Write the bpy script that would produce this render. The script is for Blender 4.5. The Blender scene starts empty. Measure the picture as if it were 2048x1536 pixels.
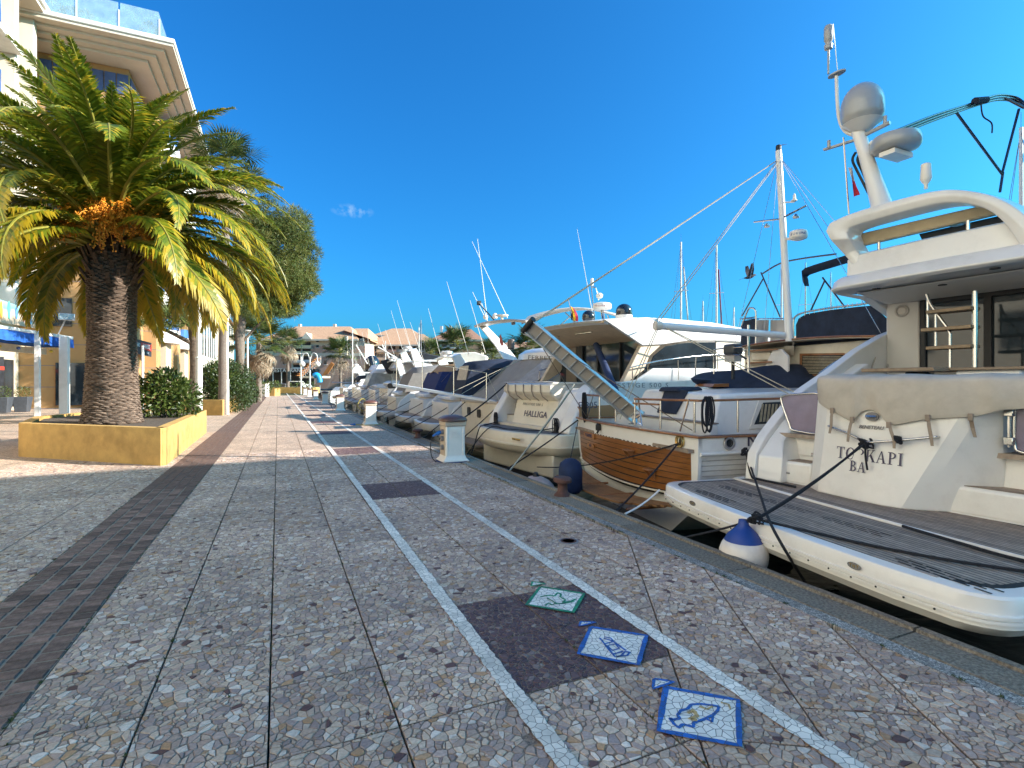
import bpy, bmesh, math, random
from mathutils import Vector as V, Matrix
sc = bpy.context.scene
COL = sc.collection
PI = math.pi
rad = math.radians
rnd = random.Random(7)

# ---------------------------------------------------------------- camera
EYE = 1.65
FPX = 1050.0
TH = math.atan((1024 - 556) / FPX)
CAMP = V((0, 0, EYE))
FW = V((math.sin(TH), math.cos(TH), 0))
RT = V((math.cos(TH), -math.sin(TH), 0))
UP = V((0, 0, 1))
cd = bpy.data.cameras.new('camera')
cd.sensor_width = 36
cd.lens = FPX / 2048 * 36
cd.shift_y = -3 / 2048
cd.clip_start = 0.05
cd.clip_end = 3000
cam = bpy.data.objects.new('camera', cd)
cam.location = CAMP
cam.rotation_euler = (PI / 2, 0, -TH)
COL.objects.link(cam)
sc.camera = cam

# ---------------------------------------------------------------- sky and sun
SUN_EL = rad(25)
SH = V((0.885, -0.465, 0)).normalized()          # horizontal direction towards the sun
w = bpy.data.worlds.new('World')
sc.world = w
w.use_nodes = True
nt = w.node_tree
nt.nodes.clear()
sky = nt.nodes.new('ShaderNodeTexSky')
sky.sky_type = 'NISHITA'
sky.sun_disc = False
sky.sun_elevation = SUN_EL
sky.sun_rotation = math.atan2(SH.x, SH.y)
sky.altitude = 0
sky.air_density = 1.0
sky.dust_density = 3.0
sky.ozone_density = 3.0
hs = nt.nodes.new('ShaderNodeHueSaturation')
hs.inputs['Saturation'].default_value = 1.18
hs.inputs['Hue'].default_value = 0.5
bg = nt.nodes.new('ShaderNodeBackground')
bg.inputs[1].default_value = 0.115
wo = nt.nodes.new('ShaderNodeOutputWorld')
nt.links.new(sky.outputs[0], hs.inputs['Color'])
tint = nt.nodes.new('ShaderNodeVectorMath'); tint.operation = 'MULTIPLY'
tint.inputs[1].default_value = (0.10, 0.48, 0.72)      # clear Riviera air: less red over the whole dome
nt.links.new(hs.outputs[0], tint.inputs[0])
# one faint wisp of cloud left of centre
tcw = nt.nodes.new('ShaderNodeTexCoord')
dv = (FW + RT * ((705 - 1024) / FPX) + UP * ((765 - 422) / FPX)).normalized()
def wm(op, a, b):
    q = nt.nodes.new('ShaderNodeVectorMath'); q.operation = op
    for i_, x in enumerate((a, b)):
        if x is None: continue
        if hasattr(x, 'node'): nt.links.new(x, q.inputs[i_])
        else: q.inputs[i_].default_value = x
    return q
df = wm('SUBTRACT', tcw.outputs['Generated'], tuple(dv)); sc_w = wm('MULTIPLY', df.outputs[0], (26, 26, 80)); ln_w = wm('LENGTH', sc_w.outputs[0], None)
nzw = nt.nodes.new('ShaderNodeTexNoise'); nzw.inputs['Scale'].default_value = 70; nzw.inputs['Detail'].default_value = 7; nt.links.new(tcw.outputs['Generated'], nzw.inputs['Vector'])
mrw = nt.nodes.new('ShaderNodeMapRange'); mrw.inputs[1].default_value = 1.0; mrw.inputs[2].default_value = 0.0; mrw.inputs[4].default_value = .9; nt.links.new(ln_w.outputs['Value'], mrw.inputs[0])
mlw = nt.nodes.new('ShaderNodeMath'); mlw.operation = 'MULTIPLY'; nzr = nt.nodes.new('ShaderNodeMapRange'); nzr.inputs[1].default_value = .45; nzr.inputs[2].default_value = .75; nt.links.new(nzw.outputs['Fac'], nzr.inputs[0]); nt.links.new(mrw.outputs[0], mlw.inputs[0]); nt.links.new(nzr.outputs[0], mlw.inputs[1])
mxw = nt.nodes.new('ShaderNodeMix'); mxw.data_type = 'RGBA'; mxw.inputs[7].default_value = (1.7, 2.3, 2.7, 1); nt.links.new(mlw.outputs[0], mxw.inputs[0]); nt.links.new(tint.outputs[0], mxw.inputs[6])
nt.links.new(mxw.outputs[2], bg.inputs[0])
nt.links.new(bg.outputs[0], wo.inputs[0])
sl = bpy.data.lights.new('sun', 'SUN')
sl.energy = 3.6
sl.angle = rad(0.5)
sl.color = (1.0, 0.94, 0.85)
so = bpy.data.objects.new('sun', sl)
so.location = (30, -20, 40)
sd = SH * math.cos(SUN_EL) + UP * math.sin(SUN_EL)
so.rotation_euler = sd.to_track_quat('Z', 'Y').to_euler()
COL.objects.link(so)
sc.view_settings.view_transform = 'Standard'
sc.view_settings.look = 'None'
sc.view_settings.exposure = 1.8
sc.view_settings.gamma = 1
sc.view_settings.use_curve_mapping = False
sc.render.engine = 'CYCLES'
sc.cycles.max_bounces = 6
sc.cycles.diffuse_bounces = 3
sc.cycles.glossy_bounces = 3
sc.cycles.transmission_bounces = 4
sc.cycles.transparent_max_bounces = 8
sc.cycles.caustics_reflective = False
sc.cycles.caustics_refractive = False
sc.cycles.use_denoising = True


# ---------------------------------------------------------------- from photo pixel to a point in the place
def ray(px, py): return FW + RT * ((px - 1024) / FPX) + UP * ((765 - py) / FPX)
def az(px, py, z=0.0):
    d = ray(px, py); return CAMP + d * ((z - EYE) / d.z)
def aw(px, py, w): return CAMP + ray(px, py) * w
def apl(px, py, p, n):
    d = ray(px, py); return CAMP + d * ((p - CAMP).dot(n) / d.dot(n))


# ---------------------------------------------------------------- materials
MATS = {}
def lin(c): return tuple((x / 12.92 if x <= .04045 else ((x + .055) / 1.055) ** 2.4) for x in c)
def mat(name, col, rough=.5, metal=0, var=.12, scale=6.0, bump=0.0, bscale=60.0, coat=0.0, orand=0.0,
        col2=None, spec=.5, dirt=0.0, alpha=1.0, trans=0.0, stretch=None):
    if name in MATS: return MATS[name]
    m = bpy.data.materials.new(name); m.use_nodes = True
    n = m.node_tree.nodes; l = m.node_tree.links
    b = n['Principled BSDF']
    tc = n.new('ShaderNodeTexCoord')
    src = tc.outputs['Object']
    if stretch:
        mp = n.new('ShaderNodeMapping'); mp.inputs['Scale'].default_value = stretch
        l.new(src, mp.inputs[0]); src = mp.outputs[0]
    nz = n.new('ShaderNodeTexNoise'); nz.inputs['Scale'].default_value = scale
    nz.inputs['Detail'].default_value = 6; nz.inputs['Roughness'].default_value = .6
    l.new(src, nz.inputs['Vector'])
    mx = n.new('ShaderNodeMix'); mx.data_type = 'RGBA'
    c = V(col[:3])
    a = tuple(max(0, x * (1 - var)) for x in c) + (1,)
    d = (tuple(col2) + (1,)) if col2 else tuple(min(1, x * (1 + var)) for x in c) + (1,)
    mx.inputs[6].default_value = a; mx.inputs[7].default_value = d
    rp = n.new('ShaderNodeMapRange'); rp.inputs[1].default_value = .3; rp.inputs[2].default_value = .7
    l.new(nz.outputs['Fac'], rp.inputs[0]); l.new(rp.outputs[0], mx.inputs[0])
    out = mx.outputs[2]
    if orand:
        oi = n.new('ShaderNodeObjectInfo')
        mr = n.new('ShaderNodeMapRange'); mr.inputs[3].default_value = 1 - orand; mr.inputs[4].default_value = 1 + orand
        l.new(oi.outputs['Random'], mr.inputs[0])
        vm = n.new('ShaderNodeVectorMath'); vm.operation = 'SCALE'
        l.new(out, vm.inputs[0]); l.new(mr.outputs[0], vm.inputs['Scale']); out = vm.outputs[0]
    if dirt:
        n2 = n.new('ShaderNodeTexNoise'); n2.inputs['Scale'].default_value = 1.7; n2.inputs['Detail'].default_value = 9
        n2.inputs['Roughness'].default_value = .72
        l.new(tc.outputs['Object'], n2.inputs['Vector'])
        r2 = n.new('ShaderNodeMapRange'); r2.inputs[1].default_value = .5; r2.inputs[2].default_value = .75
        r2.inputs[4].default_value = dirt
        l.new(n2.outputs['Fac'], r2.inputs[0])
        m2 = n.new('ShaderNodeMix'); m2.data_type = 'RGBA'
        m2.inputs[7].default_value = (c.x * .35, c.y * .31, c.z * .26, 1)
        l.new(r2.outputs[0], m2.inputs[0]); l.new(out, m2.inputs[6]); out = m2.outputs[2]
    l.new(out, b.inputs['Base Color'])
    b.inputs['Roughness'].default_value = rough
    b.inputs['Metallic'].default_value = metal
    b.inputs['Specular IOR Level'].default_value = spec
    if coat: b.inputs['Coat Weight'].default_value = coat; b.inputs['Coat Roughness'].default_value = .06
    if trans: b.inputs['Transmission Weight'].default_value = trans; b.inputs['IOR'].default_value = 1.1
    if alpha < 1: b.inputs['Alpha'].default_value = alpha
    if bump:
        n3 = n.new('ShaderNodeTexNoise'); n3.inputs['Scale'].default_value = bscale; n3.inputs['Detail'].default_value = 4
        l.new(src, n3.inputs['Vector'])
        bp = n.new('ShaderNodeBump'); bp.inputs['Strength'].default_value = bump; bp.inputs['Distance'].default_value = .02
        l.new(n3.outputs['Fac'], bp.inputs['Height']); l.new(bp.outputs[0], b.inputs['Normal'])
    MATS[name] = m
    return m


# ---------------------------------------------------------------- mesh builder
def frame_of(d):
    d = d.normalized()
    a = UP if abs(d.z) < .9 else V((1, 0, 0))
    x = d.cross(a).normalized(); y = x.cross(d).normalized()
    return x, y
class MB:
    def __init__(s): s.v = []; s.f = []; s.m = []; s.a = {}
    def add(s, vs, fs, mi=0):
        o = len(s.v); s.v += [V(p) for p in vs]
        for f in fs: s.f.append(tuple(i + o for i in f)); s.m.append(mi)
        return s
    def box(s, c, size, rz=0.0, mi=0, M=None):
        x, y, z = (k / 2 for k in size); c = V(c)
        ca, sa = math.cos(rz), math.sin(rz)
        P = []
        for dz in (-z, z):
            for dx, dy in ((-x, -y), (x, -y), (x, y), (-x, y)):
                p = V((dx * ca - dy * sa, dx * sa + dy * ca, dz))
                if M: p = M @ V((dx, dy, dz))
                P.append(c + p)
        return s.hexa(P, mi)
    def hexa(s, P, mi=0):
        return s.add(P, [(3, 2, 1, 0), (4, 5, 6, 7), (0, 1, 5, 4), (1, 2, 6, 5), (2, 3, 7, 6), (3, 0, 4, 7)], mi)
    def prism(s, poly, vec, mi=0):
        n = len(poly); vec = V(vec)
        P = [V(p) for p in poly] + [V(p) + vec for p in poly]
        return s.add(P, [tuple(range(n - 1, -1, -1)), tuple(range(n, 2 * n))] +
                     [(i, (i + 1) % n, n + (i + 1) % n, n + i) for i in range(n)], mi)
    def tube(s, pts, r, n=6, mi=0, cap=True):
        pts = [V(p) for p in pts]; k = len(pts)
        rs = r if isinstance(r, (list, tuple)) else [r] * k
        P = []; px = None
        for i, p in enumerate(pts):
            d = pts[min(i + 1, k - 1)] - pts[max(i - 1, 0)]
            if d.length < 1e-9: d = UP.copy()
            x, y = frame_of(d)
            if px is not None:
                d.normalize(); q = px - d * px.dot(d)
                if q.length > 1e-6: x = q.normalized(); y = x.cross(d).normalized()
            px = x
            for j in range(n):
                a = 2 * PI * j / n; P.append(p + (x * math.cos(a) + y * math.sin(a)) * rs[i])
        F = []
        for i in range(k - 1):
            for j in range(n):
                F.append((i * n + j, i * n + (j + 1) % n, (i + 1) * n + (j + 1) % n, (i + 1) * n + j))
        if cap: F.append(tuple(range(n - 1, -1, -1))); F.append(tuple((k - 1) * n + j for j in range(n)))
        return s.add(P, F, mi)
    def lathe(s, prof, c=(0, 0, 0), n=16, mi=0, axis=None):
        c = V(c); ax_ = V(axis).normalized() if axis else UP
        x, y = (V((1, 0, 0)), V((0, 1, 0))) if not axis else frame_of(ax_)
        P = []
        for r, z in prof:
            for j in range(n):
                a = 2 * PI * j / n; P.append(c + ax_ * z + (x * math.cos(a) + y * math.sin(a)) * max(r, 1e-4))
        F = []
        for i in range(len(prof) - 1):
            for j in range(n):
                F.append((i * n + j, i * n + (j + 1) % n, (i + 1) * n + (j + 1) % n, (i + 1) * n + j))
        F.append(tuple(range(n - 1, -1, -1))); F.append(tuple((len(prof) - 1) * n + j for j in range(n)))
        return s.add(P, F, mi)
    def loft(s, rings, mi=0, cap=True, closed=True):
        n = len(rings[0]); P = [V(p) for r in rings for p in r]; F = []
        m = n if closed else n - 1
        for i in range(len(rings) - 1):
            for j in range(m):
                F.append((i * n + j, i * n + (j + 1) % n, (i + 1) * n + (j + 1) % n, (i + 1) * n + j))
        if cap and closed: F.append(tuple(range(n - 1, -1, -1))); F.append(tuple((len(rings) - 1) * n + j for j in range(n)))
        return s.add(P, F, mi)
    def sheet(s, rows, mi=0): return s.loft(rows, mi, False, False)
    def slab(s, rows, t, mi=0):
        # a sheet of points given a thickness t (vector or along -Z)
        t = V(t) if hasattr(t, '__len__') else V((0, 0, -t))
        n = len(rows[0]); k = len(rows)
        A = [V(p) for r in rows for p in r]; B = [p + t for p in A]; N = n * k; F = []
        for i in range(k - 1):
            for j in range(n - 1):
                q = (i * n + j, i * n + j + 1, (i + 1) * n + j + 1, (i + 1) * n + j)
                F.append(q); F.append(tuple(N + x for x in reversed(q)))
        edge = [j for j in range(n)] + [i * n + n - 1 for i in range(1, k)] + [(k - 1) * n + j for j in range(n - 2, -1, -1)] + [i * n for i in range(k - 2, 0, -1)]
        for a in range(len(edge)):
            p, q = edge[a], edge[(a + 1) % len(edge)]; F.append((p, p + N, q + N, q))
        return s.add(A + B, F, mi)
    def ball(s, c, r, n=10, mi=0, sq=(1, 1, 1)):
        c = V(c); prof = []
        k = max(4, n // 2)
        P = []
        for i in range(1, k):
            t = PI * i / k
            for j in range(n):
                a = 2 * PI * j / n
                P.append(c + V((math.sin(t) * math.cos(a) * r * sq[0], math.sin(t) * math.sin(a) * r * sq[1], -math.cos(t) * r * sq[2])))
        F = []
        for i in range(k - 2):
            for j in range(n): F.append((i * n + j, i * n + (j + 1) % n, (i + 1) * n + (j + 1) % n, (i + 1) * n + j))
        b = len(P); P.append(c - V((0, 0, r * sq[2]))); P.append(c + V((0, 0, r * sq[2])))
        for j in range(n): F.append((b, (j + 1) % n, j)); F.append((b + 1, (k - 2) * n + j, (k - 2) * n + (j + 1) % n))
        return s.add(P, F, mi)
    def mesh(s, name, mats, off=V((0, 0, 0)), smooth=None):
        me = bpy.data.meshes.new(name)
        me.from_pydata([tuple(p - off) for p in s.v], [], s.f)
        ml = mats if isinstance(mats, (list, tuple)) else [mats]
        for m_ in ml: me.materials.append(m_)
        if len(ml) > 1: me.polygons.foreach_set('material_index', s.m)
        for nm, vals in s.a.items():
            at = me.attributes.new(nm, 'FLOAT', 'FACE'); at.data.foreach_set('value', vals)
        if smooth is not None:
            me.shade_smooth(); me.set_sharp_from_angle(angle=rad(smooth))
        me.validate(); me.update()
        return me
    def build(s, name, mats, parent=None, smooth=None, bevel=0, label=None, fixn=True, seg=2):
        off = V((0, 0, 0)); p = parent
        while p: off += p.location; p = p.parent
        me = s.mesh(name, mats, off, None)
        if fixn:
            bm = bmesh.new(); bm.from_mesh(me); bmesh.ops.recalc_face_normals(bm, faces=bm.faces); bm.to_mesh(me); bm.free()
        if smooth is not None:
            me.shade_smooth(); me.set_sharp_from_angle(angle=rad(smooth))
        o = bpy.data.objects.new(name, me); COL.objects.link(o)
        if parent: o.parent = parent
        if bevel:
            b = o.modifiers.new('b', 'BEVEL'); b.width = bevel; b.segments = seg; b.limit_method = 'ANGLE'; b.angle_limit = rad(35)
            if smooth is None: me.shade_smooth(); me.set_sharp_from_angle(angle=rad(35))
            b.harden_normals = False
        if label: o['label'] = label
        return o


def tag(o, label, cat, group=None):
    o['label'] = label; o['category'] = cat
    if group: o['group'] = group
    return o
def thing(name, label, cat, loc=(0, 0, 0), group=None):
    o = bpy.data.objects.new(name, None); o.empty_display_size = .3; o.location = loc; COL.objects.link(o)
    return tag(o, label, cat, group)
def struct(o, kind='structure'): o['kind'] = kind; return o
def dup(root, loc, rz=0.0, label=None, group=None, scale=None):
    r = root.copy(); COL.objects.link(r); r.location = loc; r.rotation_euler = (0, 0, rz)
    if scale: r.scale = (scale,) * 3
    if label: r['label'] = label
    if group: r['group'] = group
    for ch in list(root.children):
        c = ch.copy(); COL.objects.link(c); c.parent = r
        for g in list(ch.children):
            d = g.copy(); COL.objects.link(d); d.parent = c
    return r
def inst(name, me, parent, loc, rot=(0, 0, 0), scale=None):
    o = bpy.data.objects.new(name, me); COL.objects.link(o); o.parent = parent
    off = V((0, 0, 0)); p = parent
    while p: off += p.location; p = p.parent
    o.location = V(loc) - off; o.rotation_euler = rot
    if scale: o.scale = scale if hasattr(scale, '__len__') else (scale,) * 3
    return o
def bez(p0, p1, p2, p3, n=12):
    p0, p1, p2, p3 = V(p0), V(p1), V(p2), V(p3); r = []
    for i in range(n + 1):
        t = i / n; r.append(p0 * (1 - t) ** 3 + p1 * 3 * t * (1 - t) ** 2 + p2 * 3 * t * t * (1 - t) + p3 * t ** 3)
    return r
def sag(a, b, s=.1, n=10):
    a, b = V(a), V(b); return [a.lerp(b, i / n) - UP * (s * 4 * (i / n) * (1 - i / n)) for i in range(n + 1)]
def smooth_path(pts, n=6):
    pts = [V(p) for p in pts]; out = []
    for i in range(len(pts) - 1):
        p0 = pts[max(i - 1, 0)]; p1 = pts[i]; p2 = pts[i + 1]; p3 = pts[min(i + 2, len(pts) - 1)]
        for k in range(n):
            t = k / n
            out.append(.5 * ((2 * p1) + (p2 - p0) * t + (2 * p0 - 5 * p1 + 4 * p2 - p3) * t * t + (3 * p1 - p0 - 3 * p2 + p3) * t ** 3))
    out.append(pts[-1]); return out
def text_mesh(s, size, depth=.002, spacing=1.0, shear=0.0, bold=0.0):
    cu = bpy.data.curves.new('t', 'FONT'); cu.body = s; cu.size = size; cu.extrude = depth; cu.align_x = 'CENTER'; cu.align_y = 'CENTER'
    cu.space_character = spacing; cu.shear = shear; cu.offset = bold; cu.resolution_u = 2
    o = bpy.data.objects.new('t', cu); COL.objects.link(o)
    dg = bpy.context.evaluated_depsgraph_get(); me = bpy.data.meshes.new_from_object(o.evaluated_get(dg))
    bpy.data.objects.remove(o); bpy.data.curves.remove(cu)
    return me
def put_text(name, s, size, pos, xdir, ydir, material, parent, sx=1.0, **k):
    me = text_mesh(s, size, **k); me.name = name
    x = V(xdir).normalized(); z = x.cross(V(ydir)).normalized(); y = z.cross(x)
    M = Matrix((x * sx, y, z)).transposed().to_4x4(); M.translation = V(pos)
    off = V((0, 0, 0)); p = parent
    while p: off += p.location; p = p.parent
    me.transform(Matrix.Translation(-off) @ M); me.materials.clear(); me.materials.append(material)
    o = bpy.data.objects.new(name, me); COL.objects.link(o)
    if parent: o.parent = parent
    return o
# ================================================================ GROUND, QUAY, WATER
def clip(poly, p, n):
    """keep the part of a 2-D polygon where (q-p).n <= 0"""
    out = []
    k = len(poly)
    for i in range(k):
        a, b = poly[i], poly[(i + 1) % k]
        da = (a[0] - p[0]) * n[0] + (a[1] - p[1]) * n[1]; db = (b[0] - p[0]) * n[0] + (b[1] - p[1]) * n[1]
        if da <= 0: out.append(a)
        if (da < 0 < db) or (db < 0 < da):
            t = da / (da - db); out.append((a[0] + (b[0] - a[0]) * t, a[1] + (b[1] - a[1]) * t))
    return out
def clip_convex(poly, region):
    k = len(region)
    for i in range(k):
        a, b = region[i], region[(i + 1) % k]
        poly = clip(poly, a, (b[1] - a[1], -(b[0] - a[0])))
        if len(poly) < 3: return []
    return poly
def area(p): return sum(p[i][0] * p[(i + 1) % len(p)][1] - p[(i + 1) % len(p)][0] * p[i][1] for i in range(len(p))) / 2
def chips(region, sp, rg):
    """broken stone pieces (a Voronoi mosaic) filling a convex region"""
    xs = [p[0] for p in region]; ys = [p[1] for p in region]
    x0, y0 = min(xs) - sp, min(ys) - sp
    nx = int((max(xs) - x0) / sp) + 2; ny = int((max(ys) - y0) / sp) + 2
    S = []
    for i in range(nx):
        col = []
        for j in range(ny):
            c = (x0 + (i + rg.uniform(-.25, 1.25)) * sp, y0 + (j + rg.uniform(-.25, 1.25)) * sp); cell = [c]
            if rg.random() < .24: cell += [(c[0] + rg.uniform(-.45, .45) * sp, c[1] + rg.uniform(-.45, .45) * sp) for _ in range(rg.choice((1, 2, 3)))]
            elif rg.random() < .16: cell = []
            col.append(cell)
        S.append(col)
    out = []
    for i in range(nx):
        for j in range(ny):
            near = [q for a in range(max(0, i - 2), min(nx, i + 3)) for b in range(max(0, j - 2), min(ny, j + 3)) for q in S[a][b]]
            for c in S[i][j]:
                r = sp * 1.1
                poly = [(c[0] - r, c[1] - r), (c[0] + r, c[1] - r), (c[0] + r, c[1] + r), (c[0] - r, c[1] + r)]
                for q in near:
                    if q is c: continue
                    poly = clip(poly, ((c[0] + q[0]) / 2, (c[1] + q[1]) / 2), (q[0] - c[0], q[1] - c[1]))
                    if len(poly) < 3: break
                if len(poly) < 3: continue
                poly = clip_convex(poly, region)
                if len(poly) < 3 or abs(area(poly)) < sp * sp * .025: continue
                out.append(poly)
    return out
LOOSE = [0]
def loose_chips(slab, region, rg, sp, m, z0):
    """the nearest slabs: every stone piece an object of its own"""
    for poly in chips(region, sp, rg):
        if LOOSE[0] >= 300: return
        n = len(poly); x = sum(p[0] for p in poly) / n; y = sum(p[1] for p in poly) / n
        rr = max(math.hypot(p[0] - x, p[1] - y) for p in poly); k = max(.55, 1 - .004 / rr * rg.choice((.5, .8, 1.1, 1.6, 2.6))); b = MB(); z = rg.uniform(-.0016, .0006)
        b.add([((p[0] - x) * k, (p[1] - y) * k, -.0042) for p in poly] + [((p[0] - x) * k * .9, (p[1] - y) * k * .9, z) for p in poly], [tuple(range(n, 2 * n))] + [(i, (i + 1) % n, n + (i + 1) % n, n + i) for i in range(n)])
        b.a['rnd'] = [rg.random()] * (n + 1); o = bpy.data.objects.new('stone_chip', b.mesh('stone_chip', m)); COL.objects.link(o); o.parent = slab; o.location = (x, y, 0); LOOSE[0] += 1
def slab_mesh(name, region, rg, sp, mats, gap=.0017, bare=False):
    """one paving slab: mortar bed with proud stone pieces"""
    b = MB(); b.a['rnd'] = []
    cx = sum(p[0] for p in region) / len(region); cy = sum(p[1] for p in region) / len(region)
    b.prism([(p[0], p[1], -.05) for p in region], (0, 0, .046), 0)
    b.a['rnd'] += [0.0] * (len(b.f))
    for poly in ([] if bare else chips(region, sp, rg)):
        n = len(poly); x = sum(p[0] for p in poly) / n; y = sum(p[1] for p in poly) / n
        rr = max(math.hypot(p[0] - x, p[1] - y) for p in poly); k = max(.55, 1 - gap / rr * 2.4 * rg.choice((.5, .8, 1.1, 1.6, 2.6)))
        z = rg.uniform(-.0016, .0006); tx = rg.uniform(-.03, .03); ty = rg.uniform(-.03, .03)
        k2 = k * .9
        top = [(x + (p[0] - x) * k2, y + (p[1] - y) * k2, z + (p[0] - x) * tx + (p[1] - y) * ty) for p in poly]
        bot = [(x + (p[0] - x) * k, y + (p[1] - y) * k, -.0042) for p in poly]
        b.add(bot + top, [tuple(range(n, 2 * n))] + [(i, (i + 1) % n, n + (i + 1) % n, n + i) for i in range(n)], 1)
        b.a['rnd'] += [rg.random()] * (n + 1)
    return b.mesh(name, mats)

def chip_mat(name, cols, rough=.62):
    m = bpy.data.materials.new(name); m.use_nodes = True; n = m.node_tree.nodes; l = m.node_tree.links; b = n['Principled BSDF']
    at = n.new('ShaderNodeAttribute'); at.attribute_name = 'rnd'
    oi = n.new('ShaderNodeObjectInfo')
    ad = n.new('ShaderNodeMath'); ad.operation = 'ADD'; l.new(at.outputs['Fac'], ad.inputs[0]); l.new(oi.outputs['Random'], ad.inputs[1])
    fr = n.new('ShaderNodeMath'); fr.operation = 'FRACT'; l.new(ad.outputs[0], fr.inputs[0])
    cr = n.new('ShaderNodeValToRGB'); cr.color_ramp.interpolation = 'CONSTANT'
    e = cr.color_ramp.elements
    while len(e) < len(cols): e.new(.5)
    for i, (p, c) in enumerate(cols): e[i].position = p; e[i].color = (*c, 1)
    l.new(fr.outputs[0], cr.inputs[0])
    tc = n.new('ShaderNodeTexCoord'); g = n.new('ShaderNodeNewGeometry')
    nz = n.new('ShaderNodeTexNoise'); nz.inputs['Scale'].default_value = 70; nz.inputs['Detail'].default_value = 6
    l.new(g.outputs['Position'], nz.inputs['Vector'])
    nb = n.new('ShaderNodeTexNoise'); nb.inputs['Scale'].default_value = .9; nb.inputs['Detail'].default_value = 8; nb.inputs['Roughness'].default_value = .7
    l.new(g.outputs['Position'], nb.inputs['Vector'])
    r1 = n.new('ShaderNodeMapRange'); r1.inputs[1].default_value = .3; r1.inputs[2].default_value = .7; r1.inputs[3].default_value = .78; r1.inputs[4].default_value = 1.14
    l.new(nz.outputs['Fac'], r1.inputs[0])
    r2 = n.new('ShaderNodeMapRange'); r2.inputs[1].default_value = .35; r2.inputs[2].default_value = .68; r2.inputs[3].default_value = 1.1; r2.inputs[4].default_value = .72
    l.new(nb.outputs['Fac'], r2.inputs[0])
    mu = n.new('ShaderNodeMath'); mu.operation = 'MULTIPLY'; l.new(r1.outputs[0], mu.inputs[0]); l.new(r2.outputs[0], mu.inputs[1])
    so_ = n.new('ShaderNodeMapRange'); so_.inputs[3].default_value = .84; so_.inputs[4].default_value = 1.1; l.new(oi.outputs['Random'], so_.inputs[0]); m3 = n.new('ShaderNodeMath'); m3.operation = 'MULTIPLY'; l.new(mu.outputs[0], m3.inputs[0]); l.new(so_.outputs[0], m3.inputs[1])
    vm = n.new('ShaderNodeVectorMath'); vm.operation = 'SCALE'; l.new(cr.outputs[0], vm.inputs[0]); l.new(m3.outputs[0], vm.inputs['Scale'])
    l.new(vm.outputs[0], b.inputs['Base Color']); b.inputs['Roughness'].default_value = rough
    bp = n.new('ShaderNodeBump'); bp.inputs['Strength'].default_value = .35; bp.inputs['Distance'].default_value = .004
    l.new(nz.outputs['Fac'], bp.inputs['Height']); l.new(bp.outputs[0], b.inputs['Normal'])
    MATS[name] = m; return m
def crazed_mat(name, col, crack, scale=21, width=.055, rough=.6, wear=.12, noise=.5, edge=None):
    """stone mosaic too far away to build, or paint over it: coloured cells with dark joints"""
    m = bpy.data.materials.new(name); m.use_nodes = True; n = m.node_tree.nodes; l = m.node_tree.links; b = n['Principled BSDF']
    g = n.new('ShaderNodeNewGeometry')
    vo = n.new('ShaderNodeTexVoronoi'); vo.feature = 'DISTANCE_TO_EDGE'; vo.inputs['Scale'].default_value = scale
    vc = n.new('ShaderNodeTexVoronoi'); vc.inputs['Scale'].default_value = scale
    for x in (vo, vc): l.new(g.outputs['Position'], x.inputs['Vector']); x.voronoi_dimensions = '2D'
    r = n.new('ShaderNodeMapRange'); r.inputs[1].default_value = width * .35; r.inputs[2].default_value = width
    l.new(vo.outputs['Distance'], r.inputs[0])
    hs_ = n.new('ShaderNodeSeparateColor'); l.new(vc.outputs['Color'], hs_.inputs[0])
    rv = n.new('ShaderNodeMapRange'); rv.inputs[3].default_value = 1 - noise; rv.inputs[4].default_value = 1 + noise * .5
    l.new(hs_.outputs[0], rv.inputs[0])
    nb = n.new('ShaderNodeTexNoise'); nb.inputs['Scale'].default_value = 1.1; nb.inputs['Detail'].default_value = 9; nb.inputs['Roughness'].default_value = .7
    l.new(g.outputs['Position'], nb.inputs['Vector'])
    rw = n.new('ShaderNodeMapRange'); rw.inputs[1].default_value = .4; rw.inputs[2].default_value = .7; rw.inputs[3].default_value = 1.08; rw.inputs[4].default_value = 1 - wear * 2
    l.new(nb.outputs['Fac'], rw.inputs[0])
    mm = n.new('ShaderNodeMath'); mm.operation = 'MULTIPLY'; l.new(rv.outputs[0], mm.inputs[0]); l.new(rw.outputs[0], mm.inputs[1])
    vm = n.new('ShaderNodeVectorMath'); vm.operation = 'SCALE'; vm.inputs[0].default_value = col; l.new(mm.outputs[0], vm.inputs['Scale'])
    mx = n.new('ShaderNodeMix'); mx.data_type = 'RGBA'; mx.inputs[6].default_value = (*crack, 1); l.new(vm.outputs[0], mx.inputs[7]); l.new(r.outputs[0], mx.inputs[0])
    l.new(mx.outputs[2], b.inputs['Base Color']); b.inputs['Roughness'].default_value = rough
    bp = n.new('ShaderNodeBump'); bp.inputs['Strength'].default_value = .5; bp.inputs['Distance'].default_value = .004
    l.new(r.outputs[0], bp.inputs['Height']); l.new(bp.outputs[0], b.inputs['Normal'])
    MATS[name] = m; return m

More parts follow.
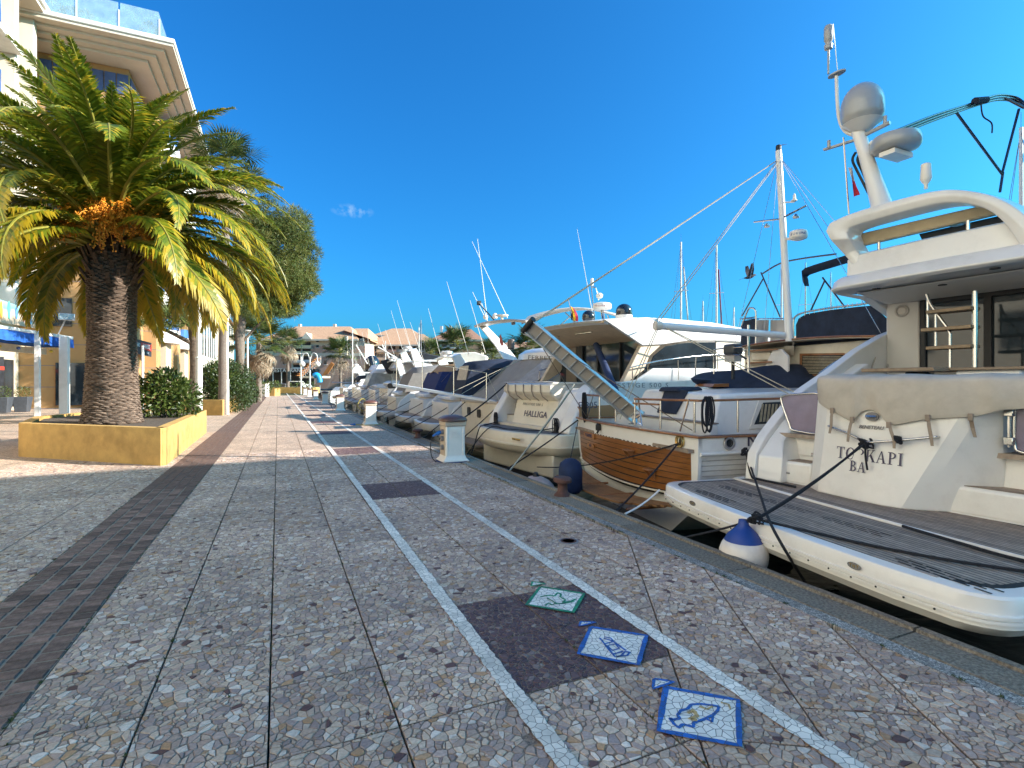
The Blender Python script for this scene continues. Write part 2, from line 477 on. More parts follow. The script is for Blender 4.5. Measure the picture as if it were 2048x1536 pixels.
M_mortar = mat('mortar', (.27, .195, .15), .9, var=.55, scale=90, bump=.8, bscale=220)
M_joint = mat('joint_moss', (.035, .035, .022), .95, var=.6, scale=9, col2=(.05, .075, .02))
PINK = [(0, (.54, .385, .285)), (.13, (.45, .31, .24)), (.27, (.61, .455, .34)), (.42, (.49, .345, .28)), (.55, (.41, .295, .25)),
        (.66, (.58, .42, .305)), (.76, (.70, .575, .48)), (.86, (.34, .245, .215)), (.935, (.47, .27, .14)), (.978, (.13, .06, .05))]
DARK = [(0, (.12, .062, .062)), (.2, (.15, .078, .075)), (.4, (.095, .052, .055)), (.6, (.17, .095, .085)), (.78, (.125, .07, .07)), (.93, (.24, .17, .15)), (.985, (.36, .28, .23))]
M_chip = chip_mat('stone_chips', PINK)
M_chipd = chip_mat('maroon_chips', DARK)
M_far = crazed_mat('far_paving', (.56, .40, .29), (.13, .11, .1), 20, .07, .65, .14, .35)
M_fard = crazed_mat('far_maroon', (.135, .075, .072), (.05, .035, .032), 20, .06, .65, .1, .4)
M_white = crazed_mat('road_paint', (.86, .77, .66), (.22, .18, .15), 24, .055, .6, .2, .2)

QX0, QX1, QX2 = 3.46, 3.58, 3.90      # pebble band, coping, quay edge
BX0, BX1 = -1.90, -1.19               # brick strip
SW, SL = .575, .60
L1a, L1b = az(1254, 1068), az(1418, 1533)     # joint where the turned slabs of the corner begin
ld = (L1b - L1a).normalized()                  # runs towards the viewer
ln = V((-ld.y, ld.x, 0))                       # points to the right (quay) side
if ln.x < 0: ln = -ln

prom = struct(bpy.data.objects.new('pavement', None)); COL.objects.link(prom)
gb = MB(); gb.box((-26, 60, -.11), (59.9, 160, .12)); bed = struct(gb.build('ground', M_joint))
variants = {}
for key, mt in (('p', M_chip), ('d', M_chipd)):
    variants[key] = [slab_mesh('paving_slab', [(-SW / 2 + .004, -SL / 2 + .004), (SW / 2 - .004, -SL / 2 + .004), (SW / 2 - .004, SL / 2 - .004), (-SW / 2 + .004, SL / 2 - .004)],
                                random.Random(40 + i), .042 if key == 'p' else .036, [M_mortar, mt]) for i in range(7 if key == 'p' else 3)]
SQ0, SQP = 2.52, 5.03                 # first maroon square, spacing along the quay
def is_dark(xc, yc):
    k = (yc - SQ0) % SQP
    return 1.1 < xc < 2.26 and k < 2 * SL and yc > 2
cols = [BX1 + SW * (i + .5) for i in range(8)]
YN, ROW0 = 13.9, .12
nslab = 0
rows = []
# rows are kept in step with the maroon squares
for sq in range(-1, 14):
    ys = SQ0 + sq * SQP
    hgt = [SL, SL] + [(SQP - 2 * SL) / 6] * 6
    y = ys
    for hh in hgt: rows.append((y + hh / 2, hh)); y += hh
def in_turned(x, y): return (V((x, y, 0)) - L1a).dot(ln)
far = MB(); fard = MB()
def pave(xc, yc, wid, hgt, seed):
    global nslab
    dark = is_dark(xc, yc)
    if yc < ROW0 - .3: return
    cs = [(xc - wid / 2, yc - hgt / 2), (xc + wid / 2, yc - hgt / 2), (xc + wid / 2, yc + hgt / 2), (xc - wid / 2, yc + hgt / 2)]
    dd = [in_turned(*c) for c in cs] if xc > 0 and yc < 7 else [-1]
    if min(dd) > -.004: return
    if yc > YN:
        b = fard if dark else far
        b.box((xc, yc, -.025), (wid - .012, hgt - .012, .046 + rnd.uniform(-.002, .002)))
        return
    nslab += 1
    if max(dd) > 0:
        g = .004
        reg = [(cs[0][0] + g, cs[0][1] + g), (cs[1][0] - g, cs[1][1] + g), (cs[2][0] - g, cs[2][1] - g), (cs[3][0] + g, cs[3][1] - g)]
        reg = clip(reg, (L1a.x - ln.x * g, L1a.y - ln.y * g), (ln.x, ln.y))
        if len(reg) < 3 or abs(area(reg)) < .002: return
        reg = [(p[0] - xc, p[1] - yc) for p in reg]
        me = slab_mesh('paving_slab', reg, random.Random(seed), .042, [M_mortar, M_chipd if dark else M_chip])
        inst('paving_slab', me, prom, (xc, yc, rnd.uniform(-.002, 0)))
    else:
        if not dark and 1.9 < yc < 2.5 and .4 < xc < 1.1 and LOOSE[0] < 200:
            hx, hy = wid / 2 - .004, hgt / 2 - .004; reg = [(-hx, -hy), (hx, -hy), (hx, hy), (-hx, hy)]
            o = inst('paving_slab', slab_mesh('paving_slab', reg, random.Random(1), .042, [M_mortar, M_chip], bare=True), prom, (xc, yc, -.001)); loose_chips(o, reg, random.Random(seed), .042, M_chip, 0); return
        vs = variants['d' if dark else 'p']
        me = vs[rnd.randrange(len(vs))]
        inst('paving_slab', me, prom, (xc, yc, rnd.uniform(-.0025, 0)), (rnd.uniform(-.003, .003), rnd.uniform(-.003, .003), PI if rnd.random() < .5 else 0),
             (wid / SW, hgt / SL, 1))
for (yc, hh) in rows:
    for i, xc in enumerate(cols):
        x1 = min(xc + SW / 2, QX0 - .004); x0 = xc - SW / 2
        pave((x0 + x1) / 2, yc, x1 - x0, hh, int(yc * 100) * 9 + i)
    for i in range(24):
        xc = BX0 - SW * (i + .5)
        if yc < 3.2 + max(0, i - 3) * .5: continue
        if yc < YN and i > 4:
            far.box((xc, yc, -.025), (SW - .012, hh - .012, .046)); continue
        pave(xc, yc, SW, hh, int(yc * 100) * 9 + 100 + i)
# slabs laid on the turned grid near the corner
td = ld; tn = ln
for i in range(6):
    for j in range(-8, 9):
        c = L1a + tn * (SW * (i + .5)) + td * (.6 * j + (.3 if i % 2 else 0))
        reg = []
        for sx, sy in ((-1, -1), (1, -1), (1, 1), (-1, 1)):
            p = c + tn * (sx * (SW / 2 - .004)) + td * (sy * .296); reg.append((p.x, p.y))
        if area(reg) < 0: reg.reverse()
        reg = clip(reg, (QX0 - .004, 0), (1, 0)); reg = clip(reg, (0, -.3), (0, -1)) if len(reg) > 2 else []
        reg = clip(reg, (0, 6.2), (0, 1)) if len(reg) > 2 else []
        if len(reg) < 3 or abs(area(reg)) < .008: continue
        me = slab_mesh('paving_slab', [(p[0] - c.x, p[1] - c.y) for p in reg], random.Random(900 + i * 40 + j), .042, [M_mortar, M_chip])
        inst('paving_slab', me, prom, (c.x, c.y, rnd.uniform(-.002, 0))); nslab += 1
o = far.build('far_paving', M_far, prom, fixn=False); struct(o, 'stuff')
o = fard.build('far_maroon_paving', M_fard, prom, fixn=False); struct(o, 'stuff')

# --- brick strip
M_brick = mat('paver_brick', (.15, .085, .065), .85, var=.4, scale=14, bump=.5, bscale=90, orand=.5, col2=(.22, .135, .105))
M_bjoint = mat('brick_joint', (.36, .29, .23), .95, var=.3, scale=20, col2=(.22, .18, .13))
strip = struct(bpy.data.objects.new('brick_strip', None)); COL.objects.link(strip)
bb = MB(); bb.box(((BX0 + BX1) / 2, 40, -.03), (BX1 - BX0 - .006, 82, .05)); bb.build('mortar_bed', M_bjoint, strip)
bw, bl = (BX1 - BX0) / 5, .118
bmesh_ = []
for k in range(4):
    b = MB(); rg = random.Random(k)
    x, y = bw / 2 - .008, bl / 2 - .008
    q = lambda a: a * rg.uniform(.9, 1.0)
    lo = [(-x, -y, -.04), (x, -y, -.04), (x, y, -.04), (-x, y, -.04)]
    mid = [(p[0], p[1], -.004) for p in lo]
    hi = [(q(p[0]) * .95, q(p[1]) * .93, .002) for p in lo]
    b.loft([lo, mid, hi]); bmesh_.append(b.mesh('brick', M_brick))
nb = 0; rest = MB(); y = 1.2; r = 0
while y < 70:
    for k in range(5):
        x = BX0 + bw * (k + .5); yy = y + (bl / 2 if k % 2 else 0) + rnd.uniform(-.006, .006)
        if y > 2.6 and nb < 300:
            inst('brick', bmesh_[rnd.randrange(4)], strip, (x + rnd.uniform(-.003, .003), yy, rnd.uniform(-.004, .003)), (rnd.uniform(-.02, .02), rnd.uniform(-.02, .02), rnd.uniform(-.03, .03))); nb += 1
        elif y < 34 or k % 2 == 0 or True:
            rest.box((x, yy, -.012 + rnd.uniform(-.003, .003)), (bw - .013, bl - .013, .028))
    y += bl; r += 1
struct(rest.build('far_bricks', M_brick, strip, fixn=False), 'stuff')

# --- pebble band and coping stones
M_peb = crazed_mat('pebble_band', (.44, .39, .34), (.09, .09, .09), 62, .12, .8, .2, .6)
M_cope = mat('coping_stone', (.20, .165, .125), .9, var=.5, scale=48, bump=1.0, bscale=90, orand=.16, dirt=.55, col2=(.36, .31, .24))
M_quay = mat('quay_wall', (.05, .048, .042), .9, var=.5, scale=2, bump=.6, bscale=20)
cope = struct(bpy.data.objects.new('quay', None)); COL.objects.link(cope)
b = MB(); b.box(((QX0 + QX1) / 2, 60, -.05), (QX1 - QX0 - .004, 140, .094)); b.build('pebble_band', M_peb, cope)
b = MB(); b.box((QX2 - 1.1, 60, -1.14), (1.9, 140, 2.0)); b.build('quay_wall', M_quay, cope)
y = -4.0; rg = random.Random(5)
while y < 75:
    L = rg.uniform(1.15, 1.75)
    b = MB()
    x0, x1 = QX1 + .004, QX2 + .04
    prof = [(x0, -.14), (x0, -.012), (x0 + .012, .002), (x1 - .09, .0), (x1 - .082, .022), (x1 - .02, .02), (x1, 0.0), (x1, -.14)]
    prof = [(px, pz + rg.uniform(-.003, .003)) for px, pz in prof]
    n = 4; rings = [[(px, y + .008 + (L - .016) * k / n, pz + (rg.uniform(-.004, .004) if 0 < i < len(prof) - 1 else 0)) for i, (px, pz) in enumerate(prof)] for k in range(n + 1)]
    b.loft(rings); o = b.build('coping_stone', M_cope, cope)
    y += L

# --- water
wm = bpy.data.materials.new('sea_water'); wm.use_nodes = True; n = wm.node_tree.nodes; l = wm.node_tree.links; p = n['Principled BSDF']
p.inputs['Base Color'].default_value = (.006, .010, .010, 1); p.inputs['Roughness'].default_value = .04; p.inputs['IOR'].default_value = 1.33
g = n.new('ShaderNodeNewGeometry'); nz = n.new('ShaderNodeTexNoise'); nz.inputs['Scale'].default_value = 2.2; nz.inputs['Detail'].default_value = 4; nz.inputs['Distortion'].default_value = .6
l.new(g.outputs['Position'], nz.inputs['Vector']); bp = n.new('ShaderNodeBump'); bp.inputs['Strength'].default_value = .25; bp.inputs['Distance'].default_value = .1
l.new(nz.outputs['Fac'], bp.inputs['Height']); l.new(bp.outputs[0], p.inputs['Normal'])
WZ = -.72
b = MB(); b.add([(2.9, -40, WZ), (420, -40, WZ), (420, 400, WZ), (2.9, 400, WZ)], [(0, 1, 2, 3)]); struct(b.build('water', wm))
b = MB(); b.add([(-1500, -300, -.3), (2.6, -300, -.3), (2.6, 3000, -.3), (-1500, 3000, -.3)], [(0, 1, 2, 3)]); struct(b.build('land', M_far))
b = MB(); b.add([(2.6, 128, -.06), (1200, 128, -.06), (1500, 2500, -.06), (2.6, 2500, -.06)], [(0, 1, 2, 3)]); struct(b.build('far_quay', M_far))

# --- painted lines (paint sheets over the mosaic)
def line_sheet(name, x0f, wid, y0, y1, z=.0045):
    b = MB(); rowsL = []; rg = random.Random(int(x0f(0) * 100)); y = y0
    while y < y1:
        st = .035 if y < 9 else (.2 if y < 20 else 2.0)
        x = x0f(y); rowsL.append([(x + rg.uniform(-.006, .006) * (y < 9), y, z), (x + wid + rg.uniform(-.006, .006) * (y < 9), y, z)]); y += st
    b.sheet(rowsL); o = struct(b.build(name, M_white)); return o
def fitline(pa, pb):
    a, b_ = az(*pa), az(*pb); k = (b_.x - a.x) / (b_.y - a.y); return lambda y: a.x + (y - a.y) * k
lf = fitline((1110, 1536), (668, 900)); rf = fitline((1690 - 60, 1536), (778, 912))
line_sheet('painted_line', lambda y: 1.085 + .004 * y if y < 12 else 1.133, .098, -.2, 90)
line_sheet('painted_line', lambda y: 2.205, .098, -.2, 90)
print('line fit', [round(lf(t), 3) for t in (0, 2, 5, 10, 15)], [round(rf(t), 3) for t in (0, 2, 5, 10, 15)], 'slabs', nslab)
# ---- building behind the viewer whose shade lies over the near part of the promenade
b = MB()
M_backw = mat('back_wall', (.80, .62, .42), .85, var=.08, scale=2)
HC = 19.0
dsp = HC / math.tan(SUN_EL)
e0 = V((-5.5, 11.85, 0)) + SH * dsp; e1 = V((14, 13.6, 0)) + SH * dsp
ed = (e1 - e0).normalized(); en = V((ed.y, -ed.x, 0))
e0 = e0 - ed * 7; e1 = e1 + ed * 7
bk = thing('apartment_building', 'tall cream apartment block behind the viewer that shades the near paving', 'building', (e0.x, e0.y, 0))
b.hexa([e0, e1, e1 + en * 14, e0 + en * 14, e0 + UP * HC, e1 + UP * HC, e1 + en * 14 + UP * HC, e0 + en * 14 + UP * HC]); b.build('wall', M_backw, bk)
M_backg = mat('back_glass', (.05, .06, .07), .1)
for i in range(9):
    for j in range(5):
        b = MB(); c = e0 + ed * (2.5 + i * 6.2) + UP * (2 + j * 3.5) - en * .02
        b.box(c, (1.6, .06, 1.8), math.atan2(ed.y, ed.x)); b.build('window', M_backg, bk)

# ---- unseen block added to the left-hand row, bouncing sunlight into the shade
wf_ = thing('apartment_building', 'unseen cream block added to the left-hand row to bounce sunlight into the shade', 'building', (-22, -6, 0))
b = MB(); b.box((-23, -6.3, 11), (15.6, 48, 22)); b.build('wall', mat('bounce_wall', (.70, .60, .47), .85, var=.06, scale=1), wf_)
for i in range(11):
    for j in range(5):
        b = MB(); b.box((-15.19, -27 + i * 4.2, 4.2 + j * 3.5), (.05, 1.5, 1.9)); b.build('window', M_backg, wf_)
# ================================================================ PLANTS
def leaf_mat(name, cols, rough=.45, trans=.3, spec=.4):
    m = bpy.data.materials.new(name); m.use_nodes = True; n = m.node_tree.nodes; l = m.node_tree.links; b = n['Principled BSDF']
    at = n.new('ShaderNodeAttribute'); at.attribute_name = 'rnd'
    oi = n.new('ShaderNodeObjectInfo')
    a = n.new('ShaderNodeMath'); a.operation = 'MULTIPLY_ADD'; a.inputs[1].default_value = .25; l.new(oi.outputs['Random'], a.inputs[0]); l.new(at.outputs['Fac'], a.inputs[2])
    cr = n.new('ShaderNodeValToRGB'); e = cr.color_ramp.elements
    while len(e) < len(cols): e.new(.5)
    for i, (p, c) in enumerate(cols): e[i].position = p; e[i].color = (*c, 1)
    l.new(a.outputs[0], cr.inputs[0]); l.new(cr.outputs[0], b.inputs['Base Color'])
    b.inputs['Roughness'].default_value = rough; b.inputs['Specular IOR Level'].default_value = spec
    tr = n.new('ShaderNodeBsdfTranslucent'); vm = n.new('ShaderNodeVectorMath'); vm.operation = 'SCALE'; vm.inputs['Scale'].default_value = 1.5
    l.new(cr.outputs[0], vm.inputs[0]); l.new(vm.outputs[0], tr.inputs[0])
    mx = n.new('ShaderNodeMixShader'); mx.inputs[0].default_value = trans
    l.new(b.outputs[0], mx.inputs[1]); l.new(tr.outputs[0], mx.inputs[2]); l.new(mx.outputs[0], n['Material Output'].inputs[0])
    MATS[name] = m; return m
M_frond = leaf_mat('frond_leaf', [(0, (.03, .055, .008)), (.45, (.08, .125, .012)), (.8, (.18, .20, .014)), (1.1, (.38, .27, .018))], .38, .3)
M_frondd = leaf_mat('dry_frond', [(0, (.22, .15, .09)), (.6, (.36, .27, .18)), (1.1, (.48, .38, .28))], .7, .2)
M_washf = leaf_mat('fan_leaf', [(0, (.025, .045, .012)), (.6, (.05, .075, .018)), (1.1, (.12, .13, .03))], .45, .25)
M_pine = leaf_mat('pine_needles', [(0, (.035, .055, .012)), (.5, (.085, .11, .022)), (.85, (.15, .165, .035)), (1.1, (.2, .18, .05))], .55, .2)
M_bush = leaf_mat('bush_leaf', [(0, (.025, .045, .010)), (.5, (.055, .085, .015)), (.9, (.11, .14, .03)), (1.1, (.16, .15, .05))], .4, .25)
M_hedge = leaf_mat('hedge_leaf', [(0, (.012, .025, .007)), (.6, (.03, .05, .012)), (1.1, (.06, .08, .02))], .45, .2)
M_rach = mat('rachis', (.20, .185, .03), .45, var=.25, scale=4)
M_bark = mat('palm_bark', (.075, .045, .028), .95, var=.5, scale=16, bump=.9, bscale=40, col2=(.14, .09, .06))
M_scar = mat('palm_scar', (.085, .055, .038), .95, var=.55, scale=11, bump=.9, bscale=60, orand=.35, col2=(.20, .14, .10))
M_pbark = mat('pine_bark', (.12, .085, .06), .95, var=.5, scale=9, bump=1.0, bscale=22)
M_gbark = mat('grey_bark', (.19, .15, .12), .95, var=.35, scale=12, bump=.8, bscale=30, stretch=(1, 1, 5))
M_fruit = mat('orange_fruit', (.62, .24, .02), .45, var=.35, scale=20, orand=.15)
M_soil = mat('soil', (.085, .062, .045), 1, var=.5, scale=12, bump=.9, bscale=30)
M_ochre = mat('ochre_plaster', (.50, .30, .09), .9, var=.2, scale=3, bump=.35, bscale=45, dirt=.5)

def frond_mesh(name, L, el0, el1, nl, ll, mats, seed, droop=0.0, twist=0.0, age=0.0):
    """a feather palm leaf: rachis bending from elevation el0 to el1, nl leaflets a side"""
    rg = random.Random(seed); b = MB(); b.a['rnd'] = []
    N = 14; pts = [V((0, 0, 0))]; dirs = []
    for i in range(N):
        t = (i + .5) / N; e = el0 + (el1 - el0) * (t ** 1.35)
        d = V((math.cos(e), math.sin(twist * t) * .25, math.sin(e))).normalized(); dirs.append(d); pts.append(pts[-1] + d * (L / N))
    b.tube(pts, [.05 * (1 - .88 * i / N) + .004 for i in range(N + 1)], 5, 1); b.a['rnd'] += [.9] * len(b.f)
    for s in (-1, 1):
        for k in range(nl):
            t = .13 + .86 * (k + rg.uniform(-.3, .3)) / nl
            f = min(t * N, N - .001); i = int(f); p = pts[i].lerp(pts[i + 1], f - i); d = dirs[i]
            side = V((0, 1, 0)) * s; side = (side - d * side.dot(d)).normalized(); nrm = side.cross(d) * s
            if nrm.z < 0: nrm = -nrm
            prof = (math.sin(PI * min(1, (t * .93 + .1))) ** .6); l_ = ll * max(.22, prof) * rg.uniform(.82, 1.1)
            fw = .55 + .7 * t; up = rg.uniform(.15, .5) * (1 - .5 * t)
            dr = (side + d * fw + nrm * up).normalized()
            wv = d.cross(dr).cross(dr).normalized() if rg.random() < .5 else (d - dr * d.dot(dr)).normalized()
            wd = .017 + .012 * prof
            g = V((0, 0, -1)) * (l_ * rg.uniform(.08, .3) + droop * l_)
            m_ = p + dr * l_ * .55 + g * .25; e_ = p + dr * l_ + g
            b.add([p - wv * wd * .6, p + wv * wd * .6, m_ + wv * wd, m_ - wv * wd, e_], [(0, 1, 2, 3), (3, 2, 4)], 0)
            c = min(1, max(0, rg.gauss(.42, .2) + age * (t ** 2))); b.a['rnd'] += [c, min(1, c + .12 + .3 * age)]
    return b.mesh(name, mats)

def fan_mesh(name, r, seed, mats, n=26, droop=.3):
    rg = random.Random(seed); b = MB(); b.a['rnd'] = []
    b.tube([(0, 0, 0), (r * .5, 0, .12 * r), (r, 0, .05 * r)], [.022, .018, .014], 4, 1); b.a['rnd'] += [.8] * len(b.f)
    c = V((r, 0, .05 * r))
    for k in range(n):
        a = (k / (n - 1) - .5) * 4.3 + rg.uniform(-.05, .05); l_ = r * .95 * (.75 + .25 * math.cos(a * .6)) * rg.uniform(.85, 1.08)
        d = V((math.cos(a), math.sin(a), .12)); s_ = V((-math.sin(a), math.cos(a), .3)) * .035
        m_ = c + d * l_ * .6; e_ = c + d * l_ - UP * l_ * rg.uniform(.1, .5) * droop * 2
        b.add([c, m_ + s_, e_, m_ - s_], [(0, 1, 2, 3)], 0); b.a['rnd'] += [min(1, max(0, rg.gauss(.45, .25)))]
    return b.mesh(name, mats)

def leaf_cloud(name, blobs, n, ls, material, parent, seed=1, aspect=.45, surf=.55, upb=.3, shape='leaf'):
    """leaves spread through overlapping ellipsoids (centre, radii), denser near the surface"""
    rg = random.Random(seed); b = MB(); b.a['rnd'] = []
    wts = [r[0] * r[1] + r[1] * r[2] + r[0] * r[2] for c, r in blobs]
    tot = sum(wts)
    for (c, r), wt in zip(blobs, wts):
        tone = rg.uniform(-.12, .12)
        for _ in range(int(n * wt / tot)):
            d = V((rg.gauss(0, 1), rg.gauss(0, 1), rg.gauss(0, 1))).normalized(); k = rg.random() ** (1 / 3 * (1 - surf) + .05) * rg.uniform(.85, 1.08)
            p = V(c) + V((d.x * r[0], d.y * r[1], d.z * r[2])) * k
            o = (d + V((rg.gauss(0, .6), rg.gauss(0, .6), rg.gauss(0, .6) + upb))).normalized()
            s_ = o.cross(V((rg.gauss(0, 1), rg.gauss(0, 1), rg.gauss(0, 1)))).normalized(); L = ls * rg.uniform(.6, 1.3)
            tn_ = min(1, max(0, rg.gauss(.45, .22) + tone))
            if shape == 'leaf':
                b.add([p, p + o * L * .5 + s_ * L * aspect * .5, p + o * L, p + o * L * .5 - s_ * L * aspect * .5], [(0, 1, 2, 3)]); b.a['rnd'] += [tn_]
            else:
                q = o.cross(s_)
                for a in range(5):
                    an = a * 1.2566 + rg.random(); dd = (o + (s_ * math.cos(an) + q * math.sin(an)) * rg.uniform(.5, 1.0)).normalized()
                    e_ = dd.cross(o).normalized() * L * .045
                    b.add([p - e_, p + e_, p + dd * L], [(0, 1, 2)]); b.a['rnd'] += [min(1, max(0, tn_ + rg.uniform(-.1, .1)))]
    o = b.build(name, material, parent, fixn=False); return o

# ---- ochre planter under the big palm
def planter(poly, z, label, th=.2, seed=1):
    rg = random.Random(seed); c = V((sum(p[0] for p in poly) / len(poly), sum(p[1] for p in poly) / len(poly), 0))
    t = thing('planter', label, 'planter', c, 'ochre plastered planters')
    k = len(poly); P = [V((p[0], p[1], 0)) for p in poly]
    inner = []
    for i in range(k):
        a, b_, d = P[i - 1], P[i], P[(i + 1) % k]
        n1 = V((-(b_ - a).y, (b_ - a).x, 0)).normalized(); n2 = V((-(d - b_).y, (d - b_).x, 0)).normalized()
        if n1.dot(c - b_) < 0: n1 = -n1
        if n2.dot(c - b_) < 0: n2 = -n2
        m_ = (n1 + n2); inner.append(b_ + m_ * (th / max(.3, (1 + n1.dot(n2)))))
    rb = MB()
    def ring(pts, zz): return [(p.x, p.y, zz) for p in pts]
    sub = lambda pts: [pts[i].lerp(pts[(i + 1) % k], j / 6) for i in range(k) for j in range(6)]
    so_, si = sub(P), sub(inner)
    j_ = [V((rg.uniform(-.006, .006), rg.uniform(-.006, .006), 0)) for _ in so_]
    rb.loft([ring(so_, -.02), ring([p + q for p, q in zip(so_, j_)], z * .5), ring(so_, z - .015), ring([p.lerp(c, .003) for p in so_], z), ring(si, z), ring(si, z - .2)], cap=False)
    rb.build('wall', M_ochre, t, smooth=40)
    sb = MB(); sb.add([(p.x, p.y, z - .07) for p in inner], [tuple(range(k))]); sb.build('soil', M_soil, t)
    return t
C0, C1, C2 = az(37, 913), az(330, 932), az(413, 865)
pl1 = planter([C0, C1 + (C0 - C1).normalized() * .12, C1 + (C2 - C1).normalized() * .12, C2, V((-5.2, 21.2, 0)), V((-5.95, 18.0, 0))], .745, 'long cracked ochre planter holding the big date palm and a bush')
cb = MB()                                            # open crack down the corner of the planter
e = C1 + (C2 - C1).normalized() * .17; path = [e + UP * z_ + V((.003, rnd.uniform(-.03, .03), 0)) for z_ in (0.0, .1, .22, .33, .45, .56, .66, .75)]
cb.sheet([[p + V((.006, -.012, 0)), p + V((.006, .014, 0))] for p in path])
cb.build('crack', M_joint, pl1)
D1, D2 = az(445, 831), az(469, 821)
pl2 = planter([V((-5.4, 31.6, 0)), D1, D2 + V((.1, 1.5, 0)), V((-5.2, 37.5, 0))], .78, 'second ochre planter farther along, with a pale bush and dark hedge', seed=4)

# ---- the big date palm
PB = V((-3.62, 15.35, .68))
palm = thing('date_palm', 'large date palm with orange fruit and thick scaly trunk in the ochre planter', 'palm tree', PB)
tp = [(.66, 0), (.61, .12), (.56, .5), (.53, 1.0), (.50, 1.6), (.485, 2.2), (.49, 2.8), (.50, 3.3), (.50, 3.7), (.43, 4.1), (.34, 4.5), (.16, 4.9)]
b = MB(); b.lathe([(r * .93, z) for r, z in tp], PB, 28); trunk = b.build('trunk', M_bark, palm, smooth=60)
def trad(z):
    for (r0, z0), (r1, z1) in zip(tp, tp[1:]):
        if z0 <= z <= z1: return r0 + (r1 - r0) * (z - z0) / (z1 - z0)
    return .1
scm = []
for s in range(3):                                   # leaf-base scars: lens-shaped plates
    rg = random.Random(s); b = MB()
    W, Hh = .115, .034
    o = [(-W, 0, 0), (-W * .5, 0, -Hh * .8), (0, 0, -Hh), (W * .5, 0, -Hh * .8), (W, 0, 0), (W * .5, 0, Hh * .7), (0, 0, Hh), (-W * .5, 0, Hh * .7)]
    f_ = [(p[0] * .8, -.034 + rg.uniform(-.006, .006) - p[2] * .35, p[2] * .7 - .008) for p in o]
    b.loft([[(p[0], .03, p[2]) for p in o], o, f_]); scm.append(b.mesh('leaf_scar', M_scar))
rest = MB(); ns = 0; cand = []
z = .04; row = 0
while z < 4.02:
    r = trad(z); n_ = max(6, int(2 * PI * r / .215))
    for k in range(n_):
        a = 2 * PI * (k + (row % 2) * .5) / n_ + rnd.uniform(-.03, .03); cand.append((z + rnd.uniform(-.008, .008), a, r * .95))
    z += .047; row += 1
vis = []
for z_, a, r in cand:
    nrm_ = V((math.cos(a), math.sin(a), 0)); tocam = (CAMP - PB); tocam.z = 0
    vis.append((-nrm_.dot(tocam.normalized()), z_, a, r))
vis.sort()
for i, (_, z_, a, r) in enumerate(vis):
    pos = PB + V((math.cos(a) * r, math.sin(a) * r, z_)); tilt = rnd.uniform(-.12, .12)
    jag = 1.0 if z_ < 2.6 else 1.0 + .25 * (z_ - 2.6)
    if i < 300: inst('leaf_scar', scm[i % 3], palm, pos, (rnd.uniform(-.15, .25), tilt, a + PI / 2), (rnd.uniform(.85, 1.15), jag * rnd.uniform(.8, 1.3), rnd.uniform(.85, 1.25) * jag))
    else:
        M = Matrix.Rotation(a + PI / 2, 3, 'Z'); W, Hh = .11, .034 * rnd.uniform(.8, 1.3)
        q = [V((-W, 0, 0)), V((0, 0, -Hh)), V((W, 0, 0)), V((0, 0, Hh)), V((0, -.036 * jag, -.01))]
        rest.add([pos + M @ p for p in q], [(0, 1, 4), (1, 2, 4), (2, 3, 4), (3, 0, 4)])
struct(rest.build('leaf_scars', M_scar, palm, fixn=False), 'stuff')
HEART = PB + UP * 4.55
fr = []
for i, (e0_, e1_, L, dr, age) in enumerate([(82, 35, 3.6, .0, 0), (70, 5, 4.0, .05, .0), (60, -25, 4.3, .1, .1), (50, -50, 4.5, .15, .1), (34, -72, 4.5, .25, .25), (20, -84, 4.2, .35, .4), (4, -88, 3.9, .4, .6)]):
    for j in range(2):
        fr.append(frond_mesh('frond', L * (1 - .06 * j), rad(e0_ - 4 * j), rad(e1_ - 8 * j), 78, .52, [M_frond, M_rach], 10 * i + j, dr, (.6 if j else -.6), age))
nf = 150
ca = math.atan2(CAMP.y - PB.y, CAMP.x - PB.x)
for i in range(nf):
    t = (i + .5) / nf; a = i * 2.39996 + rnd.uniform(-.15, .15)
    cls = min(6, int((t ** .92) * 7))
    off = abs((a - ca + PI) % (2 * PI) - PI)          # the leaves towards the viewer were pruned above the fruit
    if (cls >= 5 and off < .8 and i % 3) or (cls == 4 and off < .35 and i % 2): continue
    me = fr[cls * 2 + (i % 2)]
    base = HEART + V((math.cos(a), math.sin(a), 0)) * (.1 + .36 * t) + UP * (.42 * (1 - t) - .35 * t)
    inst('frond', me, palm, base, (rnd.uniform(-.3, .3), 0, a), rnd.uniform(.9, 1.08))
ym = frond_mesh('frond', 3.1, rad(15), rad(-80), 66, .46, [M_frond, M_rach], 77, .4, .5, 1.2)
for a in (-.35, -2.25, .9, 2.2, -2.7):
    o = inst('frond', ym, palm, HEART + V((math.cos(a), math.sin(a), 0)) * .42 - UP * .4, (0, 0, a)); o['label'] = 'yellowed hanging frond'
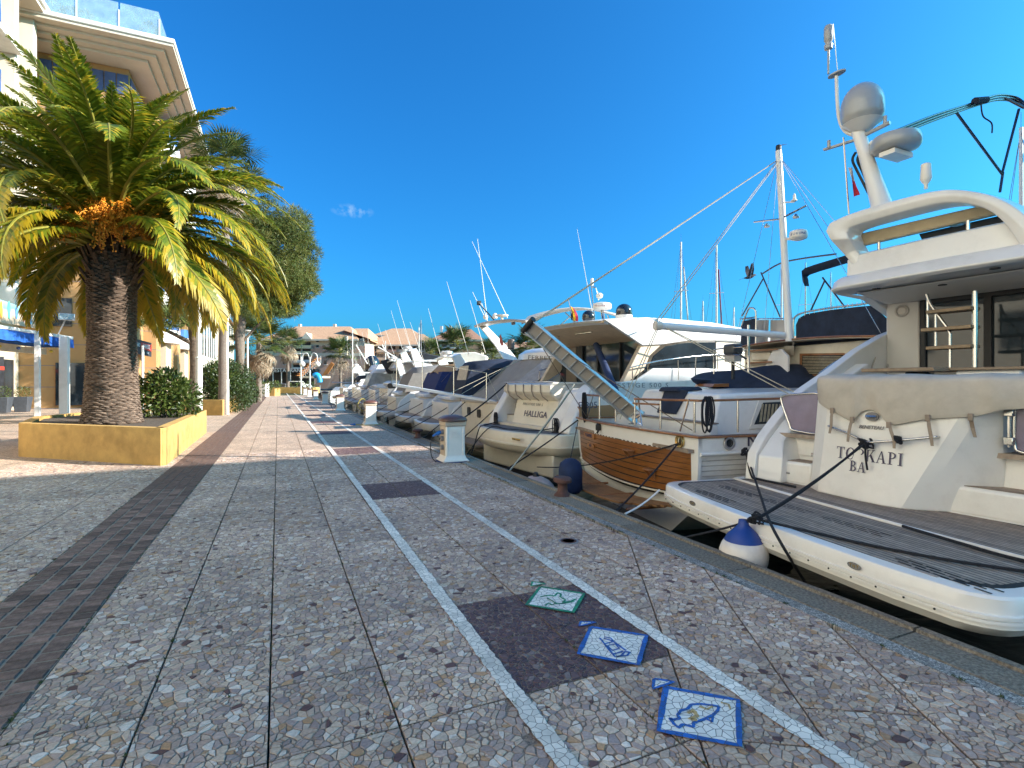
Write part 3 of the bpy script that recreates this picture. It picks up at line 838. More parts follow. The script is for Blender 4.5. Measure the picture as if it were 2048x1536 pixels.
# fruit bunches
def bunch(seed):
    rg = random.Random(seed); b = MB()
    for s in range(16):
        a = rg.uniform(0, 2 * PI); sp = rg.uniform(.05, .3)
        p0 = V((0, 0, 0)); p1 = V((.42 + rg.uniform(-.1, .15), math.sin(a) * sp, .1 + math.cos(a) * sp - .1)); p2 = p1 + V((.12, math.sin(a) * .08, -rg.uniform(.15, .5)))
        pth = bez(p0, p0 + V((.2, 0, .15)), p1, p2, 8); b.tube(pth, .007, 3)
        for k in range(22):
            q = pth[rg.randrange(4, 9)] + V((rg.uniform(-.05, .05), rg.uniform(-.05, .05), rg.uniform(-.05, .05))); r = rg.uniform(.016, .024)
            b.add([q + V((r, 0, 0)), q + V((0, r, 0)), q - V((r, 0, 0)), q - V((0, r, 0)), q + V((0, 0, r * 1.2)), q - V((0, 0, r * 1.2))],
                  [(0, 1, 4), (1, 2, 4), (2, 3, 4), (3, 0, 4), (1, 0, 5), (2, 1, 5), (3, 2, 5), (0, 3, 5)])
    return b.mesh('fruit_bunch', M_fruit)
fb = [bunch(i) for i in range(3)]
for i in range(13):
    a = ca - 1.3 + i * .2 + rnd.uniform(-.1, .1)
    inst('fruit_bunch', fb[i % 3], palm, HEART + V((math.cos(a), math.sin(a), 0)) * rnd.uniform(.35, .5) + UP * rnd.uniform(.0, .5), (0, rnd.uniform(-.3, .3), a), rnd.uniform(.85, 1.15))
# cut frond stubs under the crown
sb = MB(); sb.loft([[(-.0, -.05, -.02), (0, .05, -.02), (0, .03, .03), (0, -.03, .03)], [(.3, -.035, .16), (.3, .035, .16), (.29, .02, .2), (.29, -.02, .2)]]); stub = sb.mesh('frond_stub', M_bark)
for i in range(56):
    a = i * 2.39996; z_ = 3.15 + .9 * i / 56; r = trad(z_) * .9
    inst('frond_stub', stub, palm, PB + V((math.cos(a) * r, math.sin(a) * r, z_)), (0, -.35 - .5 * rnd.random(), a), rnd.uniform(.8, 1.3))

# ---- fan palms with thin grey trunks
fanm = [fan_mesh('frond', 1.15, i, [M_washf, M_rach]) for i in range(3)]
fand = [fan_mesh('frond', 1.15, 20 + i, [M_frondd, M_frondd], droop=1.0) for i in range(2)]
def fan_palm(base, h, r, label, s=1.0, n=34, dead=18, group='tall fan palms', lean=(0, 0)):
    base = V(base); t = thing('fan_palm', label, 'palm tree', base, group); b = MB(); top = base + V((lean[0], lean[1], h))
    pts = [base.lerp(top, i / 8) + V((rnd.uniform(-.03, .03), rnd.uniform(-.03, .03), 0)) for i in range(9)]
    b.tube(pts, [r * (1.25 - .35 * i / 8) for i in range(9)], 10); b.build('trunk', M_gbark, t, smooth=60)
    for i in range(n):
        a = i * 2.39996 + rnd.uniform(-.2, .2); e_ = 1.25 - 1.75 * i / n + rnd.uniform(-.15, .15)
        inst('frond', fanm[i % 3], t, top + UP * (.25 - .4 * i / n), (rnd.uniform(-.3, .3), -e_, a), s * rnd.uniform(.85, 1.1))
    for i in range(dead):
        a = i * 2.39996 + rnd.uniform(-.3, .3)
        o = inst('frond', fand[i % 2], t, top - UP * rnd.uniform(.1, .9) * s, (rnd.uniform(-.4, .4), rnd.uniform(.7, 1.35), a), s * rnd.uniform(.6, .95)); o['label'] = 'dry hanging frond'
    return t
def gp(px, w_, z=0.0):
    p = aw(px, 765, w_); p.z = z; return p
fan_palm(gp(445, 27), 12.6, .2, 'tallest fan palm with grey trunk, its crown just above the date palm', 1.0, lean=(.2, 0))
fan_palm(gp(474, 33), 13.2, .22, 'fan palm beside the rounded pine, with many dry hanging fronds', 1.0, 22, 40, lean=(.6, .2))
fan_palm(gp(518, 46), 5.2, .2, 'short fan palm by the last planters, dry skirt over its trunk', 1.3, 36, 24)
fan_palm(gp(576, 92), 8.6, .24, 'slim fan palm in front of the arched apartment block', 1.5, 34, 22)
fan_palm(gp(681, 108), 7.6, .26, 'fan palm at the right corner of the arched apartment block', 1.8, 30, 10)
fan_palm(gp(915, 92), 8.2, .25, 'leftmost palm in front of the pale gabled house beyond the boats', 1.9, 34, 8)
fan_palm(gp(862, 100), 7.0, .25, 'palm half behind a grey radar arch, left of the pale gabled house', 1.7, 30, 6)
fan_palm(gp(1060, 74), 6.0, .25, 'palm seen through the radar arch of the cruiser', 1.9, 32, 4)
fan_palm(gp(985, 84), 5.6, .25, 'low palm right of the pale gabled house, behind thin aerials', 1.8, 30, 4)

# ---- pines
def pine(base, h, r, blobs, n, label, limbs, seed):
    base = V(base); t = thing('pine_tree', label, 'tree', base); b = MB(); rg = random.Random(seed)
    pts = smooth_path([base, base + V((.1, 0, h * .3)), base + V((-.05, .1, h * .65)), base + V((.15, 0, h))], 5)
    b.tube(pts, [r * (1.2 - .75 * i / (len(pts) - 1)) for i in range(len(pts))], 10); b.build('trunk', M_pbark, t, smooth=60)
    for q in limbs:
        a = pts[min(len(pts) - 1, int(q[0] * (len(pts) - 1)))]; e_ = V(q[1]); m_ = a.lerp(e_, .5) + UP * q[2]
        lb = MB(); ps = smooth_path([a, m_, e_], 5); lb.tube(ps, [r * .42 * (1 - .75 * i / (len(ps) - 1)) for i in range(len(ps))], 6)
        for k in range(6):
            s_ = ps[rg.randrange(3, len(ps))]; lb.tube([s_, s_ + V((rg.uniform(-.6, .6), rg.uniform(-.6, .6), rg.uniform(-.1, .5)))], [.03, .01], 4)
        lb.build('limb', M_pbark, t, smooth=60)
    leaf_cloud('crown', blobs, n, .3, M_pine, t, seed, shape='needle')
    return t
# rounded pine: lobes round a shared centre
pc = gp(476, 33); cc = gp(548, 34, 9.5); rg = random.Random(11)
bl = []
for i in range(95):
    d = V((rg.gauss(0, 1), rg.gauss(0, 1), rg.gauss(0, 1))).normalized(); k = rg.uniform(.6, 1.0)
    r = rg.uniform(.6, 1.15); bl.append((cc + V((d.x * 2.55, d.y * 2.55, d.z * 3.5)) * k, (r, r, r * .8)))
pine(pc, 9.0, .24, bl, 30000, 'large rounded pine leaning over the promenade beyond the palms', [(.6, cc + V((0, 0, -1)), .6), (.8, cc + V((.5, 0, 1)), .5), (.5, cc + V((1.2, 0, -2.4)), .4), (.7, cc + V((-1.5, .5, 0)), .3)], 3)
pc2 = gp(387, 22); rg = random.Random(5); bl = []; lm = []
for i in range(15):
    a = rg.uniform(PI * .55, PI * 1.75); d_ = rg.uniform(1.0, 3.0); c_ = pc2 + V((math.cos(a) * d_, math.sin(a) * d_, rg.uniform(4.0, 6.8))); r = rg.uniform(.35, .65)
    bl.append((c_, (r * 1.3, r * 1.3, r * .6))); lm.append((rg.uniform(.5, .8), c_, .15))
for c_ in ((.9, 1.0, 5.3), (1.5, 1.6, 5.6), (.4, 1.8, 6.2), (2.0, 2.4, 5.2)): bl.append((pc2 + V(c_), (.8, .8, .45))); lm.append((.65, pc2 + V(c_), .1))
pine(pc2, 7.4, .25, bl, 3800, 'open pine behind the lamp post with bare limbs reaching towards the flats', lm, 8)

# ---- bushes and hedge
def bush(name, blobs, n, ls, m_, label, cat='bush', seed=1, stems=True):
    c = blobs[0][0]; t = thing(name, label, cat, (c[0], c[1], .68)); leaf_cloud('foliage', blobs, n, ls, m_, t, seed)
    b = MB()
    for i in range(7):
        a = rnd.uniform(0, 6.28); b.tube([V((c[0], c[1], .6)), V(blobs[i % len(blobs)][0]) + V((math.cos(a) * .3, math.sin(a) * .3, .1))], [.03, .01], 4)
    b.build('stem', M_pbark, t); return t
q = gp(330, 14.6, 1.35)
bl = [(q + V((a_, b_, c_)), (r, r, r * .9)) for a_, b_, c_, r in ((0, 0, 0, .62), (-.45, .3, .05, .5), (.35, .45, -.1, .5), (.05, -.2, .3, .42), (-.35, -.2, -.2, .45), (.42, 0, -.35, .42), (0, .5, .25, .45))]
bush('leafy_shrub', bl, 3600, .13, M_bush, 'leafy green shrub in the ochre planter beside the palm trunk', seed=2)
q = gp(432, 28.5, 1.65)
bl = [(q + V((a_, b_, c_)), (r, r, r)) for a_, b_, c_, r in ((0, 0, 0, .95), (-.5, .3, .2, .7), (.35, .1, -.2, .8), (.1, -.2, .5, .65), (.5, .5, .1, .75))]
bush('leafy_shrub', bl, 5200, .14, M_bush, 'pale green shrub in the second planter, in front of the dark hedge', seed=3)
bl = []
for k in range(15):
    p = V((-2.75 + .2 * math.sin(k), 32 + k * .9, 1.45)); bl.append((p + V((0, 0, rnd.uniform(0, .3))), (1.15, .9, 1.35))); bl.append((p + V((.45, 0, -.6)), (.95, .8, .85)))
bush('hedge', bl, 20000, .15, M_hedge, 'long dark clipped hedge running back along the brick strip', 'hedge', seed=6)
q = gp(496, 50, 1.1)
bush('leafy_shrub', [(q, (1.2, 1.2, .8)), (q + V((1, 2, 0)), (1.1, 1, .7))], 900, .2, M_bush, 'low shrub at the far end of the hedge by the white box', seed=9)
# ================================================================ BUILDINGS AND STREET FURNITURE ON THE LEFT
def scored(name, col, step=1.5, line=(.10, .13, .2), lw=.022):
    m = mat(name, col, .85, var=.07, scale=1.5, bump=.15, bscale=60); n = m.node_tree.nodes; l = m.node_tree.links; b = n['Principled BSDF']
    src = b.inputs['Base Color'].links[0].from_socket
    g = n.new('ShaderNodeNewGeometry'); s = n.new('ShaderNodeSeparateXYZ'); l.new(g.outputs['Position'], s.inputs[0])
    d = n.new('ShaderNodeMath'); d.operation = 'DIVIDE'; d.inputs[1].default_value = step; l.new(s.outputs[2], d.inputs[0])
    f = n.new('ShaderNodeMath'); f.operation = 'FRACT'; l.new(d.outputs[0], f.inputs[0])
    c = n.new('ShaderNodeMath'); c.operation = 'LESS_THAN'; c.inputs[1].default_value = lw; l.new(f.outputs[0], c.inputs[0])
    mx = n.new('ShaderNodeMix'); mx.data_type = 'RGBA'; mx.inputs[7].default_value = (*line, 1); l.new(c.outputs[0], mx.inputs[0]); l.new(src, mx.inputs[6]); l.new(mx.outputs[2], b.inputs['Base Color'])
    return m
M_orange = scored('orange_stucco', (.43, .245, .10), 1.35)
M_cream = mat('cream_stucco', (.52, .42, .30), .85, var=.06, scale=2, bump=.15)
M_soffit = mat('soffit_paint', (.58, .50, .40), .7, var=.06, scale=1)
M_whitep = mat('white_paint', (.70, .67, .62), .5, var=.06, scale=5, dirt=.2)
M_bluew = mat('blue_tile', (.06, .09, .20), .4, var=.25, scale=2)
M_bluegl = mat('blue_glass', (.06, .14, .34), .12, var=.3, scale=1.5, spec=.8)
M_glass = mat('dark_glass', (.02, .028, .035), .05, var=.5, scale=1.2, spec=.55)
M_pglass = mat('pale_glass', (.40, .55, .62), .08, var=.2, scale=2, alpha=.38)
M_dark = mat('dark_shop', (.03, .03, .035), .5, var=.5, scale=3)
M_rail = mat('rail_steel', (.42, .43, .45), .35, .7, var=.1)
def wbox(name, x0, x1, y0, y1, z0, z1, m, par, bevel=0, label=None):
    b = MB(); b.box(((x0 + x1) / 2, (y0 + y1) / 2, (z0 + z1) / 2), (abs(x1 - x0), abs(y1 - y0), abs(z1 - z0))); return b.build(name, m, par, bevel=bevel, label=label)

fl = thing('apartment_building', 'tall orange and cream apartment building with deep stepped eaves behind the date palm', 'building', (-12, 45, 0))
wbox('wall', -22, -9, 42, 47.2, 0, 22.3, M_orange, fl)
wbox('wall', -22, -9.4, 47.2, 64, 0, 22.3, M_orange, fl)
wbox('wall', -30, -14.6, 18, 41.9, 0, 22.3, M_cream, fl, label='cream side wing with upright fins')
# roof slab with stepped soffit
for i in range(4):
    e = .55 * i; wbox('eave_step', -20, -6.05 - e, 38.95 + e, 75 - e, 23.0 - .17 * i - .16, 23.0 - .17 * i, M_soffit, fl)
wbox('roof_edge', -20, -5.95, 38.85, 75.1, 23.01, 23.3, M_whitep, fl, .06)
wbox('roof_edge', -30, -12.25, 14, 43.2, 23.32, 23.62, M_whitep, fl, .06)
wbox('eave_step', -30, -12.4, 14.1, 43.1, 23.1, 23.31, M_soffit, fl)
for k in range(7): wbox('frieze_tile', -13.6 + k * .66, -13.0 + k * .66, 41.93, 41.99, 20.6, 21.9, M_bluew, fl)
for k in range(12): wbox('frieze_tile', -8.99, -8.93, 42.3 + k * 1.6, 43.7 + k * 1.6, 20.6, 21.9, M_bluew, fl)
for k in range(9): wbox('fin', -14.58, -13.0, 20.5 + k * 2.35, 20.95 + k * 2.35, 7, 23.08, M_soffit, fl, .03)
# perforated blue balcony screens of the wing
for j in range(4):
    z0 = 9.2 + j * 3.5
    wbox('balcony_slab', -14.6, -12.7, 19, 37, z0 - .25, z0, M_whitep, fl)
    for k in range(6): wbox('balcony_screen', -12.75, -12.7, 20.95 + k * 2.35, 22.8 + k * 2.35, z0 + .05, z0 + 1.15, M_bluegl, fl)
# glass balustrade and plants of the roof terrace
for k in range(5):
    x0 = -6.9 - k * 2.1; wbox('balustrade_pane', x0 - 2.0, x0, 39.45, 39.48, 23.32, 25.1, M_pglass, fl); b = MB(); b.box((x0 + .04, 39.46, 24.0), (.07, .07, 1.3)); b.build('balustrade_post', M_whitep, fl)
for k in range(5): wbox('balustrade_pane', -6.93, -6.9, 39.6 + k * 2.1, 41.6 + k * 2.1, 23.32, 25.1, M_pglass, fl)
for px, s in ((-7.6, .5), (-12.5, .55), (-10.9, .4), (-11.6, .4)):
    t = thing('terrace_plant', {-7.6: 'dark shrub at the corner of the roof terrace behind glass', -12.5: 'bushy plant at the left end of the roof terrace', -10.9: 'low plant right of the bushy one on the roof terrace', -11.6: 'rounded plant between two others on the roof terrace'}[px], 'plant', (px, 40.6, 23.32), 'plants on the roof terrace')
    leaf_cloud('foliage', [((px, 40.6, 24.0 + s * .6), (s, s, s * 1.1))], 220, .22, M_bush, t, 3); b = MB(); b.lathe([(.28, 0), (.34, .5)], (px, 40.6, 23.32), 10); b.build('pot', M_dark, t)
# windows of the front wall
for j in range(5):
    for x in (-12.6, -10.6): wbox('window', x - .6, x + .6, 41.93, 41.98, 5.2 + j * 3.2, 7.0 + j * 3.2, M_glass, fl)
wbox('terrace_slab', -17, -12.9, 36.6, 42, 5.8, 7.0, M_whitep, fl)
b = MB()
for z in (7.35, 7.75): b.tube([(-12.95, 36.8, z), (-12.95, 41.9, z)], .03, 6)
for k in range(7): b.tube([(-12.95, 36.8 + k * .85, 7.0), (-12.95, 36.8 + k * .85, 7.75)], .025, 5)
b.build('terrace_rail', M_bluegl, fl)
# stacks of rounded balconies along the promenade side, with pillars
for (y0, y1, tall) in ((47.6, 51.6, 6), (56.5, 60.5, 6)):
    wbox('pillar', -9.4, -8.2, y0 - 1.6, y0, 0, 21.5, M_orange, fl); wbox('pillar', -9.4, -8.2, y1, y1 + 1.6, 0, 21.5, M_orange, fl)
    wbox('stair_shaft', -9.4, -8.0, y0 + .9, y1 - .9, 0, 4.9, M_cream, fl)
    for z in (1.6, 3.4): wbox('shaft_window', -8.02, -7.97, y0 + 1.6, y0 + 2.2, z, z + .8, M_soffit, fl)
    for j in range(tall):
        z0 = 5.0 + 2.9 * j; ar = []
        for i in range(11):
            a = PI * i / 10; ar.append((-8.6 + 1.35 * math.sin(a) ** .7, (y0 + y1) / 2 - (y1 - y0) / 2 * math.cos(a) * .98))
        b = MB(); b.prism([(x, y, z0 - .25) for x, y in ar] + [(-9.4, y1, z0 - .25), (-9.4, y0, z0 - .25)], (0, 0, 1.0)); b.build('balcony', M_whitep, fl, smooth=40)
        b = MB(); b.slab([[(x - .05, y, z0 + .8) for x, y in ar], [(x - .05, y, z0 + 1.55) for x, y in ar]], (-.02, 0, 0)); b.build('balcony_glass', M_bluegl, fl, smooth=40)
        wbox('balcony_door', -9.39, -9.33, y0 + .6, y1 - .6, z0 + .76, z0 + 2.4, M_glass, fl)
wbox('bay_wall', -9.38, -8.7, 52.9, 54.9, 0, 21, M_cream, fl)
# shop front at ground level with posters
wbox('shop_glass', -14.58, -14.5, 27, 41, .2, 3.0, M_glass, fl)
for y0, z in ((30, 0), (33.4, 0), (36.8, 0)): wbox('shop_pillar', -14.6, -14.2, y0, y0 + 1.2, 0, 3.3, M_whitep, fl)
pz = wbox('poster', -14.19, -14.15, 37.0, 38.8, .5, 3.1, M_dark, fl)
M_red = mat('sign_red', (.55, .05, .03), .5); M_signw = mat('sign_white', (.75, .75, .73), .5)
wbox('poster_band', -14.14, -14.13, 37.0, 38.8, 2.35, 2.55, M_red, fl)
put_text('poster_text', 'AU', .5, (-14.13, 37.6, 2.8), (0, 1, 0), (0, 0, 1), M_signw, fl)
wbox('shop_glass', -12.8, -9.2, 41.9, 41.95, .2, 2.9, M_glass, fl)

# second, paler block farther along with tall windows
f2 = thing('apartment_building', 'pale grey block with narrow upright windows beyond the lamp posts', 'building', (-12, 72, 0))
wbox('wall', -24, -8.4, 66, 92, 0, 11.5, M_cream, f2); wbox('roof_edge', -24, -7.9, 65.5, 92.5, 11.5, 11.9, M_whitep, f2)
for k in range(8):
    wbox('window', -8.41, -8.34, 68 + k * 2.6, 69.1 + k * 2.6, 5, 9.5, M_glass, f2); wbox('window_strip', -8.4, -8.3, 69.5 + k * 2.6, 70.0 + k * 2.6, 1, 10.5, M_whitep, f2)
for k in range(3):
    wbox('balcony_slab', -14, -8.7, 64.4, 66, 2.6 + k * 3, 2.8 + k * 3, M_whitep, f2); b = MB()
    for i in range(14): b.box((-13.8 + i * .38, 64.5, 3.3 + k * 3), (.06, .04, 1.0))
    b.box((-11.3, 64.5, 3.85 + k * 3), (5.2, .06, .06)); b.build('balcony_rail', M_whitep, f2)
    wbox('balcony_door', -13.5, -9.5, 65.92, 65.97, 2.9 + k * 3, 5 + k * 3, M_dark, f2)
f3 = thing('apartment_building', 'cream block with balconies and gabled roof between the lamp posts', 'building', (-11, 100, 0))
wbox('wall', -26, -8.0, 95, 118, 0, 12.5, M_cream, f3)
M_roof = mat('roof_tile', (.50, .26, .14), .9, var=.25, scale=3, bump=.6, bscale=14, col2=(.60, .35, .20))
b = MB(); b.prism([(-27, 94.4, 12.5), (-7.4, 94.4, 12.5), (-17, 94.4, 15.5)], (0, 24, 0)); b.build('roof', M_roof, f3)
for j in range(4):
    for k in range(4): wbox('window', -7.99, -7.93, 96.5 + k * 5, 98.4 + k * 5, 1.4 + j * 2.9, 3.2 + j * 2.9, M_glass, f3)
    for x in (-18, -14, -10.4): wbox('window', x - .7, x + .7, 94.92, 94.98, 1.4 + j * 2.9, 3.2 + j * 2.9, M_glass, f3)

# black sign on a post in front of the pillars
sg = thing('shop_sign', 'black hanging sign board with white and red panels beside the palm trunk', 'sign', (-7.6, 38.5, 0))
b = MB(); b.tube([(-7.55, 38.5, 0), (-7.55, 38.5, 3.9)], .07, 8); b.build('post', M_whitep, sg)
A = aw(266, 676, 35); B_ = aw(303, 686, 38); dn = -UP
b = MB(); b.slab([[A, B_], [A + dn * 1.0, B_ + dn * 1.0]], (-.06, .05, 0)); b.build('board', M_dark, sg)
d = (B_ - A).normalized(); L = (B_ - A).length; nn = V((d.y, -d.x, 0)) * .05
if nn.dot(CAMP - A) < 0: nn = -nn
b = MB(); b.add([A + d * L * .36 - UP * .15 + nn, B_ - d * .1 - UP * .15 + nn, B_ - d * .1 - UP * .62 + nn, A + d * L * .36 - UP * .62 + nn], [(0, 1, 2, 3)]); b.build('red_panel', M_red, sg)
put_text('lettering', 'CASINO', .42, A + d * L * .19 - UP * .38 + nn, d, UP, M_signw, sg, sx=.55)
put_text('lettering', 'BARRIERE', .42, A + d * L * .66 - UP * .38 + nn * 1.2, d, UP, M_signw, sg, sx=.7)
put_text('lettering', 'BAR', .22, A + d * L * .75 - UP * .8 + nn, d, UP, M_signw, sg)

# ---- kiosk with the blue valance
M_bluec = mat('blue_canvas', (.015, .10, .40), .7, var=.35, scale=6, bump=.3, bscale=12)
M_awn = mat('awning_cream', (.62, .55, .42), .8, var=.15, scale=3)
kq = thing('kiosk', 'white beach kiosk with blue valance and painted surfboard panel at left edge', 'kiosk', (-9, 28, 0))
K1 = V((-8.55, 30.1, 0)); K0 = V((-9.9, 19.5, 0)); kd = (K1 - K0).normalized(); kn = V((-kd.y, kd.x, 0))
if kn.x > 0: kn = -kn
b = MB(); b.hexa([K0 + UP * 3.62, K1 + UP * 3.62, K1 + kn * 4 + UP * 3.62, K0 + kn * 4 + UP * 3.62, K0 + UP * 3.74, K1 + UP * 3.74, K1 + kn * 4 + UP * 3.9, K0 + kn * 4 + UP * 3.9]); b.build('roof', M_whitep, kq)
rows_ = []
for i in range(40):
    p = K0.lerp(K1, i / 39); wv = .03 * math.sin(i * .9); rows_.append([p - kn * (.02 + wv) + UP * 3.6, p - kn * (.05 + wv * 2) + UP * (3.22 + .02 * math.sin(i * 1.7))])
b = MB(); b.slab(rows_, tuple(kn * .02)); b.build('valance', M_bluec, kq, smooth=60)
rows_ = [[K1 + kn * (4 * i / 12) + kd * .02 + UP * 3.6, K1 + kn * (4 * i / 12) + kd * .06 + UP * 3.24] for i in range(13)]
b = MB(); b.slab(rows_, tuple(-kd * .02)); b.build('valance', M_bluec, kq, smooth=60)
posts = [az(75, 847), az(129, 842), K1 + kn * .25 - kd * .2]
for i, p in enumerate(posts):
    p = V((p.x, p.y, 0)); b = MB(); b.box(p + UP * 1.8, (.17 if i != 1 else .3, .17 if i != 1 else .3, 3.6)); b.build('post', M_whitep, kq, bevel=.012)
p = V(posts[0]) + kd * -4.6; b = MB(); b.box(V((p.x, p.y, 1.8)), (.17, .17, 3.6)); b.build('post', M_whitep, kq, bevel=.012)
b = MB(); c = K0.lerp(K1, .5) + kn * 1.0 + UP * 3.05; b.box(c, (.2, 10.2, .3), math.atan2(-kd.x, kd.y)); b.build('beam', M_awn, kq)
# painted panel over the roof
pm = bpy.data.materials.new('beach_panel'); pm.use_nodes = True; n = pm.node_tree.nodes; l = pm.node_tree.links
g = n.new('ShaderNodeNewGeometry'); s = n.new('ShaderNodeSeparateXYZ'); l.new(g.outputs['Position'], s.inputs[0])
nz = n.new('ShaderNodeTexNoise'); nz.inputs['Scale'].default_value = 1.1; l.new(g.outputs['Position'], nz.inputs['Vector'])
ad = n.new('ShaderNodeMath'); ad.operation = 'MULTIPLY_ADD'; ad.inputs[1].default_value = .5; l.new(nz.outputs['Fac'], ad.inputs[0]); l.new(s.outputs[2], ad.inputs[2])
mr = n.new('ShaderNodeMapRange'); mr.inputs[1].default_value = 4.0; mr.inputs[2].default_value = 5.6; l.new(ad.outputs[0], mr.inputs[0])
cr = n.new('ShaderNodeValToRGB'); e = cr.color_ramp.elements
for p_, c_ in ((.0, (.45, .33, .22, 1)), (.42, (.55, .45, .32, 1)), (.5, (.16, .42, .48, 1)), (.62, (.30, .55, .62, 1)), (.8, (.10, .22, .40, 1))):
    if p_ == 0: e[0].position = 0; e[0].color = c_
    else: k = e.new(p_); k.color = c_
l.new(mr.outputs[0], cr.inputs[0]); l.new(cr.outputs[0], n['Principled BSDF'].inputs['Base Color'])
P0, P1 = K0 + kn * .6, K1 + kn * .6 - kd * 1.5
b = MB(); b.hexa([P0 + UP * 3.95, P1 + UP * 3.95, P1 + kn * .08 + UP * 3.95, P0 + kn * .08 + UP * 3.95, P0 + UP * 5.3, P1 + UP * 4.62, P1 + kn * .08 + UP * 4.62, P0 + kn * .08 + UP * 5.3]); b.build('painted_panel', pm, kq)
sc_ = [(.75, .05, .2), (.05, .35, .6), (.7, .55, .05), (.55, .06, .3), (.75, .35, .05), (.1, .5, .35), (.1, .25, .6)]
for i in range(9):
    t = .52 + i * .052; c = P0.lerp(P1, t) - kn * .012 + UP * (4.42 + .05 * (i % 2)); b = MB(); pts = []
    for k in range(14):
        a = 2 * PI * k / 14; pts.append(c + kd * (.085 * math.cos(a)) + UP * (.36 * math.sin(a) * (1 if i % 3 else .7)))
    b.prism(pts, -kn * .006); b.build('surfboard_print', mat('print_%d' % (i % 7), sc_[i % 7], .5), kq)
for k in range(4):
    b = MB(); b.ball(K0.lerp(K1, .6 + k * .11) + kn * .5 + UP * 3.02, .07, 8); b.build('bulb', [mat('bulb_y', (.6, .45, .05), .3), mat('bulb_b', (.05, .1, .3), .3), mat('bulb_r', (.55, .1, .08), .3)][k % 3], kq)
fd = thing('floodlight', 'grey floodlight on a bracket at the kiosk roof corner', 'floodlight', K1 + UP * 3.8)
c = aw(134, 634, 23.5); b = MB(); b.box(c, (.55, .2, .3), .3); b.build('housing', M_rail, fd, bevel=.02); b = MB(); b.tube([K1 + kn * .4 - kd * .4 + UP * 3.8, c], .025, 6); b.build('arm', M_rail, fd)
b = MB(); b.box(c - V((.02, .11, 0)), (.48, .02, .24), .3); b.build('lens', M_pglass, fd)
# potted box balls by the shop front
M_pot = mat('grey_pot', (.06, .065, .075), .55, var=.2)
for i, (px, w_) in enumerate(((5, 28.5), (45, 29.5))):
    p = gp(px, w_); t = thing('potted_shrub', ['clipped box ball in dark square pot at the left picture edge', 'clipped box ball in dark pot right of its twin by the shop posters'][i], 'potted plant', p, 'potted box balls by the shop')
    b = MB(); b.loft([[p + V((x * .26, y * .26, 0)) for x, y in ((-1, -1), (1, -1), (1, 1), (-1, 1))], [p + V((x * .36, y * .36, .85)) for x, y in ((-1, -1), (1, -1), (1, 1), (-1, 1))]]); b.build('pot', M_pot, t, bevel=.02)
    leaf_cloud('foliage', [(p + UP * 1.1, (.36, .36, .34))], 500, .07, M_bush, t, i + 2)

# ---- lamp posts
def lamp():
    t = thing('street_lamp', 'white lamp post', 'street lamp', (0, 0, 0), 'white lamp posts along the planters'); b = MB()
    b.tube([(0, 0, 0), (0, 0, 1.75)], [.1, .1], 14); b.build('base_tube', M_whitep, t, smooth=40)
    b = MB(); b.lathe([(.1, 1.75), (.112, 1.76), (.112, 1.8), (.075, 1.82), (.07, 5.0)], n=14); b.build('pole', M_whitep, t, smooth=40)
    b = MB()
    for k in range(4):
        a = PI / 2 * k + .4; b.tube([(0.05 * math.cos(a), .05 * math.sin(a), 4.95), (.34 * math.cos(a), .34 * math.sin(a), 5.5)], .018, 5)
    b.build('bracket', M_whitep, t)
    b = MB(); b.lathe([(.08, 4.98), (.13, 5.1), (.2, 5.44), (.1, 5.47)], n=12); b.build('lantern', M_pglass, t, smooth=40)
    b = MB(); b.lathe([(.1, 5.5), (.42, 5.5), (.44, 5.54), (.1, 5.6)], n=20); b.build('reflector', M_whitep, t, smooth=40)
    return t
l0 = lamp(); p = gp(398, 17.35); l0.location = (p.x, p.y, .68); l0['label'] = 'nearest white lamp post rising from the palm planter'
for (px, w_, lab) in ((454, 27, 'second white lamp post, just right of the grey palm trunk'), (478, 34, 'third white lamp post with its flared head against the pine'), (495, 39.5, 'fourth and farthest white lamp post before the short fan palm')):
    dup(l0, gp(px, w_), 0, lab)

# small boxes and planters at the far end of the hedge
wb = thing('utility_box', 'white utility cabinet at the far end of the hedge', 'cabinet', gp(522, 62)); p = gp(522, 62); b = MB(); b.box(p + UP * .75, (1.5, 1, 1.5), -TH); b.build('body', M_whitep, wb, bevel=.03); b = MB(); b.box(p + UP * 1.55, (1.6, 1.1, .1), -TH); b.build('lid', M_cream, wb)
for px, w_, wd, lab in ((538, 64, 1.4, 'small ochre planter right of the white cabinet'), (584, 82, 7.5, 'long low ochre planter across the end of the promenade'), (609, 78, 2.6, 'short bright ochre planter at the right end of the long one')):
    p = gp(px, w_); b = MB(); o = wd / 2
    planter([p + RT * -o, p + RT * o, p + RT * o + FW * 1.5, p - RT * o + FW * 1.5], .9, lab, seed=px)
    t = thing('leafy_shrub', 'shrub growing in the ' + lab.split(' right')[0].split(' across')[0].split(' at')[0], 'bush', p + UP * .8); leaf_cloud('foliage', [(p + FW * .7 + UP * 1.2 + RT * (o * .7 * k), (.6, .6, .6)) for k in (-1, 0, 1)], 260, .25, M_bush, t, px)
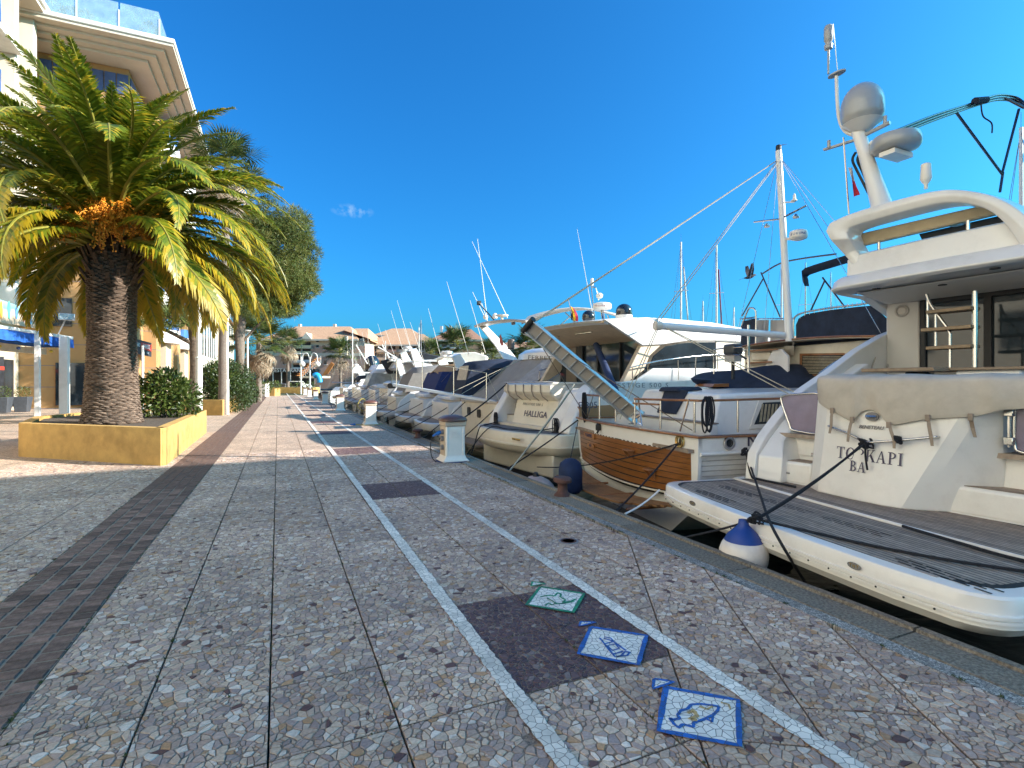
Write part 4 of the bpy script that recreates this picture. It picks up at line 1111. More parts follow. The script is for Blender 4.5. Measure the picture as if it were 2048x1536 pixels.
# ================================================================ BOATS: shared tools
class Frame:
    """a boat's own axes: f forward (away from the quay), p to port, z up"""
    def __init__(s, o, f):
        s.o = V((o[0], o[1], 0)); s.f = V((f[0], f[1], 0)).normalized(); s.p = V((-s.f.y, s.f.x, 0))
    def __call__(s, f, p, z): return s.o + s.f * f + s.p * p + UP * z
    def of(s, px, py, f): return apl(px, py, s.o + s.f * f, s.f)
    def op(s, px, py, p): return apl(px, py, s.o + s.p * p, s.p)
    def oz(s, px, py, z): return az(px, py, z)
    def loc(s, w_): d = w_ - s.o; return d.dot(s.f), d.dot(s.p), w_.z
M_gel = mat('gelcoat', (.79, .765, .73), .3, var=.05, scale=1.3, coat=.35, dirt=.22)
M_gelc = mat('gelcoat_cream', (.74, .67, .55), .35, var=.06, scale=1.5, coat=.2, dirt=.3)
M_gelg = mat('gelcoat_grey', (.42, .38, .34), .3, var=.06, scale=1.5, coat=.3)
M_under = mat('overhang_paint', (.58, .55, .51), .45, var=.05, scale=2)
M_teak = mat('weathered_teak', (.33, .26, .205), .85, var=.22, scale=5, bump=.3, bscale=70, orand=.22, stretch=(3, 3, 1))
M_caulk = mat('deck_caulk', (.012, .012, .013), .7)
M_wood = mat('varnished_teak', (.23, .085, .018), .32, var=.25, scale=4, bump=.1, orand=.08, coat=.4, stretch=(1, 1, 9))
M_woodd = mat('cap_rail_teak', (.27, .115, .045), .4, var=.35, scale=6, coat=.2)
M_canvas = mat('beige_canvas', (.50, .45, .385), .9, var=.1, scale=5, bump=.35, bscale=9, dirt=.2)
M_navy = mat('navy_canvas', (.014, .022, .045), .85, var=.4, scale=4, bump=.4, bscale=10)
M_black = mat('black_rubber', (.015, .015, .016), .55, var=.3)
M_steel = mat('polished_steel', (.62, .60, .57), .16, .95, var=.06)
M_rope = mat('dark_rope', (.018, .019, .026), .9, var=.5, scale=60, bump=.8, bscale=160)
M_ropel = mat('pale_rope', (.52, .47, .36), .9, var=.3, scale=50, bump=.6, bscale=150)
M_tint = mat('lavender_acrylic', (.30, .25, .34), .12, var=.1, alpha=.72)
M_anti = mat('antifouling', (.012, .014, .02), .7, var=.3)
M_strap = mat('strap_web', (.30, .24, .19), .9, var=.2)
M_dome = mat('grey_radome', (.36, .37, .38), .28, var=.06, coat=.4)
M_domew = mat('white_radome', (.80, .75, .67), .3, var=.04, coat=.3)
M_domek = mat('black_radome', (.015, .018, .022), .12, var=.1, coat=.6)
M_tan = mat('tan_vinyl', (.46, .36, .22), .5, var=.1)
M_gold = mat('brass', (.75, .55, .22), .25, .9)
M_letter = mat('hull_lettering', (.07, .06, .11), .5, var=.1)
M_letterg = mat('grey_lettering', (.20, .19, .19), .5, var=.1)
M_curt = mat('curtain', (.36, .30, .20), .9, var=.3, scale=14)
M_fend = mat('white_fender', (.74, .68, .62), .45, var=.1, scale=4, dirt=.35)
M_fendb = mat('blue_fender', (.012, .05, .26), .5, var=.2, scale=3)
M_fendn = mat('navy_cover', (.012, .028, .085), .85, var=.3, scale=5, bump=.3)

def pl(b, pts, r=.02, n=7): b.tube(pts, r, n); return b
def hull(F, par, secs, m=M_gel, name='hull', zb=-1.0, boot=None, n=7):
    """secs: (f, half beam, sheer z, chine beam, chine z)"""
    rings = []
    for f, hb, zs, cb, cz in secs:
        r = []
        for s in (1, -1):
            side = [(hb, zs), (hb * .99, zs * .6 + cz * .4), (cb, cz), (cb * .55, zb)]
            if s == -1: side = side[::-1]
            r += [F(f, s * y, z) for y, z in side]
        rings.append(r)
    b = MB(); b.loft(rings); o = b.build(name, m, par, smooth=50); return o
def deckpoly(F, par, pts, z, m, name='deck', t=.05):
    b = MB(); b.prism([F(f, p, z - t) for f, p in pts], (0, 0, t)); return b.build(name, m, par)
def stanchions(F, b, pts, h, r=.014, top=None):
    for p in pts: b.tube([p, V(p) + UP * h], r, 6)
def knot(b, c, r, m=0, seed=0):
    rg = random.Random(seed); c = V(c); pts = []
    for i in range(22):
        pts.append(c + V((rg.uniform(-1, 1), rg.uniform(-1, 1), rg.uniform(-1, 1))) * r)
    b.tube(smooth_path(pts, 3), .011, 5, m)
def rope_thing(pts, r, m, label, cat='rope', group='mooring ropes', n=6):
    b = MB(); b.tube(pts, r, n); o = b.build('mooring_rope', m, None, smooth=60); tag(o, label, cat, group); return o
def radar_dome(F, par, c, r, h, m, name='radar', txt=None, tm=None, face=None, ts=.1):
    c = V(c); b = MB(); b.lathe([(r * .55, 0), (r * .9, h * .12), (r, h * .3), (r, h * .62), (r * .93, h * .86), (r * .6, h * .99), (0, h)], c, 28); o = b.build(name, m, par, smooth=50)
    if txt:
        d = (CAMP - c); d.z = 0; d.normalize(); k = len(txt)
        for i, chh in enumerate(txt):
            a = (i - (k - 1) / 2) * ts * .78 / r + (face or 0); dd = Matrix.Rotation(a, 3, 'Z') @ d
            put_text('lettering', chh, ts, c + dd * (r * 1.004) + UP * h * .47, Matrix.Rotation(PI / 2, 3, 'Z') @ dd, UP, tm or M_letterg, o)
    return o
def satdome(par, c, r, h, m, name='satellite_dome'):
    b = MB(); pr = [(r * .8, 0), (r * .96, h * .1), (r, h * .2)]
    for i in range(9):
        a = PI / 2 * i / 8; pr.append((r * math.cos(a) + 1e-4, h * .42 + h * .58 * math.sin(a)))
    b.lathe(pr, c, 28); return b.build(name, m, par, smooth=50)

# serif letters
def arc(cx, cy, rx, ry, a0, a1, n=14): return [(cx + rx * math.cos(a0 + (a1 - a0) * i / n), cy + ry * math.sin(a0 + (a1 - a0) * i / n)) for i in range(n + 1)]
def R4(x0, y0, x1, y1): return [(x0, y0), (x1, y0), (x1, y1), (x0, y1)]
def ringp(cx, cy, ox, oy, ix, iy, a0, a1): return [q for i in range(12) for q in [arc(cx, cy, ox, oy, a0 + (a1 - a0) * i / 12, a0 + (a1 - a0) * (i + 1) / 12, 1) + arc(cx, cy, ix, iy, a0 + (a1 - a0) * (i + 1) / 12, a0 + (a1 - a0) * i / 12, 1)]]
GL = {
 'I': (.4, [R4(.13, 0, .27, 1), R4(.02, 0, .38, .05), R4(.02, .95, .38, 1)]),
 'T': (.72, [R4(.29, 0, .43, 1), R4(.18, 0, .54, .05), R4(.02, .94, .70, 1), [(.02, .78), (.06, .78), (.09, .94), (.02, .94)], [(.70, .78), (.66, .78), (.63, .94), (.70, .94)]]),
 'P': (.66, [R4(.12, 0, .26, 1), R4(.01, 0, .38, .05), R4(.01, .95, .2, 1)] + ringp(.28, .73, .34, .27, .2, .21, -PI / 2, PI / 2) + [R4(.2, .94, .3, 1), R4(.2, .46, .3, .52)]),
 'B': (.7, [R4(.12, 0, .26, 1), R4(.01, 0, .3, .05), R4(.01, .95, .3, 1), R4(.2, .48, .32, .54)] + ringp(.3, .75, .28, .25, .15, .19, -PI / 2, PI / 2) + ringp(.3, .26, .36, .26, .21, .2, -PI / 2, PI / 2)),
 'O': (.82, ringp(.41, .5, .4, .52, .24, .46, 0, 2 * PI)),
 'K': (.78, [R4(.12, 0, .26, 1), R4(.01, 0, .38, .05), R4(.01, .95, .38, 1), [(.26, .42), (.3, .4), (.66, .96), (.58, .96)], [(.34, .52), (.46, .62), (.76, .04), (.58, .04)], R4(.5, 0, .8, .05), R4(.5, .95, .76, 1)]),
 'A': (.78, [[(.06, .03), (.12, .03), (.42, 1), (.36, 1)], [(.52, .03), (.69, .03), (.43, 1), (.36, 1)], R4(.2, .32, .56, .38), R4(-.02, 0, .22, .05), R4(.44, 0, .8, .05)])}
def serif(name, s, h, pos, xd, yd, m, par, sp=.06, sx=1.0):
    tot = sum(GL[c][0] * sx + sp for c in s) - sp; x = -tot / 2; b = MB(); xd = V(xd).normalized(); zd = xd.cross(V(yd)).normalized(); yd = zd.cross(xd); k = 0
    for c in s:
        w_, ps = GL[c]
        for q in ps:
            k += 1; off = .0015 + .00012 * (k % 9)
            b.add([V(pos) + xd * ((x + u * sx) * h) + yd * ((v_ - .5) * h) + zd * off for u, v_ in q], [tuple(range(len(q)))])
        x += w_ * sx + sp
    return b.build(name, m, par, fixn=False)

# ================================================================ TOPKAPI, the near motor yacht
TP = Frame((4.33, 3.71), (.98452, -.17526))          # stern platform, a little skewed
TK = Frame((6.186, 3.583), (.99871, .05071))         # the boat
tk = thing('motor_yacht', 'large white motor yacht TOPKAPI with teak swim platform and canvas-covered stern, nearest at right', 'yacht', TK.o)
# --- swim platform
def plat_outline(hw, L, r=.3, bow=.10):
    pts = [(L, -hw)]
    for i in range(7):
        a = PI / 2 * i / 6; pts.append((r - r * math.sin(a) , -hw + r - r * math.cos(a)))
    for i in range(1, 12):
        p = -hw + r + (2 * hw - 2 * r) * i / 12; pts.append((-bow * (1 - (p / hw) ** 2) , p))
    for i in range(7):
        a = PI / 2 * i / 6; pts.append((r - r * math.cos(a), hw - r + r * math.sin(a)))
    pts.append((L, hw)); return pts
ol = plat_outline(2.0, 2.35)
def plat_ring(inset, z, Fz=TP):
    c = (1.2, 0); return [Fz(c[0] + (f - c[0]) * (1 - inset / 1.3), p * (1 - inset / 2.0), z) for f, p in ol]
b = MB(); b.loft([plat_ring(i_, z) for i_, z in ((.035, .31), (.012, .304), (0, .285), (-.002, .19), (-.018, .186), (-.018, .166), (-.006, .163), (-.006, .157), (-.018, .154), (-.018, .134), (.0, .13), (.0, .10), (.06, .03), (.22, .0))])
plat = b.build('swim_platform', M_gel, tk, smooth=35)
b = MB(); b.prism([TP(f, p, .3105) for f, p in [(1.2 + (f - 1.2) * .905, p * .94) for f, p in ol]], (0, 0, .002)); b.build('caulking', M_caulk, plat)
def in_out(f):                                        # half width of the planked area
    k = max(0, min(1, (f - .1) / .28)); return 1.60 + .22 * math.sin(k * PI / 2)
f = .11; i = 0
while f < 2.2:
    if not 1.10 < f < 1.17:
        hw = in_out(f); b = MB(); curve = lambda p: -.07 * (1 - (p / 2) ** 2)
        rws = [[TP(f + curve(p_), p_, .3135), TP(f + .038 + curve(p_), p_, .3135)] for p_ in [hw * (k / 5 - 1) for k in range(11)]]
        b.slab(rws, .003); b.build('teak_plank', M_teak, plat, fixn=False)
    f += .0515; i += 1
b = MB(); b.tube([TP(1.135 - .07 * (1 - (p_ / 2) ** 2), p_, .318) for p_ in [-1.9 + .19 * k for k in range(21)]] + [TP(1.2, 1.92, .318), TP(1.34, 1.97, .318)], .02, 6); b.build('seam_trim', M_gel, plat, smooth=60)
slot = MB(); slot.box((0, 0, 0), (.012, .1, .003)); slotm = slot.mesh('drain_slot', M_caulk); rz_ = math.atan2(TP.f.y, TP.f.x)
for (f0, p0) in ((.16, 1.25), (.16, -1.35), (.62, 1.45), (.62, -.2), (.62, .65)):
    for a in range(3):
        for c_ in range(5): inst('drain_slot', slotm, plat, TP(f0 + .0515 * a + .02 - .05, p0 - .13 * c_ + .065 * (a % 2), .3155), (0, 0, rz_))
# badges on the aft face
for px, py in ((1388, 1003), (1712, 1112)):
    c = TP.of(px, py, -.06); lc = TP.loc(c); fx = -.10 * (1 - (lc[1] / 2) ** 2) - .004; xd = -TP.p; b = MB(); c = TP(fx, lc[1], .235)
    b.prism([c + xd * (.062 * math.cos(a)) + UP * (.026 * math.sin(a)) for a in [2 * PI * k / 20 for k in range(20)]], -TP.f * .006); bd = b.build('badge', M_steel, plat, smooth=30)
    b = MB(); b.prism([c - TP.f * .0065 + xd * (.053 * math.cos(a)) + UP * (.019 * math.sin(a)) for a in [2 * PI * k / 20 for k in range(20)]], -TP.f * .001); b.build('badge_field', M_letterg, bd)
    for k, dx in enumerate((-.03, 0, .03)): put_text('lettering', 'THT'[k], .034, c - TP.f * .0085 + xd * dx, xd, UP, M_gold, bd, sx=.9, bold=.001)
b = MB()
for k in range(18):
    p_ = -1.7 + .2 * k; b.ball(TP(-.10 * (1 - (p_ / 2) ** 2) - .02, p_, .145), .008, 6)
b.build('rail_screw', M_caulk, plat)
# struts under the platform
b = MB()
for p_ in (-.9, -1.1, .9): b.tube([TP(.5, p_, .02), TP(1.9, p_, -.55)], .05, 6)
b.build('platform_strut', M_black, tk)

# --- hull and bulwarks
hull(TK, tk, [(.12, 1.84, .32, 1.7, -.1), (2, 1.93, 1.2, 1.75, -.1), (5, 1.97, 1.75, 1.75, 0), (8, 1.85, 2.0, 1.5, .1), (10.5, 1.1, 2.2, .7, .3), (11.8, .08, 2.35, .05, .6)])
prof = [(-.14, .31), (-.12, .5), (-.09, .67), (.1, .9), (.39, 1.15), (.66, 1.36), (.94, 1.54), (1.54, 1.8), (2.31, 2.17), (3.0, 2.43), (3.72, 2.62), (2.62, 3.0), (1.9, 3.03), (5.5, 3.05), (5.5, .3)]
for s in (1, -1):
    b = MB(); b.prism([TK(f, s * 1.80, z) for f, z in prof], TK.p * (-s * .15)); b.build('bulwark', M_gel, tk, bevel=.03, seg=3)
    q = [(-.1, .31), (-.06, .64), (.14, .85), (.42, 1.08), (.9, 1.42), (1.5, 1.66), (2.2, 1.95), (2.2, .31)]
    b = MB(); A_ = [TK(f, s * 1.652, z) for f, z in q]; B_ = [TK(f + .10, s * (1.34 if i < 2 or i == 7 else 1.5), z - .0) for i, (f, z) in enumerate(q)]
    b.loft([A_, B_]); b.build('bulwark_fairing', M_gel, tk, bevel=.02)
    b = MB()
    for k in range(2): b.ball(TK(.45 + k * .9, s * 1.81, 1.0 + .3 * k), .012, 6)
    b.build('screw_cap', M_letterg, tk)
# stern rail on the bulwark
a = [TK.op(1638, 749, 1.86), TK.op(1680, 720, 1.86), TK.op(1744, 687, 1.86), TK.op(1785, 664, 1.86), TK.op(1812, 653, 1.84)]
b = MB(); b.tube(smooth_path(a, 5), .024, 8); b.tube([TK.op(1700, 710, 1.86), TK.op(1692, 735, 1.82)], .013, 6); b.tube([TK.op(1762, 678, 1.75), TK.op(1742, 740, 1.6)], .013, 6); b.tube([TK.op(1790, 675, 1.74), TK.op(1773, 742, 1.6)], .013, 6)
b.build('hand_rail', M_steel, tk, smooth=60)

# --- transom block
bo = [(2.2, 1.03), (.3, 1.02), (.06, .98), (-.1, .78), (-.18, .35), (-.20, .0), (-.17, -.17), (-.08, -.29), (.45, -.80), (2.2, -.90)]
to = [(2.2, .98), (.28, .96), (.12, .92), (.02, .72), (-.03, .3), (-.03, -.2), (.0, -.68), (.06, -.80), (.25, -.86), (2.2, -.90)]
def blk(t, z): return [TK(a_[0] * (1 - t) + c_[0] * t, a_[1] * (1 - t) + c_[1] * t, z) for a_, c_ in zip(bo, to)]
b = MB(); b.loft([blk(t, .31 + 1.13 * t) for t in (0, .2, .4, .6, .8, 1.0)]); b.build('transom', M_gel, tk, smooth=19, bevel=.012)
def aft(px, py, d=.0):                                # a point of the aft face seen at px, py
    P = TK.of(px, py, -.1)
    for _ in range(4):
        f_, p_, z = TK.loc(P); t = (z - .31) / 1.13
        lo = [a_[0] * (1 - t) + c_[0] * t for a_, c_ in zip(bo, to)][2:8]; pp = [a_[1] * (1 - t) + c_[1] * t for a_, c_ in zip(bo, to)][2:8]
        ff = lo[-1]
        for k in range(5):
            if pp[k] >= p_ >= pp[k + 1]: u = (pp[k] - p_) / (pp[k] - pp[k + 1] + 1e-9); ff = lo[k] + (lo[k + 1] - lo[k]) * u
        if p_ > pp[0]: ff = lo[0]
        P = TK.of(px, py, ff - d)
    return P
A_, B_ = aft(1684, 906), aft(1796, 917); xd = (B_ - A_); xd.z = 0; serif('lettering', 'TOPKAPI', .135, A_.lerp(B_, .5) + xd.cross(UP).normalized() * .012, xd, UP + xd.cross(UP).normalized() * -.11, M_letter, tk, sp=.08, sx=1.02)
A_, B_ = aft(1703, 930), aft(1730, 936); xd = (B_ - A_); xd.z = 0; serif('lettering', 'BA', .12, A_.lerp(B_, .5) + xd.cross(UP).normalized() * .012, xd, UP + xd.cross(UP).normalized() * -.11, M_letter, tk, sp=.08)
A_, B_ = aft(1726, 852), aft(1760, 858); xd = (B_ - A_); xd.z = 0; put_text('lettering', 'BENETEAU', .055, A_.lerp(B_, .5) + xd.cross(UP).normalized() * .012, xd, UP, M_letterg, tk, shear=.3, bold=.001)
# transom rail
rl = [aft(1657, 852, .0), aft(1660, 853, .06), aft(1700, 869, .07), aft(1731, 884, .07), aft(1740, 885, .07), aft(1800, 881, .07), aft(1872, 874, .06), aft(1878, 874, .0)]
b = MB(); b.tube(rl, .014, 8); b.build('transom_rail', M_steel, tk, smooth=60)
c = aft(1745, 833, .02); b = MB(); b.prism([c + TK.p * (.07 * math.cos(a_)) + UP * (.05 * math.sin(a_)) for a_ in [2 * PI * k / 16 for k in range(16)]], -TK.f * .02); tap = b.build('filler_cap', M_letterg, tk, smooth=30)
b = MB(); b.tube([c - TK.f * .03 + TK.p * .05, c - TK.f * .05, c - TK.f * .03 - TK.p * .05], .015, 6); b.build('filler_handle', M_steel, tap)
# --- canvas over the stern seat
hem = [(1636, 806), (1647, 815), (1668, 824), (1690, 838), (1703, 845), (1712, 838), (1720, 824), (1735, 820), (1752, 821), (1762, 832), (1770, 847), (1785, 853), (1820, 845), (1850, 839), (1890, 837), (1940, 836), (1965, 831), (1988, 824)]
rows_ = []
for i, (px, py) in enumerate(hem):
    P = aft(px, py, .045); f_, p_, z = TK.loc(P); col = []
    top_z = 1.735 - .012 * i / len(hem) + .01 * math.sin(i * 1.3); wr = .018 * math.sin(i * 2.1) + .012 * math.sin(i * 4.7)
    for k in range(11):
        u = k / 10; zz = z + (top_z - z) * u; ff = f_ - .02 * math.sin(PI * u) + wr * math.sin(PI * (1 - u) * .9) * (1.2 - u); pp_ = p_ + .03 * u * (1 if i == 0 else 0)
        if u > .9: ff += .05
        col.append(TK(ff + .02 * u, pp_, zz))
    col += [TK(f_ + .25, p_ * 1.0, top_z + .015), TK(f_ + .8, p_, top_z + .02), TK(f_ + .85, p_, 1.3)]
    rows_.append(col)
lastf = TK.loc(rows_[-1][0])
for px_, dp in ((.08, -.12), (.16, -.5), (.2, -.9)):
    rows_.append([TK(TK.loc(q)[0] + px_ * (1 if j < 11 else 0), TK.loc(q)[1] + dp, TK.loc(q)[2] + (.04 if j == 0 else 0)) for j, q in enumerate(rows_[len(hem) - 1])])
b = MB(); b.slab(rows_, tuple(TK.f * .02)); cv = b.build('seat_cover', M_canvas, tk, smooth=70)
m_ = cv.modifiers.new('s', 'SUBSURF'); m_.levels = m_.render_levels = 1
for i, (px, py, px2, py2) in enumerate(((1665, 818, 1662, 852), (1705, 836, 1697, 868), (1778, 846, 1788, 880), (1856, 832, 1862, 874), (1942, 830, 1945, 856))):
    A_, B_ = aft(px, py, .07), aft(px2, py2, .085 if i < 4 else .02); b = MB(); w_ = TK.p * .017
    b.slab([[A_ - w_, A_ + w_], [A_.lerp(B_, .5) - w_ - TK.f * .01, A_.lerp(B_, .5) + w_ - TK.f * .01], [B_ - w_, B_ + w_], [B_ - w_ * .8 - UP * .09 + TK.p * (.02 - .01 * i), B_ + w_ * .8 - UP * .09 + TK.p * (.02 - .01 * i)]], tuple(TK.f * .004)); st = b.build('strap', M_strap, tk)
    b = MB(); b.box(A_ - TK.f * .008 - UP * .02, (.02, .045, .07), math.atan2(TK.f.y, TK.f.x)); b.build('buckle', M_strap, st, bevel=.005)
# seat base under the canvas and cockpit floor
deckpoly(TK, tk, [(.3, 1.6), (3.4, 1.6), (3.4, -1.6), (.3, -1.6)], .95, M_teak, 'cockpit_floor')
wb_ = lambda f0, f1, p0, p1, z0, z1, m, nm, par=tk, bev=.02: MB().hexa([TK(f0, p1, z0), TK(f1, p1, z0), TK(f1, p0, z0), TK(f0, p0, z0), TK(f0, p1, z1), TK(f1, p1, z1), TK(f1, p0, z1), TK(f0, p0, z1)]).build(nm, m, par, bevel=bev)
# --- steps both sides, with teak treads, lockers and acrylic gates
for s, (pi, po) in ((1, (1.0, 1.66)), (-1, (.3, 1.66))):
    P0, P1 = sorted((s * pi, s * po))
    wb_(.12, .6, P0, P1, .30, .60, M_gel, 'step', bev=.04); wb_(.4, 1.5, P0 if s > 0 else P0, P1 if s > 0 else -.78, .31, .93, M_gel, 'step', bev=.03)
    for k in range(5): wb_(.15 + k * .052, .195 + k * .052, P0 + .05, P1 - .05, .6, .606, M_teak, 'tread_plank', bev=0)
    for k in range(8): wb_(.43 + k * .052, .475 + k * .052, P0 + .05, (P1 if s > 0 else -.8) - .02, .93, .936, M_teak, 'tread_plank', bev=0)
    pm_ = (P0 + P1) / 2 if s > 0 else -1.2
    lk = wb_(.385, .402, pm_ - .22, pm_ + .22, .66, .88, M_gel, 'locker_door', bev=.012)
    for d_ in (-.17, .17): wb_(.376, .386, pm_ + d_ - .02, pm_ + d_ + .02, .67, .71, M_steel, 'latch', lk, .004)
    wb_(.105, .122, pm_ - .03, pm_ + .03, .43, .45, M_letterg, 'drawer_pull')
def gate(q, nm='gate'):
    b = MB(); loop = smooth_path(q + [q[0]], 6); b.tube(loop, .016, 7); fr_ = b.build(nm + '_frame', M_steel, tk, smooth=60)
    b = MB(); b.prism([x + TK.f * .004 for x in loop[:-1]], TK.f * .012); b.build(nm + '_panel', M_tint, fr_); return fr_
g0 = gate([TK.of(px, py, .42) for px, py in ((1600, 788), (1634, 787), (1638, 800), (1640, 850), (1634, 867), (1600, 863), (1583, 858), (1578, 846), (1564, 806), (1566, 792))])
q = [TK(.30, p_, z) for p_, z in ((-.93, 1.38), (-.98, 1.47), (-1.2, 1.49), (-1.6, 1.49), (-1.64, 1.42), (-1.64, 1.05), (-1.6, .97), (-1.2, .97), (-.98, .98), (-.93, 1.06))]
g1 = gate(q)
for z in (1.08, 1.36): wb_(.24, .31, -.94, -.86, z - .04, z + .04, M_steel, 'gate_hinge', g1, .01)
b = MB(); b.tube([TK(.27, -.9, 1.02), TK(.27, -.9, 1.4)], .016, 6); b.build('gate_post', M_steel, tk)

# --- cabin bulkhead, doors, cockpit furniture
BF = 3.05
wb_(BF, BF + .12, 1.17, 1.66, .95, 3.0, M_under, 'bulkhead', bev=.03); wb_(BF, BF + .12, -1.66, -1.45, .95, 3.0, M_under, 'bulkhead')
wb_(BF - .02, BF + .1, 1.08, 1.17, .95, 2.93, M_black, 'door_frame'); wb_(BF + .02, BF + .05, -1.45, 1.08, 1.0, 2.9, M_glass, 'door_glass', bev=0)
for p_ in (.32, -.4, -1.2): wb_(BF - .03, BF + .02, p_ - .045, p_ + .045, .95, 2.9, M_black, 'door_mullion', bev=.005)
wb_(BF - .03, BF + .1, -1.45, 1.08, 2.86, 2.96, M_black, 'door_frame')
c = TK.of(1804, 622, BF); b = MB(); b.lathe([(.1, 0), (.1, .02), (.07, .03), (.06, .015)], c, 18, axis=-TK.f); b.build('speaker', M_gelg, tk, smooth=40)
wb_(1.15, 2.3, .12, .98, 1.79, 1.84, M_wood if False else mat('table_teak', (.27, .19, .12), .5, var=.25, scale=8), 'table_top', bev=.012); wb_(1.5, 1.9, .5, .62, .95, 1.79, M_black, 'table_leg')
wb_(1.55, 2.7, -.55, .08, .95, 1.8, M_gel, 'cabinet', bev=.03); wb_(1.5, 2.75, -.6, .12, 1.8, 1.835, MATS['table_teak'], 'cabinet_top', bev=.01)
# ladder to the flybridge
ld_ = []
b = MB()
FS = 2.0
P = lambda px, py, f=FS: TK.of(px, py, f)
b.tube(smooth_path([P(1854, 588), P(1860, 606), P(1880, 636), P(1898, 662), P(1900, 680), P(1900, 736)], 5), .02, 8)
b.tube([P(1855, 592), P(1855, 655)], .016, 6); b.tube([P(1871, 622), P(1871, 692)], .016, 6)
b.build('ladder_rail', M_steel, tk, smooth=60)
b = MB(); b.tube([P(1950, 582), P(1950, 746)], .032, 10); b.build('ladder_post', M_steel, tk, smooth=60)
for (pl_, pr_, z) in ((.56, .06, 2.62), (.62, .06, 2.38), (.56, .06, 2.13)):
    wb_(FS - .1, FS + .16, pr_, pl_, z - .035, z + .01, MATS['table_teak'], 'ladder_step', bev=.008)

# --- flybridge overhang with lip and underside lights
def strip(fz_list, p0, p1, n=6):                      # cross-section (f, z) swept along p
    return [[TK(f, p0 + (p1 - p0) * i / n, z) for f, z in fz_list] for i in range(n + 1)]
sec = [(1.34, 2.985), (1.28, 3.02), (1.36, 3.14), (1.46, 3.2), (5.5, 3.3), (5.5, 2.95), (2.9, 2.93), (1.9, 3.03)]
rings = []
for p_, df in ((1.62, .38), (1.55, .12), (1.4, .0), (.7, -.08), (0, -.1), (-.7, -.08), (-1.4, 0), (-1.62, .12)):
    rings.append([TK(f + (df if i < 4 or i == 7 else 0), p_, z) for i, (f, z) in enumerate(sec)])
b = MB(); b.loft(rings); b.build('flybridge_overhang', M_gel, tk, smooth=28, bevel=.015)
b = MB(); b.hexa([TK(1.95, 1.45, 2.98), TK(2.85, 1.45, 2.9), TK(2.85, -1.45, 2.9), TK(1.95, -1.45, 2.98), TK(1.9, 1.5, 3.01), TK(2.9, 1.5, 2.95), TK(2.9, -1.5, 2.95), TK(1.9, -1.5, 3.01)]); b.build('ceiling_panel', M_under, tk, bevel=.03)
for px, py in ((1752, 577), (1885, 569), (1990, 536)):
    c = az(px, py, 2.975); b = MB(); b.lathe([(.05, -.012), (.05, .0)], c, 16); b.build('ceiling_light', M_black, tk)
# flybridge coaming, seat back and arch
cs = [(1.5, 3.2), (1.52, 3.34), (1.56, 3.5), (1.62, 3.53), (1.72, 3.53), (1.75, 3.2)]
rings = [[TK(f + df, p_, z + dz) for f, z in cs] for p_, df, dz in ((1.50, .25, -.05), (1.4, .08, 0), (1.1, 0, .0), (.4, -.06, .0), (-.3, -.06, .0), (-1.1, 0, 0), (-1.5, .2, -.05))]
b = MB(); b.loft(rings); b.build('flybridge_coaming', M_gel, tk, smooth=40)
for s in (1, -1):
    b = MB(); b.prism([TK(1.7, s * 1.5, 3.2), TK(1.72, s * 1.5, 3.5), TK(3.2, s * 1.55, 3.75), TK(5.4, s * 1.5, 3.8), TK(5.5, s * 1.5, 3.2)], TK.p * (-s * .08)); b.build('flybridge_side', M_gel, tk, bevel=.02)
Q = [TK.of(1713, 468, 1.75), TK.of(1998, 402, 1.75), TK.of(1998, 427, 1.75), TK.of(1716, 493, 1.75)]
b = MB(); b.prism(Q, TK.f * .1); b.build('seat_back', M_tan, tk, bevel=.025, seg=3)
Q = [TK.of(1838, 468, 1.95), TK.of(2014, 428, 1.95), TK.of(2048, 440, 1.95), TK.of(2040, 470, 1.95), TK.of(1850, 492, 1.95)]
b = MB(); b.prism(Q, TK.f * .06); b.build('helm_screen', M_black, tk)
b = MB(); b.tube([TK.of(1905 + 25 * math.cos(a_), 445 + 7 * math.sin(a_), 1.9) for a_ in [2 * PI * k / 16 for k in range(17)]], .012, 6); b.build('steering_wheel', M_steel, tk)
for px, py in ((1758, 494), (1936, 452)):
    b = MB(); c = TK.of(px, py, 1.68); b.tube([c - UP * .06, c + UP * .07], .02, 8); b.build('seat_bracket', M_steel, tk)
Bf = 1.35
up_ = [(1712, 540), (1690, 512), (1660, 480), (1650, 462), (1658, 446), (1690, 430), (1740, 414), (1800, 397), (1860, 382), (1900, 377), (1945, 381), (1990, 391), (2030, 412), (2060, 436), (2100, 500)]
lo_ = [(1732, 522), (1712, 500), (1698, 478), (1693, 465), (1698, 456), (1720, 447), (1760, 436), (1810, 422), (1862, 409), (1900, 403), (1940, 407), (1975, 418), (2004, 440), (2030, 472), (2060, 530)]
rings = []
for i, (u, l_) in enumerate(zip(up_, lo_)):
    A_ = TK.of(*u, Bf + (.25 if i < 2 else 0)); B_ = TK.of(*l_, Bf + .02 + (.25 if i < 2 else 0)); d_ = TK.f * .42
    A2, B2 = A_ + d_ + UP * .02, B_ + d_ * .9
    rings.append([A_, A_.lerp(B_, .5) - TK.f * .03, B_, B2, A2])
b = MB(); b.loft(rings); ob = b.build('radar_arch', M_gel, tk, smooth=55, bevel=.02)
m_ = ob.modifiers.new('s', 'SUBSURF'); m_.levels = m_.render_levels = 2
